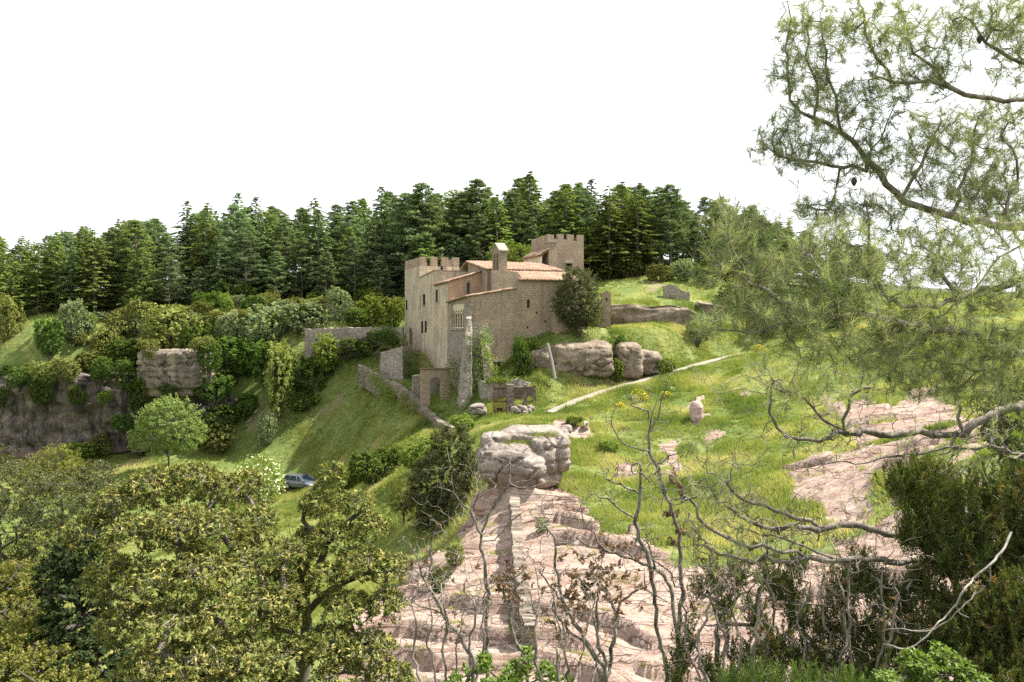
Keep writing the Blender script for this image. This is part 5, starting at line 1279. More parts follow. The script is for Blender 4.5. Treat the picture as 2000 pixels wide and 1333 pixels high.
B_ = """olive 12 582 70 665 leftmost tall olive bush at the cliff top by the photo's left edge
dark 97 628 68 700 round bright-edged dark bush standing at the edge of the small meadow
grey 147 592 74 655 domed grey-green bush just above the round meadow bush
olive 205 640 60 700 small olive bush between the grey dome and the cliff edge
olive 235 618 62 668 low olive bush below the wood, left of the tall pair
olive 275 592 52 650 tall narrow olive bush in front of the pine trunks
olive 335 602 130 690 wide olive mound above the tall pale cliff block
dark 250 668 90 722 dark hanging bush over the streaked cliff
olive 180 690 70 728 olive bush on the rim of the streaked cliff
olive 320 655 90 700 olive bush directly on top of the pale cliff block
dark 395 640 80 705 dark bush at the right shoulder of the pale cliff block
grey 450 615 70 668 grey-green bush above the dark hollow
grey 512 598 110 668 big silvery bush left of the retaining wall
grey 590 592 100 650 silvery willow-like bush just above the retaining wall
dark 455 662 130 735 broad dark green bush in the hollow between cliff and wall
dark 520 670 110 750 dark leafy bush below the silvery ones
bright 480 690 60 730 small bright bush in the dark hollow
olive 548 682 95 805 tall light bush with bare stems below the wall
bright 640 660 86 735 bright green bush in front of the retaining wall's left end
dark 610 700 90 770 dark bush at the foot of the bright wall bush
dark 430 720 110 770 dark bush growing on the ledge right of the pale block
grey 660 565 70 628 pale grey-green bush behind the grassy wall top
bright 722 580 80 632 bright bush behind the right end of the retaining wall
bright 772 585 50 640 bright bush touching the left tower
dark 700 604 60 638 dark bush in the gap behind the wall top
bright 735 565 50 610 leafy bush above the wall, left of the tower
dark 745 648 90 690 ivy-like dark bush hanging over the retaining wall
dark 690 662 80 702 dark leafy bush against the middle of the retaining wall
bright 625 690 60 730 bright small bush at the left foot of the retaining wall
bright 715 668 50 696 small bright bush at the foot of the retaining wall
olive 765 676 50 700 olive bush between the bastion and the retaining wall
dark 20 718 80 760 dark bushes spilling over the cliff edge at the far left
olive 65 715 60 752 olive bush on the cliff edge left of the cleft
dark 130 706 80 750 dark green bush on the cliff edge above the cleft
olive 225 708 70 752 olive bush hanging over the cliff beside the pale block
dark 270 735 50 800 dark bush below the left end of the pale block
dark 25 770 50 812 dark clump growing on the cliff face at the far left
olive 90 815 70 860 olive scrub at the cliff foot near the left edge
bright 155 865 80 900 leafy scrub at the cliff foot behind the oaks
dark 205 770 40 800 small dark bush halfway up the streaked cliff
dark 110 745 60 790 dark tuft in the cleft of the streaked cliff
dark 260 745 70 830 dark bush in the corner beside the pale block
dark 150 800 40 830 small dark bush near the foot of the streaked cliff
olive 200 850 60 890 olive bush at the foot of the streaked cliff
dark 430 790 90 850 dark bush at the foot of the cliff behind the ash tree
grey 518 808 46 868 small pale bush alone on the slope left of the dirt scar
olive 420 835 90 885 low yellow-green scrub right of the ash tree
dark 480 770 60 815 dark scrub under the tall light bush
dark 600 770 60 800 dark scrub at the top of the dirt scar
dark 735 885 110 945 dark thicket on the slope below the castle shadow
bright 690 905 90 948 bright bush left of the slope thicket
bright 830 858 100 912 bright leafy bush between the slope thicket and the big holm oak
bright 775 870 60 905 small bright bush above the slope thicket
olive 640 925 50 950 low olive scrub right of the parked car
dark 1122 815 40 842 small dark bush right above the huge boulder
bright 905 812 60 840 bright weeds at the lower end of the ramp wall
bright 1032 660 44 700 dark leafed bush against the castle front below the berm
dark 1020 660 44 735 dark climber between the castle wall and the brown rocks
bright 950 640 16 672 tuft on top of the leaning stone buttress
dark 1212 655 24 690 dark ivy in the cleft between the brown boulders
bright 1205 705 34 748 bright bush at the foot of the cleft between boulders
grey 1330 510 60 548 low grey bush at the edge of the wood above the rise
olive 1290 520 60 550 olive bush below the big cedars
dark 1380 520 60 556 dark bush in front of the wood above the ruined wall
olive 1440 540 90 600 scrubby bush on the ridge behind the near pine
grey 1520 560 100 640 grey-green scrub on the ridge right of the ruined wall
dark 1480 560 70 620 dark scrub on the ridge behind the near pine
dark 1640 560 140 640 dark bush on the far right ridge
olive 1760 600 160 690 olive bush on the right slope behind the pine
bright 1362 630 60 660 bright bush at the right end of the rock band
grey 1270 682 40 708 pale tuft on the tapering brown rock
bright 1300 700 50 732 bright weeds beside the path under the tapering rock
grey 1056 1015 34 1040 small grass-grey tuft on the pink rock right of the dry stone wall
grey 1500 600 60 660 silver scrub behind the pine's lower twigs
olive 890 1065 40 1110 small yellow-green bush at the rock's left edge
dark 860 1110 50 1150 dark bush below the yellow-green one at the rock's left edge
olive 640 1000 60 1060 olive scrub in the valley meadow left of the small round tree
bright 1190 860 50 885 leafy weeds in the grass right of the huge boulder""".split('\n')
for s in B_:
    kd, u, vt, w, vb, lab = s.split(' ', 5); bush(kd, float(u), float(vt), float(w), float(vb), label=lab)
# understorey along the front of the wood
for i in range(34):
    u = -20 + i * 46 + rng.uniform(-12, 12)
    if 790 < u < 1140 and rng.random() < .3: continue
    vb = np.interp(u, FRu[:, 0], FRu[:, 1]) + rng.uniform(-16, 6); kd = ['dark', 'bright', 'olive', 'grey', 'bright'][i % 5]
    Yf = 117 + rng.uniform(0, 8); x = (u - 1000) / FPX * Yf; z = Hs(x, Yf); W_ = rng.uniform(1.5, 2.8); pr = KINDS[kd][0][i % 2]
    pr.put((x, Yf, z - .3), rng.uniform(0, 6), (W_, W_, rng.uniform(1.2, 2.2)), label=KINDS[kd][1] + ' undergrowth bush, wood edge, ' + lm(u) + ({0: '', 1: ', taller one'}[i % 2]), group='undergrowth along the wood')

BW = ['low olive', 'pale grey', 'dark leafy', 'bright spring-green', 'dense golden']; 
for i in range(26):
    u = 150 + i * 18.5 + rng.uniform(-6, 6); Yf = [108.5, 111.5, 114.5][i % 3] + rng.uniform(-.8, .8); x = (u - 1000) / FPX * Yf; z = Hs(x, Yf); k5 = (i * 3) % 5; W_ = rng.uniform(1.3, 2.4)
    KINDS[['olive', 'grey', 'dark', 'bright', 'gold'][k5]][0][i % 2].put((x, Yf, z - .25), rng.uniform(0, 6), (W_, W_, rng.uniform(.8, 1.35)), group='shrubs between the cliff and the wood',
        label='%s bush, %s of the %s row below the wood, above the cliff' % (BW[k5], ['leftmost', 'second', 'third', 'fourth', 'fifth', 'sixth', 'seventh', 'eighth', 'rightmost'][i // 3], ['near', 'middle', 'far'][i % 3]))

# big holm oak left of the boulder, small round tree, the ash, the elder
def single(name, cat, lobes, n, leaf, seed, mat, loc, label, bark=B_DARK, trunk_h=2.0, tr=.18, clump=90, mat2=None, n2=0, **kw):
    V, F, t = crown_lobes(lobes, n, leaf, seed, clump=clump, **kw); r = np.random.default_rng(seed)
    base = [np.array([[0, 0, -.8], [tr * .4, 0, trunk_h * .5], [0, tr * .3, trunk_h]])]
    N0, p0 = polyline_nodes(base, .3); lb = np.array(lobes); T = []
    for i in range(70):
        l = lb[r.integers(len(lb))]; T.append(l[:3] + r.normal(0, .45, 3) * l[3:])
    N, par, tips = grow(N0, p0, T, .35, .1, seed); Vw, Fw, R = wood(N, par, .02, 2.2, tr)
    e = empty(name, loc, 0, label, cat); mkobj('crown', mkmesh('crown', V, F, False, t), mat, e); mkobj('trunk', mkmesh('trunk', Vw, Fw, True), bark, e)
    if mat2:
        V, F, t = crown_lobes(lobes, n2, leaf * 1.7, seed + 1, shell=.93, up=1.2, ar=.8); mkobj('blossom', mkmesh('blossom', V, F, False, t), mat2, e)
    return e
def gl(u, v, Y=None):
    if Y is None: return G(u, v)
    x = (u - 1000) / FPX * Y; return np.array([x, Y, Hs(x, Y)])
L0 = gl(862, 0, 60); zt_ = (HV - 822) / FPX * 60 - L0[2]
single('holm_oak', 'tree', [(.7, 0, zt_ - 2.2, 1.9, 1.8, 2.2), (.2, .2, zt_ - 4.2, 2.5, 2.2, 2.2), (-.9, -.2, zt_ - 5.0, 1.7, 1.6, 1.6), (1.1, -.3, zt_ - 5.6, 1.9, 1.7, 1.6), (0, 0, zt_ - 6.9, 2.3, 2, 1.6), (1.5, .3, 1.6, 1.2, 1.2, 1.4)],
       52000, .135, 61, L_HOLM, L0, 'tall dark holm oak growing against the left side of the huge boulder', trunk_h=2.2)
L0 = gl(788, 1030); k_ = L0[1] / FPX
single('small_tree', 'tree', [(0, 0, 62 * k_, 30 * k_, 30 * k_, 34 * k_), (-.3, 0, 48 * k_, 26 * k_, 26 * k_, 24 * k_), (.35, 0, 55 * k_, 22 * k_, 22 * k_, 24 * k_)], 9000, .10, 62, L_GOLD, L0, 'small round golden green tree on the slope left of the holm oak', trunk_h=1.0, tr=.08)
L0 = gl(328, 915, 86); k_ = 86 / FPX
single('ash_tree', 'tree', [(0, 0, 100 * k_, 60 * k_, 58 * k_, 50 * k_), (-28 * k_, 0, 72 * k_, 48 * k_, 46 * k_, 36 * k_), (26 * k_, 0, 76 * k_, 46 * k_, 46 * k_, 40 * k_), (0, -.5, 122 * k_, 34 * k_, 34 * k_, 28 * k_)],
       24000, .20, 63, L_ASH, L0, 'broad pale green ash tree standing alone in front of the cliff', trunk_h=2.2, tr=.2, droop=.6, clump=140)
L0 = gl(505, 960, 84); k_ = 84 / FPX
single('elder_tree', 'tree', [(0, 0, 55 * k_, 46 * k_, 42 * k_, 40 * k_), (-26 * k_, 0, 34 * k_, 30 * k_, 30 * k_, 30 * k_), (22 * k_, 0, 36 * k_, 30 * k_, 30 * k_, 32 * k_)], 9000, .15, 64, L_BRIGHT, L0, 'elder tree covered in cream blossom left of the parked car', trunk_h=1.2, tr=.1, mat2=L_FLOW, n2=420)
L0 = gl(1128, 0, 86.6); k_ = 86.6 / FPX; zt_ = (HV - 521) / FPX * 86.6 - L0[2]
single('round_tree', 'tree', [(0, 0, zt_ - 48 * k_, 44 * k_, 40 * k_, 50 * k_), (-14 * k_, 0, zt_ - 76 * k_, 38 * k_, 36 * k_, 36 * k_), (15 * k_, 0, zt_ - 84 * k_, 38 * k_, 36 * k_, 38 * k_), (0, 0, zt_ - 26 * k_, 26 * k_, 26 * k_, 28 * k_), (0, 0, zt_ - 98 * k_, 34 * k_, 32 * k_, 26 * k_)],
       60000, .13, 65, L_HOLM, L0, 'dense rounded evergreen tree in front of the castle\'s right end', trunk_h=max(1, zt_ - 6.3), tr=.2, clump=170, shell=.4)
L0 = gl(1000, 0, 112); k_ = 112 / FPX; zt_ = (HV - 466) / FPX * 112 - L0[2]
single('lime_tree', 'tree', [(-20 * k_, 0, zt_ - 30 * k_, 32 * k_, 30 * k_, 28 * k_), (16 * k_, 0, zt_ - 34 * k_, 28 * k_, 28 * k_, 26 * k_), (0, 0, zt_ - 55 * k_, 48 * k_, 40 * k_, 30 * k_)], 8000, .22, 66, L_BRIGHT, L0, 'bright lime green tree rising behind the chapel roof', trunk_h=max(1, zt_ - 5), tr=.2)
# yellow broom
for i, (u, v, w) in enumerate([(1248, 782, 34), (1300, 778, 22), (1210, 800, 22), (1480, 690, 26), (1372, 655, 20)]):
    L0 = G(u, v); s = w / FPX * L0[1] / 2
    lob = [(0, 0, s * .7, s, s, s * .7), (s * .5, 0, s * .5, s * .7, s * .6, s * .5)]
    V, F, t = crown_lobes(lob, 1400, .08, 300 + i); e = empty('broom_bush', L0 - [0, 0, .1], 0, ['yellow flowering broom bush just right of the path', 'smaller yellow broom bush uphill of the first', 'low yellow broom bush left of the first one', 'yellow broom bush at the ridge end of the path', 'yellow broom bush at the end of the rock band'][i], 'bush', 'yellow broom bushes')
    mkobj('foliage', mkmesh('foliage', V, F, False, t), L_BRIGHT, e); V, F, t = crown_lobes(lob, 420, .11, 320 + i, shell=.92, up=1.0, ar=.8); mkobj('blossom', mkmesh('blossom', V, F, False, t), L_BROOM, e)
# climbers on the walls and buttresses: part plants
def ivy(pts, n, leaf, mat, lab, seed, spread=.35):
    r = np.random.default_rng(seed); pts = np.array(pts, float); i = r.integers(0, len(pts) - 1, n); f = r.random(n)[:, None]; C = pts[i] * (1 - f) + pts[i + 1] * f + r.normal(0, spread, (n, 3)) * [1, .5, 1]
    o_ = pts[0]; N = norm(r.normal(0, .5, (n, 3)) + [0, -.7, .6]); V, F, t = leaf_quads(C - o_, N, rdir(n, r), leaf * r.uniform(.6, 1.3, n), leaf * .7, np.clip(r.normal(.5, .25, n), 0, 1))
    return tag(mkobj('climbing_plant', mkmesh('climbing_plant', V, F, False, t), mat, None, o_), lab, 'climbing plant')
ivy([P(944, 655, 83.6), P(950, 690, 82.6), P(960, 712, 82.0), P(968, 735, 81.8)], 700, .16, L_BRIGHT, 'bright green creeper on the edge of the right buttress', 1)
ivy([P(926, 660, 84.3), P(928, 700, 83.8), P(930, 740, 83.5), P(928, 790, 82)], 900, .16, L_DARK, 'dark plants in the recess between the two buttresses', 2, .45)
ivy([P(888, 700, 86.3), P(890, 730, 85.8), P(888, 770, 85)], 900, .16, L_OLIVE, 'olive creeper on the rough wall left of the tall buttress', 3, .5)
ivy([P(946, 642, 84.5), P(950, 668, 83.8)], 500, .16, L_GREY, 'grey-green tuft hanging at the head of the right buttress', 4, .3)
ivy([P(797, 690, 95.2), P(800, 715, 95), P(798, 735, 94.6)], 700, .17, L_DARK, 'dark ivy on the shaded side of the bastion', 5, .4)
ivy([P(730, 735, 93.8), P(745, 755, 92), P(770, 775, 90)], 900, .18, L_BRIGHT, 'green creeper hanging over the ramp wall', 6, .4)
ivy([P(790, 775, 89), P(800, 790, 88), P(815, 800, 86)], 700, .18, L_OLIVE, 'olive creeper on the lower ramp wall beside the gateway', 7, .4)
ivy([P(1012, 668, 85.9), P(1022, 690, 84.6), P(1030, 720, 83.5)], 1600, .16, L_DARK, 'dark creeper on the castle front beside the brown rocks', 8, .5)
ivy([P(740, 650, 102.6), P(760, 655, 102.4), P(775, 672, 102.2)], 1200, .2, L_DARK, 'dark ivy curtain at the right end of the retaining wall', 9, .6)
ivy([P(950, 745, 81), P(985, 744, 80.5), P(1040, 744, 82)], 900, .16, L_BRIGHT, 'grass and weeds along the top of the curved terrace wall', 10, .2)

for ps, _a in KINDS.values():
    for p_ in ps:
        if not p_.used:
            for ch in list(p_.e.children): bpy.data.objects.remove(ch)
            bpy.data.objects.remove(p_.e)
# ------------------------------------------------------------------ the trees close to the camera
def px(s, Y0=None):
    """'u v Y;u v Y' -> points"""
    out = []
    for q in s.split(';'):
        a = list(map(float, q.split())); out.append(P(a[0], a[1], a[2] if len(a) > 2 else Y0))
    return np.array(out)
def tips_dirs(N, par, tips): return norm(N[tips] - N[[max(0, par[t]) for t in tips]])
def shoots(N, dirs, nleaf, L, Wd, seed, spread=.8, tl=.10, tintf=None, back=0.0, up=.25):
    """leafy shoots: leaves set spirally along the last bit of each twig"""
    r = np.random.default_rng(seed); n = len(N); D = np.repeat(dirs, nleaf, 0); s = r.random(n * nleaf) ** .7; C = np.repeat(N, nleaf, 0) - D * ((1 - s) * tl)[:, None]
    R_ = rdir(n * nleaf, r); R_ = norm(R_ - (R_ * D).sum(1, keepdims=True) * D); A = norm(R_ * spread + D * r.uniform(.3, 1.1, n * nleaf)[:, None] + [0, 0, up * .5])
    Nn = norm(D * .6 - R_ * .3 + [0, 0, up] + r.normal(0, .3, (n * nleaf, 3))); l = L * r.uniform(.6, 1.25, n * nleaf); C = C + A * (l / 2)[:, None]
    t = np.clip(r.normal(.45, .2, n * nleaf) + (np.repeat(tintf, nleaf) if tintf is not None else 0) + .12 * (s - .5), 0, 1)
    return leaf_quads(C, Nn, A, l, l * Wd, t, .18)
def big_tree(name, cat, label, lines, lobes, ntips, seed, leafmat, bark, L=.07, Wd=.36, nleaf=9, tip_r=.003, rmax=.14, step=.12, shell=.55, org=None, tl=.12, gold=.5, rsc=1.0, skip_inside=0):
    r = np.random.default_rng(seed); N0, p0 = polyline_nodes(lines, .12, .012, seed); lb = np.array([(*P(u, v, Y), ru * .88 * Y / FPX, rd, rv * .86 * Y / FPX) for (u, v, Y, ru, rv, rd) in lobes])
    N, par, _ = grow(N0, p0, lb[:, :3], .15, .10, seed)                                        # limbs to every lobe
    w = (lb[:, 3] * lb[:, 4] * lb[:, 5]) ** .6; idx = r.choice(len(lb), ntips, p=w / w.sum()); d = rdir(ntips, r); d[:, 2] = np.abs(d[:, 2]) * np.where(r.random(ntips) < .78, 1, -1); q = shell + (1 - shell) * r.random(ntips) ** .5
    T = lb[idx, :3] + d * q[:, None] * lb[idx, 3:]
    inner = lb[idx][: ntips // 6, :3] + d[: ntips // 6] * .45 * lb[idx][: ntips // 6, 3:]
    N, par, _ = grow(N, par, inner, .14, .12, seed + 1); N, par, tips = grow(N, par, T, step, .12, seed + 2, up=.15)
    Vw, Fw, R = wood(N, par, tip_r, 2.25, rmax, rscale=rsc); dirs = norm(tips_dirs(N, par, tips) * .7 + d[np.argsort(np.zeros(len(tips)))][:len(tips)] * 0 + [0, 0, .45] + r.normal(0, .25, (len(tips), 3)))
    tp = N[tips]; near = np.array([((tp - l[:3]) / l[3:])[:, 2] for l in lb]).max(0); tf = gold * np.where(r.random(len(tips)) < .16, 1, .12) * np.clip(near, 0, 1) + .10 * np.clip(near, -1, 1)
    V, F, t = shoots(tp, dirs, nleaf, L, Wd, seed + 3, tl=tl, tintf=tf)
    o_ = np.array(org if org is not None else lines[0][0]); e = empty(name, o_, 0, label, cat)
    mkobj('trunk', mkmesh('trunk', Vw - o_, Fw, True), bark, e); mkobj('crown', mkmesh('crown', V - o_, F, False, t), leafmat, e); return e
def under(u, v, Y, dz=-.3):
    """ground point below a pixel column at a distance"""
    x = (u - 1000) / FPX * Y; return np.array([x, Y, Hs(x, Y) + dz])

rl = np.random.default_rng(77)
def lobes_in(cu, cv, Y, ru, rv, n, lr=62, yr=1.0, seed=0, lower=.6):
    r = np.random.default_rng(seed); out = []
    for i in range(n):
        a = r.uniform(0, 6.28); q = math.sqrt(r.random()); out.append((cu + ru * q * math.cos(a), cv + rv * q * math.sin(a) * (1 if math.sin(a) < 0 else lower), Y + r.uniform(-yr, yr), lr * r.uniform(.65, 1.25), lr * r.uniform(.5, .9), lr * Y / FPX * r.uniform(.8, 1.3)))
    return out
# evergreen oak, left: trunk from the slope below, limbs fanned out
A0 = under(430, 1333, 10.5)
oakA = [np.vstack([A0, px('436 1480 10.5;450 1380 10.5;455 1300 10.4')]), px('455 1300 10.4;430 1220 10.4;395 1150 10.3;360 1090 10.2;330 1030 10.2;300 980 10.2'),
        px('450 1310 10.4;500 1220 10.6;515 1160 10.7;505 1080 10.7;500 1010 10.8;480 960 10.8'), px('430 1220 10.4;360 1200 10.0;290 1190 9.8;230 1170 9.7;200 1130 9.8'),
        px('360 1090 10.2;400 1030 10.5;420 970 10.7;390 930 10.8'), px('300 1190 9.8;240 1120 9.9;210 1060 10;230 1000 10.1'), px('450 1340 10.4;390 1290 9.8;320 1290 9.5;250 1320 9.3')]
lobA = [(300, 955, 10.4, 70, 48, .45), (235, 985, 10.2, 62, 46, .4), (370, 940, 10.6, 66, 42, .45), (440, 960, 10.8, 58, 40, .4), (480, 945, 11, 40, 30, .3), (180, 1040, 10, 52, 46, .4), (265, 1050, 9.8, 66, 50, .45),
        (345, 1030, 9.9, 70, 52, .5), (430, 1040, 10.1, 66, 48, .5), (500, 1025, 10.6, 52, 44, .4), (215, 1130, 9.7, 60, 50, .4), (300, 1140, 9.5, 70, 50, .5), (390, 1120, 9.6, 72, 52, .5), (480, 1110, 10.1, 66, 50, .5),
        (560, 1090, 10.6, 56, 46, .4), (240, 1220, 9.4, 52, 44, .4), (330, 1220, 9.2, 66, 48, .5), (420, 1200, 9.4, 66, 46, .5), (510, 1190, 9.9, 60, 50, .45), (300, 1300, 9.0, 70, 46, .5), (390, 1290, 9.1, 66, 46, .5), (470, 1280, 9.5, 60, 46, .45),
        (250, 1345, 8.9, 60, 40, .4), (350, 1360, 8.9, 70, 40, .5), (460, 1350, 9.2, 70, 40, .45), (560, 1180, 10.2, 46, 44, .35)]
big_tree('evergreen_oak', 'oak tree', 'large olive green evergreen oak with golden shoots filling the lower left', oakA, lobA, 6400, 101, L_OAK, B_GREY, L=.060, Wd=.36, nleaf=10, shell=.72, tip_r=.0035)
# second oak, right of it, with the black trunk
B0 = under(600, 1333, 11)
oakB = [np.vstack([B0, px('598 1420 11;592 1300 11;596 1240 11;600 1180 11;590 1130 11')]), px('590 1130 11;575 1060 11.2;560 1010 11.3'), px('596 1200 11;650 1150 10.8;700 1120 10.7;740 1110 10.6'),
        px('598 1160 11;640 1060 11.1;590 1020 11.2;600 970 11.3;630 940 11.4;650 915 11.5'), px('640 1060 11.1;690 1010 11.2;720 990 11.2'), px('596 1250 11;540 1230 10.7;500 1240 10.5'), px('594 1290 11;660 1270 10.5;720 1260 10.3'),
        px('594 1240 11;650 1220 10.7;690 1230 10.5')]
lobB = [(648, 930, 11.5, 34, 34, .3), (620, 985, 11.3, 42, 30, .3), (690, 985, 11.2, 48, 30, .35), (725, 1030, 11, 38, 34, .3), (655, 1050, 11, 54, 36, .4), (600, 1060, 11.3, 40, 36, .35), (560, 1120, 11, 50, 44, .4), (705, 1100, 10.7, 56, 40, .4),
        (765, 1115, 10.6, 44, 38, .35), (640, 1130, 10.6, 46, 36, .35), (680, 1190, 10.4, 60, 42, .4), (755, 1185, 10.4, 46, 40, .35), (560, 1210, 10.4, 50, 44, .4), (640, 1260, 10.1, 60, 42, .45), (720, 1270, 10.1, 62, 40, .4),
        (560, 1290, 9.9, 60, 44, .45), (660, 1330, 9.8, 66, 40, .45), (760, 1330, 9.9, 56, 38, .4), (540, 1360, 9.6, 60, 40, .4)]
big_tree('evergreen_oak', 'oak tree', 'evergreen oak with a black trunk and open crown, right of the larger oak', oakB, lobB, 3500, 102, L_OAK, B_DARK, L=.060, Wd=.36, nleaf=10, shell=.7, tip_r=.0035)
# bushes and trees of the left edge
def dense(name, cat, label, lobes, n, leaf, mat, seed, base_u, Y, clump=120, ar=.5, up=.35, bark=B_DARK):
    b = under(base_u, 0, Y, 0); lb = [(*(P(u, v, y) - b), ru * y / FPX, rd, rv * y / FPX) for (u, v, y, ru, rv, rd) in lobes]; h = max(l[2] for l in lb)
    return single(name, cat, lb, n, leaf, seed, mat, b, label, bark=bark, trunk_h=h * .35, tr=.1 + h * .012, clump=clump, ar=ar, up=up)
dense('holm_oak', 'tree', 'large dusty dark holm oak at the left edge, below the streaked cliff', [(35, 960, 42, 80, 60, 2.2), (-30, 930, 43, 80, 60, 2), (95, 985, 41, 62, 56, 1.8), (20, 1050, 41, 90, 60, 2.2), (85, 1060, 41, 60, 50, 1.6), (-20, 1110, 41, 90, 50, 2)], 42000, .10, L_HOLM, 201, 30, 43)
dense('holm_oak', 'tree', 'small golden topped holm oak behind the dusty dark one', [(112, 905, 56, 46, 36, 1.7), (150, 935, 55, 40, 36, 1.5), (80, 930, 55, 42, 40, 1.6)], 14000, .12, L_GOLD, 202, 115, 56)
dense('dark_tree', 'tree', 'deep green tree between the left edge oaks and the big oak', [(188, 930, 50, 40, 32, 1.4), (210, 975, 48, 46, 44, 1.5), (175, 1010, 47, 50, 50, 1.6)], 12000, .12, L_HOLM, 203, 190, 48)
dense('golden_bush', 'bush', 'golden green bush at the left edge beneath the dark holm oak', [(30, 1135, 21, 55, 42, .8), (-20, 1150, 21, 60, 46, .8), (60, 1180, 20.5, 40, 40, .6), (10, 1210, 20, 70, 46, .9)], 20000, .065, L_GOLD, 204, 20, 21, clump=160)
dense('golden_bush', 'bush', 'olive green bush in the bottom left corner', [(20, 1290, 14, 80, 50, .75), (90, 1310, 13.5, 62, 44, .6), (-20, 1340, 13, 90, 50, .8), (130, 1350, 13, 60, 40, .6), (60, 1240, 15, 50, 34, .5)], 24000, .055, L_GOLD, 205, 40, 14, clump=160)
dense('shade_dark_bush', 'bush', 'bush with leaves coloured near black as shade under the big oak', [(150, 1200, 15, 60, 90, .9), (120, 1120, 16, 40, 46, .7), (180, 1300, 14, 70, 60, .9), (100, 1260, 16, 50, 60, .8), (150, 1080, 15, 40, 50, .7)], 30000, .07, L_SHADE, 206, 150, 15, clump=100)  # fills the shadowed gap; its darkness is put into the leaf colour

# bare half-dead oaks
def bare(label, lines, targets_n, spread, seed, leaves=(), bark=B_LICH, tip_r=.0022, rmax=.06, name='bare_oak', foliage=L_DRY, L=.055, nl=6, grp='bare half-dead oaks in front of the pink rock', rs=1.2, reach=(.35, 1.0)):
    r = np.random.default_rng(seed); N0, p0 = polyline_nodes(lines, .07, .010, seed); T = []
    for i in range(int(targets_n * 3.2)):
        ln = lines[r.integers(len(lines))]; f = r.uniform(*reach); k = min(len(ln) - 2, int(f * (len(ln) - 1))); b = ln[k] + (ln[k + 1] - ln[k]) * r.random(); T.append(b + r.normal(0, spread * r.uniform(.5, 1.4), 3) * [1, .8, 1] + [0, 0, spread * .7])
    N, par, tips = grow(N0, p0, T, .06, .16, seed, up=.1); Vw, Fw, R = wood(N, par, tip_r, 2.1, rmax, rscale=rs); o_ = N0[0]
    e = empty(name, o_, 0, label, 'tree', grp); mkobj('trunk', mkmesh('trunk', Vw - o_, Fw, True), bark, e)
    if leaves:
        C = []; 
        for (u, v, Y, ru, rv, n) in leaves:
            c = P(u, v, Y); sel = [t for t in range(len(N0), len(N)) if abs((N[t] - c)[0]) < ru * Y / FPX and abs((N[t] - c)[2]) < rv * Y / FPX]
            if sel: C += list(r.choice(sel, min(n, len(sel))))
        if C:
            C = np.array(C); V, F, t = shoots(N[C], norm(r.normal(0, 1, (len(C), 3)) + [0, 0, .2]), nl, L, .6, seed + 3, tl=.05); mkobj('leaves', mkmesh('leaves', V - o_, F, False, t), foliage, e)
    return e
def c4(s, Y): return px(';'.join('%f %f' % (600 + float(a.split()[0]) / 2.5015, 800 + float(a.split()[1]) / 2.5015) for a in s.split(';')), Y)
def c5(s, Y): return px(';'.join('%f %f' % (1100 + float(a.split()[0]) / 2.1055, 700 + float(a.split()[1]) / 2.1055) for a in s.split(';')), Y)
def down(pts, Y): q = pts[0]; return np.vstack([[q[0], q[1], Hs(q[0], q[1]) - .2], pts])
bare('bare forked oak with two long pale arms crossing the huge boulder', [down(c4('885 1400;880 1200;872 1100;880 1000;872 930;885 880;872 800;870 750;860 690;850 640;835 590;820 540;800 490', 8.6), 8.6), c4('800 490;760 468;730 440;708 405;702 370;703 340;708 315', 8.5),
      c4('812 500;815 460;835 430;870 412;900 395;925 365;960 350', 8.7), c4('822 445;845 415;848 380;835 340;830 310', 8.6), c4('850 640;862 580;885 530;920 460;955 405;990 362', 8.8), c4('990 362;985 320;986 265', 8.8),
      c4('990 362;1040 355;1090 345;1120 325;1145 300;1175 300;1205 280', 8.9), c4('1000 368;1040 375;1080 388;1130 365;1190 350;1230 356;1275 375', 8.8), c4('915 640;940 600;975 570;1010 540;1050 500;1100 490;1130 488', 8.7), c4('885 880;915 855;960 850;1000 840', 8.5), c4('880 1010;830 960;780 1000;740 980', 8.4)],
     46, .14, 301, leaves=[(990, 1130, 8.6, 60, 40, 20)], rmax=.058)
bare('twisted leaning bare oak left of the dry stone wall', [down(c4('810 1400;800 1210;775 1150;750 1100;700 1050;660 1000;630 940;600 880;575 830;555 800;560 770;530 720;500 660', 8.0), 8.0), c4('600 880;595 820;608 760;605 700;608 620;640 570;680 548;730 530;762 500', 8.1),
      c4('660 1000;620 985;570 960;520 950;490 915', 8.0), c4('575 830;540 800;500 760', 8.1), c4('750 1100;700 1090;640 1060;600 1040', 7.9), c4('560 770;590 730;600 670', 8)], 60, .13, 302, leaves=[(840, 1080, 8, 60, 60, 8)], rmax=.045)
bare('thin bare oak with clusters of brown leaves in front of the dry stone wall', [down(c4('1080 1400;1060 1210;1020 1140;1000 1080;985 1020;992 960;1000 900;1000 850', 8.8), 8.8), c4('1000 900;1030 860;1060 830', 8.8), c4('992 960;950 900;960 850', 8.8)], 60, .13, 303, leaves=[(1000, 1150, 8.8, 30, 30, 44)], rmax=.03)
bare('tall dark bare oak with a forked top standing before the grassy slope', [down(c5('482 1400;480 1333;470 1200;475 1100;486 1000;480 900;482 800;478 720;460 660;440 610;420 560;410 510;400 480;375 430;350 380;345 330;350 290;362 250;370 210;385 165', 8.3), 8.3),
      c5('350 380;320 375;280 368;240 345;210 312;195 280;190 240;218 205', 8.2), c5('347 322;372 290;390 260;400 200;415 130;433 68', 8.4), c5('352 250;340 215;320 200;278 190', 8.3), c5('378 435;400 430;440 405;490 380', 8.3), c5('380 290;400 275;430 268', 8.4),
      c5('460 940;440 870;400 845;350 810;300 770', 8.2), c5('420 560;440 520;470 480', 8.3)], 60, .13, 304, leaves=[(1318, 980, 8.3, 30, 60, 70), (1305, 1010, 8.3, 30, 50, 30)], rmax=.062)
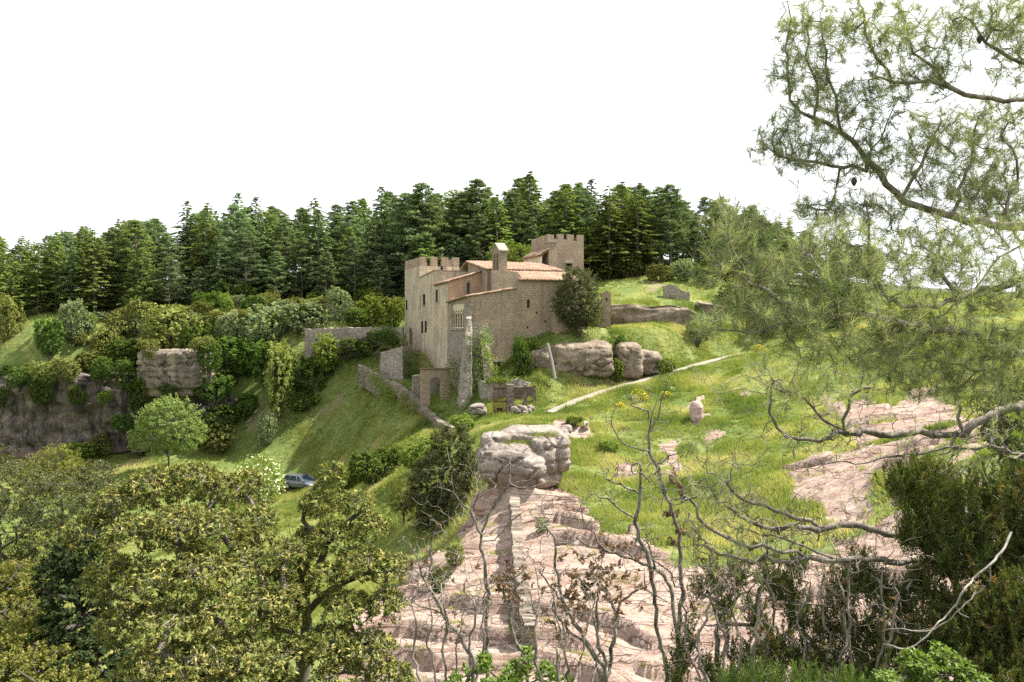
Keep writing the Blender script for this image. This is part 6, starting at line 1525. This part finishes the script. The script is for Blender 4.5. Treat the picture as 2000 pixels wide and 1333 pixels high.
bare('slim grey bare oak just left of the tall dark one', [down(c5('432 1400;430 1300;400 1180;380 1050;372 950;362 860;345 800;320 740;305 700;300 660;315 580;322 520;318 470;320 430', 7.7), 7.7), c5('300 660;255 640;215 605;180 575;150 568', 7.7), c5('318 560;280 540;240 520;200 500;180 490', 7.7), c5('320 470;350 500;380 520', 7.7)], 50, .12, 305, rmax=.036)
bare('wide bare oak with brown leaf clusters over the lower pink rock', [down(c5('190 1400;180 1333;150 1250;100 1180;50 1090;0 1000;-60 940;-90 880', 7.4), 7.4), c5('190 1290;200 1200;212 1120;216 1050;240 1000;290 955;350 945;372 960;410 990;460 1010', 7.5), c5('216 1050;190 980;150 930;110 900', 7.5), c5('100 1180;60 1150;20 1130;-20 1060', 7.4),
      c5('0 1000;-10 940;-40 840;-30 760;-60 700', 7.4)], 110, .16, 306, leaves=[(1150, 1130, 7.4, 60, 60, 60), (1200, 1160, 7.4, 60, 50, 40), (1105, 1180, 7.4, 50, 50, 30)], rmax=.036)
bare('long bare branchy oak arching low across the grass edge', [down(c5('486 1400;480 1180;455 1040;452 960;420 900;380 870;340 850;300 838;250 815;200 800;130 772;80 772;40 720;0 680', 9.2), 9.2), c5('200 800;150 770;130 730;100 690;80 630', 9.2), c5('300 838;280 800;240 780;180 790', 9.2), c5('380 870;360 790;340 740', 9.2)], 70, .12, 307, leaves=[(1195, 1080, 9.2, 50, 30, 20)], rmax=.034)
bare('young bare oak stem low at the bottom, right of the slim grey one', [down(c5('660 1400;650 1333;630 1250;632 1150;640 1080;600 980;590 900', 7.2), 7.2), c5('800 1100;790 1040;800 980;830 900;835 800;830 760', 7.2), c5('640 1080;700 1000;760 960;800 900', 7.2)], 70, .16, 308, leaves=[(1480, 1080, 7.2, 60, 60, 30)], foliage=L_OLIVE, rmax=.03)

def thicket(label, u0, u1, v1, Y, n, seed, hpx=190, bark=B_GREY):
    r = np.random.default_rng(seed); b = under((u0 + u1) / 2, 0, Y); L_ = []
    for i in range(6):
        u = u0 + (u1 - u0) * (i + .5) / 6 + r.uniform(-12, 12); y = Y + r.uniform(-.3, .3); q = [P((u0 + u1) / 2 + (u - (u0 + u1) / 2) * .4, 1400, Y)]
        for j in range(5): q.append(P(u + r.uniform(-14, 14), 1333 - hpx * (j + 1) / 6, y + r.uniform(-.1, .1)))
        L_.append(np.vstack([b if not L_ else L_[0][1], q]))
    return bare(label, L_, n, .15, seed, rmax=.022, name='bare_bush', grp='leafless bushes along the bottom', bark=bark, rs=1.0, leaves=[((u0 + u1) / 2, 1200, Y, 90, 90, 14)], nl=4, L=.04, reach=(.3, 1))
thicket('tangle of thin grey leafless twigs left of the dry stone wall at the bottom', 790, 960, 1333, 6.8, 110, 321, 230)
thicket('tangle of leafless brown twigs right of the dry stone wall at the bottom', 1040, 1200, 1333, 6.4, 110, 322, 210, B_LICH)
thicket('leafless twiggy bush between the tall bare oak and the junipers', 1330, 1520, 1333, 6.0, 120, 323, 250)
thicket('grey leafless twigs rising among the junipers at the lower right', 1560, 1760, 1333, 5.9, 110, 324, 260)

# near Aleppo pine: trunk beyond the right edge, long limbs reaching left
tr = px('2270 1500 6.6;2250 1300 6.6;2240 1100 6.6;2215 900 6.5;2200 700 6.5;2190 500 6.5;2180 300 6.4;2150 100 6.4;2130 -150 6.3;2100 -400 6.3')
tr = np.vstack([[tr[0][0], 6.6, Hs(tr[0][0], 6.6) - .3], tr])
PL = [tr, px('2183 330 6.4;2120 250 6.2;2060 200 6.0;2000 192 5.9;1960 196 5.85;1930 190 5.8;1900 186 5.8;1870 176 5.8;1830 168 5.8;1800 162 5.8;1770 160 5.8;1740 156 5.8;1700 160 5.8;1665 152 5.8'),
      px('2188 460 6.5;2120 425 6.3;2080 428 6.2;2040 440 6.1;2000 447 6;1950 442 6;1900 432 6;1860 418 6;1820 412 6;1790 405 6;1760 388 5.95;1740 362 5.9;1715 340 5.9;1690 312 5.9;1670 290 5.9;1650 268 5.9;1620 245 5.9;1590 228 5.9;1560 215 5.9;1545 195 5.9;1536 165 5.9;1534 130 5.9;1538 90 5.9;1540 40 5.9;1541 -20 5.9'),
      px('1692 335 5.9;1670 325 5.85;1640 322 5.8;1610 326 5.8;1580 318 5.8;1550 312 5.8;1520 308 5.8;1500 298 5.8;1488 275 5.8;1485 255 5.8'), px('2192 520 6.5;2110 480 6.4;2040 470 6.3;2000 480 6.3;1975 480 6.3;1950 500 6.2;1930 530 6.1;1905 565 6;1880 590 5.9;1850 610 5.8;1800 640 5.7;1760 650 5.7'),
      px('2195 600 6.5;2100 550 6;2040 535 5.8;2000 545 5.7;1960 555 5.6;1920 560 5.5;1870 590 5.4;1800 600 5.3;1740 590 5.2;1700 560 5.2;1680 520 5.2'), px('2200 720 6.5;2100 700 6.1;2050 690 5.8;1980 690 5.6;1900 650 5.4;1840 640 5.3;1780 636 5.2;1700 618 5.1;1640 622 5.1;1580 615 5.1;1520 590 5.1;1470 560 5.1;1440 535 5.1'),
      px('1700 618 5.1;1640 600 5.2;1600 570 5.3;1560 560 5.3;1500 535 5.4;1450 500 5.4;1420 470 5.4;1400 440 5.4'), px('1470 560 5.1;1440 510 5.1;1420 440 5.1;1415 400 5.1;1405 375 5.1'), px('1440 535 5.1;1405 520 5.1;1380 490 5.1;1360 455 5.1;1362 420 5.1'),
      px('1580 615 5.1;1530 640 5;1480 645 5;1420 650 5;1380 640 5;1345 655 5'), px('1740 156 5.8;1720 130 5.7;1700 90 5.7;1685 40 5.7;1680 0 5.7'), px('1865 176 5.8;1830 140 5.9;1800 120 5.9;1775 95 5.9;1770 50 5.9;1755 20 5.9'),
      px('1870 178 5.8;1840 200 5.8;1800 204 5.8;1760 196 5.8;1740 185 5.8'), px('2170 200 6.4;2080 140 6.1;2020 125 6;1970 118 5.9;1940 100 5.9;1915 75 5.9;1900 40 5.9;1905 10 5.9'), px('1650 268 5.9;1640 220 5.8;1620 160 5.7;1610 100 5.7;1605 40 5.7'),
      px('1590 228 5.9;1600 180 5.9;1580 120 5.9;1575 70 5.9;1580 20 5.9'), px('1760 388 5.95;1790 340 6;1810 300 6.1;1830 260 6.1;1840 220 6.1'), px('1860 418 6;1880 360 6.2;1900 320 6.3;1890 270 6.4;1910 230 6.4'), px('1960 442 6;1970 390 6.1;2000 350 6.2;1990 300 6.2;1960 270 6.2'),
      px('2000 480 6.3;1960 420 6.4;1930 380 6.5;1950 330 6.5'), px('1690 312 5.9;1720 270 5.9;1740 230 5.9;1750 190 5.9'), px('1740 590 5.2;1700 520 5.3;1690 470 5.4;1700 430 5.4;1690 400 5.4'), px('1640 622 5.1;1620 560 5;1590 510 5;1580 460 5'), px('1870 590 5.4;1840 540 5.4;1830 490 5.5;1850 440 5.5'),
      px('1800 640 5.7;1780 700 5.6;1740 730 5.6;1700 740 5.6'), px('1980 690 5.6;1950 730 5.6;1900 720 5.5;1840 710 5.5;1790 690 5.5')]
# needled area: upper crown lobes then the dense lower fan
pl = []
def addl(s, n=1): 
    for q in s.split(';'): u, v, Y, ru, rv = map(float, q.split()); pl.append((u, v, Y, ru, rv))
addl('1545 60 5.9 22 50;1530 140 5.9 22 40;1580 50 5.9 28 50;1610 90 5.7 30 50;1650 60 5.8 26 46;1690 40 5.7 30 46;1720 100 5.7 30 44;1770 50 5.9 28 46;1810 90 5.9 34 46;1840 130 5.9 34 40;1860 40 5.9 26 40;1910 40 5.9 34 44;1960 60 5.9 36 44;1990 30 6 30 40;1990 110 6 40 40;1580 150 5.9 30 40;1620 190 5.8 34 40;1560 200 5.9 30 30')
addl('1520 250 5.8 30 34;1510 285 5.8 32 28;1560 270 5.8 32 30;1600 290 5.8 34 30;1640 230 5.8 30 34;1680 240 5.9 34 36;1740 210 5.9 34 36;1780 150 5.9 36 34;1700 180 5.8 36 28;1640 330 5.9 34 28;1560 320 5.8 36 22;1720 300 5.9 34 40;1780 300 6 40 40;1820 240 6.1 34 40;1850 290 6.1 36 40;1900 230 6.4 40 40;1930 290 6.4 40 40;1980 240 6.2 40 44;1960 340 6.3 44 40;1900 350 6.2 40 36;1990 400 6.3 40 40;1860 380 6.1 36 30;1800 370 6 36 30')
addl('1575 400 5.9 30 30;1620 410 5.9 30 30;1680 400 5.6 40 34;1740 420 5.7 44 30;1850 450 5.7 50 34;1930 400 6.2 44 34;1960 470 5.8 44 40;1640 470 5.3 46 40;1570 480 5.2 44 40;1700 480 5.3 48 40;1780 480 5.5 50 40;1880 510 5.5 50 40;1510 520 5.2 44 40;1590 540 5.1 50 40;1660 550 5.1 50 36;1740 540 5.2 50 40;1820 540 5.4 50 36;1930 560 5.5 54 40;1990 540 5.6 44 44')
addl('1450 600 5.1 46 34;1520 620 5.0 46 34;1600 620 5.0 50 36;1680 610 5.0 50 34;1760 620 5.2 50 36;1850 620 5.3 50 40;1940 640 5.4 54 44;1560 680 5 40 26;1640 680 5 50 30;1720 690 5.2 50 36;1810 690 5.4 54 40;1900 700 5.4 54 40;1980 700 5.5 46 44;1780 740 5.5 46 26;1870 760 5.6 50 26;1960 760 5.7 44 30;1430 480 5.2 34 40;1390 520 5.1 26 34;1410 420 5.1 26 34;1380 630 5 30 24;1480 560 5.1 40 30;1460 430 5.4 26 28;1500 440 5.4 20 24')
lb = np.array([(*P(u, v, Y), ru * Y / FPX, .20, rv * Y / FPX) for (u, v, Y, ru, rv) in pl]); r = np.random.default_rng(400)
N0, p0 = polyline_nodes(PL, .10, .012, 400); N, par, _ = grow(N0, p0, lb[:, :3], .12, .12, 401)
npt = 5400; w = (lb[:, 3] * lb[:, 5]) ** .9 * np.where(lb[:, 2] < .7, 1.0, 1.0); idx = r.choice(len(lb), npt, p=w / w.sum()); d = rdir(npt, r); T = lb[idx, :3] + d * (r.random(npt) ** .4)[:, None] * lb[idx, 3:] * 1.45
N, par, tips = grow(N, par, T, .08, .20, 402, up=.2); Vw, Fw, R_ = wood(N, par, .0018, 2.35, .12)
o_ = tr[0]; pine = empty('aleppo_pine', o_, 0, 'large near pine reaching in from the right edge with fine pale green needles', 'pine tree')
mkobj('trunk', mkmesh('trunk', Vw - o_, Fw, True), B_GREY, pine)
def needles(N, dirs, nn, L, seed, wd=.0028, back=.10):
    r = np.random.default_rng(seed); n = len(N); D = np.repeat(dirs, nn, 0); s = r.random(n * nn); C = np.repeat(N, nn, 0) - D * (s * back)[:, None]
    R_ = rdir(n * nn, r); A = norm(D * r.uniform(.7, 1.5, n * nn)[:, None] + R_ * .75); S = norm(np.cross(A, rdir(n * nn, r))); t = np.clip(np.repeat(r.normal(.42, .22, n), nn) + r.normal(0, .13, n * nn), 0, 1)
    return leaf_tris(C, A, S, L * r.uniform(.7, 1.2, n * nn), wd, t)
dirs = norm(tips_dirs(N, par, tips) * .9 + [-.1, 0, .55] + r.normal(0, .2, (len(tips), 3)))
V, F, t = needles(N[tips], dirs, 24, .085, 403); mkobj('needles', mkmesh('needles', V - o_, F, False, t), L_NEED, pine)
for i, (u, v, Y) in enumerate([(1913, 80, 5.9), (1735, 100, 5.7), (1722, 10, 5.7), (1372, 690, 5.0), (1662, 360, 5.9)]):
    c = P(u, v, Y); c = N[int(np.linalg.norm(N - c, axis=1).argmin())] - [0, 0, .03]; me_n = 9; Vv = []
    for a, rr_ in zip(np.linspace(0, 1, me_n), [.002, .012, .018, .021, .021, .018, .014, .009, .002]):
        for k in range(10): th = k * .628 + a * 2; Vv.append((c[0] - o_[0] + rr_ * (1 + .12 * math.sin(k * 3.1 + a * 20)) * math.cos(th), c[1] - o_[1] + rr_ * math.sin(th), c[2] - o_[2] + .032 - .065 * a))
    Ff = [[i_ * 10 + k, i_ * 10 + (k + 1) % 10, (i_ + 1) * 10 + (k + 1) % 10, (i_ + 1) * 10 + k] for i_ in range(me_n - 1) for k in range(10)]
    mkobj('cone', mkmesh('cone', Vv, np.array(Ff), True), B_DARK, pine)

# dead lower boughs of another pine, standing further down the slope on the right
t2 = px('2140 1500 7.6;2120 1200 7.5;2110 900 7.5;2100 700 7.4;2090 560 7.3'); t2 = np.vstack([[t2[0][0], 7.6, Hs(t2[0][0], 7.6) - .3], t2])
DL = [t2, px('2103 780 7.4;2000 788 7.2;1960 800 7.1;1920 822 7;1880 842 7;1850 870 6.9;1800 885 6.8;1760 890 6.8;1720 900 6.8;1680 905 6.7;1630 908 6.7;1590 905 6.7'), px('1850 850 7;1800 848 6.9;1750 852 6.9;1720 848 6.8;1690 838 6.8;1660 850 6.8;1600 855 6.7;1540 858 6.7;1515 840 6.7;1500 800 6.7;1505 760 6.7'),
      px('1660 850 6.8;1620 830 6.8;1590 800 6.8;1560 770 6.8;1545 745 6.8'), px('1880 842 7;1870 800 7;1860 770 7;1870 740 7'), px('1650 845 6.8;1655 800 6.8;1680 760 6.8;1700 740 6.8'), px('2107 880 7.4;2040 890 7.2;1990 890 7;1950 900 6.9;1920 925 6.8'), px('2000 888 7.1;1940 870 7;1900 880 7;1860 875 7;1820 900 6.9'),
      px('2112 1030 7.4;2000 1045 7;1900 1050 6.8;1830 1052 6.7;1790 1050 6.6;1740 1043 6.5;1700 1035 6.5;1660 1027 6.4;1600 1030 6.4;1550 1028 6.3;1520 1035 6.3;1480 1050 6.3'), px('2115 1090 7.4;1990 1095 6.9;1900 1092 6.7;1820 1095 6.6;1740 1096 6.5;1690 1090 6.4;1640 1095 6.3;1580 1088 6.3;1520 1075 6.2;1450 1062 6.2;1400 1050 6.2;1370 1010 6.2;1350 970 6.2'),
      px('1520 1035 6.3;1460 1020 6.3;1420 990 6.3;1390 970 6.3;1380 940 6.3'), px('1600 1030 6.4;1540 1000 6.4;1480 990 6.4;1430 960 6.4;1400 930 6.4'), px('1580 1088 6.3;1500 1100 6.2;1440 1090 6.2;1400 1080 6.2;1360 1060 6.2'), px('1640 1095 6.3;1560 1060 6.3;1500 1050 6.3;1440 1030 6.3')]
r = np.random.default_rng(410); N0, p0 = polyline_nodes(DL, .09, .014, 410); T = []
for i in range(1300):
    ln = DL[1:][r.integers(len(DL) - 1)]; f = r.uniform(.3, 1.0); k = min(len(ln) - 2, int(f * (len(ln) - 1))); b = ln[k] + (ln[k + 1] - ln[k]) * r.random(); T.append(b + r.normal(0, 1, 3) * [.20, .22, .16] + [-.08, 0, .10])
N, par, tips = grow(N0, p0, T, .06, .24, 411); Vw, Fw, R_ = wood(N, par, .0022, 2.0, .10); o_ = t2[0]; e = empty('aleppo_pine', o_, 0, 'second pine at the right edge with long bare curling lower boughs', 'pine tree')
mkobj('trunk', mkmesh('trunk', Vw - o_, Fw, True), B_GREY, e)
tt = [t for t in tips if r.random() < .14]; tt += [t for t in tips if (N[t][2] > P(0, 780, N[t][1])[2])]; tt += [t for t in tips if (N[t][0] / N[t][1] * FPX + 1000 < 1500 and N[t][0] / N[t][1] * FPX + 1000 > 1340 and r.random() < .3)]
dirs = norm(tips_dirs(N, par, tt) * .5 + [-.1, 0, .8] + r.normal(0, .2, (len(tt), 3))); V, F, t = needles(N[tt], dirs, 26, .08, 412); mkobj('needles', mkmesh('needles', V - o_, F, False, t), L_NEED, e)

# junipers and heath at the lower right
def juniper(label, lines, lobes, nt, seed, nsc=46, L=.026, mat=L_JUN, bark=B_PALE, name='juniper', tip_r=.0018, rmax=.035, upd=.9, back=.17, cat='juniper'):
    r = np.random.default_rng(seed); N0, p0 = polyline_nodes(lines, .08, .01, seed); lb = np.array([(*P(u, v, Y), ru * Y / FPX, rd, rv * Y / FPX) for (u, v, Y, ru, rv, rd) in lobes]); N, par, _ = grow(N0, p0, lb[:, :3], .1, .1, seed)
    w = (lb[:, 3] * lb[:, 5]); idx = r.choice(len(lb), nt, p=w / w.sum()); T = lb[idx, :3] + rdir(nt, r) * (r.random(nt) ** .45)[:, None] * lb[idx, 3:]; N, par, tips = grow(N, par, T, .07, .12, seed + 1, up=.3); Vw, Fw, _ = wood(N, par, tip_r, 2.1, rmax)
    n = len(tips); D = norm(tips_dirs(N, par, tips) * .5 + np.array([0, 0, upd]) + r.normal(0, .28, (n, 3))); s = r.random(n * nsc); Dr = np.repeat(D, nsc, 0); R_ = rdir(n * nsc, r); R_ = norm(R_ - (R_ * Dr).sum(1, keepdims=True) * Dr)
    C = np.repeat(N[tips], nsc, 0) + Dr * ((s - .6) * back)[:, None] + R_ * ((1 - s) * .035 * r.random(n * nsc))[:, None]; A = norm(Dr * 1.1 + R_ * .7); S = norm(np.cross(A, rdir(n * nsc, r)))
    t = np.clip(np.repeat(r.normal(.42, .22, n), nsc) + .25 * (s - .5) + r.normal(0, .08, n * nsc), 0, 1); V, F, t = leaf_tris(C, A, S, L * r.uniform(.7, 1.3, n * nsc), L * .30, t)
    o_ = lines[0][0]; e = empty(name, o_, 0, label, cat); mkobj('stems', mkmesh('stems', Vw - o_, Fw, True), bark, e); mkobj('foliage', mkmesh('foliage', V - o_, F, False, t), mat, e)
    return e
def stemfrom(u, v, Y, *pts):
    a = px(';'.join(pts)); b = under(u, 0, Y); return np.vstack([b, a])
juniper('large dark green juniper at the right edge below the bare pine boughs', [stemfrom(1960, 0, 6.6, '1930 1300 6.5', '1900 1200 6.4', '1840 1100 6.3', '1810 1020 6.2'), px('1900 1200 6.4;1950 1100 6.4;1970 1000 6.4'), px('1840 1100 6.3;1880 1010 6.3;1890 950 6.3')],
        [(1800, 930, 6.2, 52, 40, .28), (1760, 950, 6.2, 34, 34, .22), (1850, 960, 6.3, 46, 50, .3), (1820, 1010, 6.2, 56, 46, .3), (1930, 970, 6.4, 40, 52, .28), (1980, 1010, 6.4, 44, 60, .3), (1900, 1030, 6.3, 56, 50, .32), (1860, 1080, 6.2, 56, 50, .3), (1950, 1100, 6.3, 60, 56, .32), (1790, 1040, 6.3, 36, 34, .22), (2010, 1080, 6.3, 50, 60, .3), (1990, 940, 6.5, 30, 40, .2)], 1500, 501, nsc=60)
juniper('dark juniper mass in the bottom right corner', [stemfrom(2000, 0, 5.6, '1980 1340 5.6', '1960 1280 5.6')], [(1990, 1180, 5.7, 60, 60, .3), (1930, 1200, 5.8, 56, 50, .3), (1980, 1260, 5.6, 60, 56, .3), (1890, 1240, 5.8, 50, 46, .26), (1930, 1310, 5.5, 56, 50, .28), (2010, 1330, 5.4, 60, 56, .3), (1860, 1180, 6, 44, 40, .25)], 1150, 502, nsc=60)
juniper('open sprawling juniper with brown tips in the middle of the lower right', [stemfrom(1700, 0, 6.4, '1690 1330 6.4', '1670 1240 6.4', '1640 1170 6.4'), px('1670 1240 6.4;1720 1180 6.4;1730 1120 6.4'), px('1690 1330 6.4;1600 1280 6.3;1560 1220 6.3')],
        [(1640, 1150, 6.4, 40, 46, .25), (1680, 1110, 6.5, 30, 46, .22), (1720, 1150, 6.4, 40, 40, .25), (1770, 1180, 6.3, 44, 46, .26), (1640, 1230, 6.3, 46, 44, .26), (1720, 1240, 6.2, 48, 46, .28), (1800, 1130, 6.4, 36, 40, .22), (1570, 1200, 6.3, 40, 46, .25), (1530, 1150, 6.4, 26, 50, .2), (1590, 1290, 6.1, 50, 40, .26), (1680, 1310, 6, 56, 40, .28), (1520, 1270, 6.2, 40, 46, .24), (1560, 1100, 6.5, 20, 36, .15), (1790, 1260, 6, 50, 46, .26), (1750, 1290, 5.9, 60, 50, .28), (1840, 1230, 5.9, 40, 50, .25)], 1500, 503, nsc=50)
juniper('slender juniper sprays at the bottom, right of the tall dark bare oak', [stemfrom(1440, 0, 6.8, '1430 1330 6.8', '1420 1250 6.8', '1410 1180 6.8'), px('1430 1330 6.8;1360 1280 6.8;1340 1220 6.8'), px('1430 1330 6.8;1470 1260 6.8;1480 1190 6.8')],
        [(1340, 1250, 6.8, 22, 56, .2), (1325, 1310, 6.7, 26, 40, .2), (1395, 1130, 6.9, 22, 46, .2), (1420, 1190, 6.8, 24, 50, .2), (1440, 1120, 6.9, 20, 40, .2), (1475, 1200, 6.8, 26, 50, .2), (1460, 1290, 6.7, 34, 44, .22), (1390, 1310, 6.7, 30, 36, .2), (1360, 1160, 6.9, 16, 40, .15), (1500, 1120, 6.9, 16, 40, .15)], 420, 504, nsc=44)
juniper('low bright juniper fringe along the bottom between the bare oak and the box bush', [stemfrom(1620, 0, 5.6, '1610 1380 5.6', '1600 1340 5.6')], [(1500, 1335, 5.6, 50, 30, .2), (1580, 1340, 5.5, 50, 30, .22), (1660, 1345, 5.4, 46, 30, .2), (1440, 1340, 5.7, 40, 26, .2)], 420, 505, nsc=46, mat=L_BOX, L=.022)
def boxbush(label, lobes, nt, seed, base, mat=L_BOX, L=.035, nl=10):
    u, Y = base; l0 = np.vstack([under(u, 0, Y), px('%f %f %f' % (u, 1400, Y))]); r = np.random.default_rng(seed)
    return big_tree('box_bush', 'bush', label, [l0], lobes, nt, seed, mat, B_GREY, L=L, Wd=.5, nleaf=nl, tip_r=.0016, rmax=.02, step=.06, tl=.07, gold=.1)
boxbush('bright green glossy box bush at the very bottom right', [(1790, 1300, 4.9, 30, 30, .15), (1850, 1295, 4.9, 34, 34, .16), (1895, 1325, 4.8, 30, 26, .15), (1740, 1335, 4.8, 30, 22, .15), (1820, 1345, 4.8, 50, 26, .2)], 420, 601, (1830, 4.9))
boxbush('bright leafy sprigs at the bottom centre in front of the pink rock', [(900, 1325, 6.6, 24, 22, .18), (945, 1300, 6.7, 18, 26, .15), (1000, 1315, 6.8, 30, 20, .2), (1030, 1290, 6.8, 16, 28, .15), (1065, 1320, 6.7, 24, 22, .2), (1100, 1340, 6.5, 26, 18, .18), (880, 1345, 6.5, 30, 14, .15), (980, 1345, 6.5, 60, 14, .2)], 300, 602, (990, 6.7), L=.045)
# small leafed tree at the right edge
dense('holm_oak', 'tree', 'dark small-leaved evergreen at the right edge above the pink rock', [(1990, 830, 14, 60, 60, .6), (1950, 800, 14, 36, 44, .45), (2020, 760, 14, 60, 60, .6), (1975, 880, 13.5, 36, 32, .4), (1945, 850, 14, 24, 26, .3)], 9000, .05, L_HOLM, 207, 2040, 14, clump=60)
# pale dead branch fallen across the junipers
dp = px('1975 1040 5.6;1960 1075 5.5;1935 1105 5.4;1900 1130 5.4;1885 1150 5.3;1872 1170 5.3;1868 1185 5.3;1845 1205 5.3;1825 1225 5.2;1810 1240 5.2;1795 1258 5.2;1780 1269 5.2;1755 1266 5.2;1725 1259 5.2')
N0, p0 = polyline_nodes([dp, px('1868 1185 5.3;1878 1200 5.25;1893 1207 5.2'), px('1935 1140 5.45;1900 1165 5.4;1875 1190 5.35;1850 1212 5.3;1830 1230 5.3;1810 1236 5.3;1780 1233 5.3;1750 1227 5.3;1720 1232 5.3')], .05, .004, 9)
Vw, Fw, _ = wood(N0, p0, .005, 2.2, .016, rscale=1.1); tag(mkobj('fallen_branch', mkmesh('fallen_branch', Vw - dp[0], Fw, True), B_PALE, None, dp[0]), 'pale dead forked branch lying across the junipers', 'branch')
# ------------------------------------------------------------------ grass of the slopes (uncountable)
def make_grass(name, n, y0, y1, u0, u1, hmin, hmax, width, seed, mat, region=None, blades=4, spread=.10, nearpow=1.0):
    r = np.random.default_rng(seed); y = (y0 ** nearpow + (y1 ** nearpow - y0 ** nearpow) * r.random(n)) ** (1 / nearpow); u = r.uniform(u0, u1, n); x = (u - 1000) / FPX * y
    z, rm, dm, pd = HH(x, y, True)
    z2 = H0(x, y + .3); z1 = H0(x, y - .3); z4 = H0(x + .3, y); z3 = H0(x - .3, y); sl = np.hypot((z2 - z1) / .6, (z4 - z3) / .6)
    keep = (~rm) & (~dm) & (pd > .55) & (sl < 1.6) & (vnoise(x * .5, y * .5) > .12)
    if region is not None: keep &= region(x, y)
    x, y, z = x[keep], y[keep], z[keep]; n = len(x)
    patch = fbm(x / 4, y / 4, oct=3); hh = (hmin + (hmax - hmin) * np.clip(.5 + 1.3 * fbm(x / 2.2 + 9, y / 2.2, oct=3), 0, 1))
    x = np.repeat(x, blades) + r.normal(0, spread, n * blades); y = np.repeat(y, blades) + r.normal(0, spread, n * blades); z = np.repeat(z, blades) - .05; h = np.repeat(hh, blades) * r.uniform(.55, 1.25, n * blades)
    D = norm(np.stack([r.normal(0, .38, n * blades) - .12, r.normal(0, .38, n * blades), np.ones(n * blades)], 1)); a = r.uniform(0, 6.28, n * blades); S = np.stack([np.cos(a), np.sin(a), np.zeros_like(a)], 1)
    t = np.clip(np.repeat(.5 + 1.1 * patch, blades) + r.normal(0, .13, n * blades), 0, 1)
    V, F, tt = leaf_tris(np.stack([x, y, z], 1), D, S, h, width * r.uniform(.6, 1.4, n * blades), t)
    tag(mkobj(name, mkmesh(name, V, F, False, tt), mat), kind='stuff')
GR = leaf_mat('meadow_grass', (0.110, 0.155, 0.040), (0.265, 0.285, 0.088), (0.42, 0.38, 0.19), trans=.42, vary=.0)
def dens(x, y): return (x < 12) | (y < 122)
make_grass('grass', 165000, 38, 121, -60, 2250, .14, .55, .065, 1, GR, region=dens)
make_grass('grass', 70000, 70, 104, 550, 1450, .12, .50, .055, 2, GR)
make_grass('grass', 70000, 41, 72, 1080, 2150, .12, .45, .045, 3, GR)


# tufts rooted in the cracks of the pink rock
r = np.random.default_rng(31); n = 30000; y = r.uniform(29, 60, n); u = r.uniform(700, 2050, n); x = (u - 1000) / FPX * y; z, rm, dm, pd = HH(x, y, True)
k_ = rm & (fbm(x * .8 + 3, y * 1.3, oct=4) > .34); x, y, z = x[k_], y[k_], z[k_]; n = len(x); b = 7
x, y, z = (np.repeat(q, b) for q in (x, y, z)); x = x + r.normal(0, .06, n * b); y = y + r.normal(0, .06, n * b); a = r.uniform(0, 6.28, n * b)
V, F, t = leaf_tris(np.stack([x, y, z - .03], 1), norm(np.stack([r.normal(0, .5, n * b), r.normal(0, .5, n * b), np.ones(n * b)], 1)), np.stack([np.cos(a), np.sin(a), 0 * a], 1), r.uniform(.08, .26, n * b), .03, np.clip(r.normal(.6, .2, n * b), 0, 1))
tag(mkobj('grass_tufts', mkmesh('grass_tufts', V, F, False, t), GR), kind='stuff')

# leafy weeds and low herbs, rougher than the grass
def weeds(name, nc, y0, y1, u0, u1, mat, seed, h0, h1, leaf):
    r = np.random.default_rng(seed); y = r.uniform(y0, y1, nc); u = r.uniform(u0, u1, nc); x = (u - 1000) / FPX * y; z, rm, dm, pd = HH(x, y, True)
    k_ = (~rm) & (pd > 1.0) & (fbm(x / 6 + seed, y / 6, oct=2) > -.1); x, y, z = x[k_], y[k_], z[k_]; nc = len(x); m = 34; s = r.uniform(h0, h1, nc) * r.uniform(.6, 1.3, nc)
    d = rdir(nc * m, r); d[:, 2] = np.abs(d[:, 2]); q = d * (r.random(nc * m) ** .4)[:, None] * np.repeat(s, m)[:, None] * [1, 1, .8]
    C = np.stack([np.repeat(x, m), np.repeat(y, m), np.repeat(z, m)], 1) + q; V, F, t = leaf_quads(C, norm(d + r.normal(0, .6, d.shape) + [0, 0, .3]), rdir(nc * m, r) + [0, 0, .5], leaf * r.uniform(.6, 1.4, nc * m), leaf * .45, np.clip(np.repeat(r.normal(.5, .22, nc), m) + r.normal(0, .15, nc * m), 0, 1))
    tag(mkobj(name, mkmesh(name, V, F, False, t), mat), kind='stuff')
weeds('weeds', 900, 62, 108, 380, 1000, L_BRIGHT, 41, .22, .6, .15)
weeds('weeds', 500, 62, 108, 380, 1000, L_OLIVE, 42, .22, .55, .15)
weeds('weeds', 800, 44, 100, 1000, 1750, L_BRIGHT, 43, .14, .38, .11)
weeds('weeds', 450, 44, 100, 1000, 1750, L_GREY, 44, .14, .36, .11)
weeds('weeds', 260, 44, 100, 1000, 1750, L_BROOM, 45, .05, .16, .07)
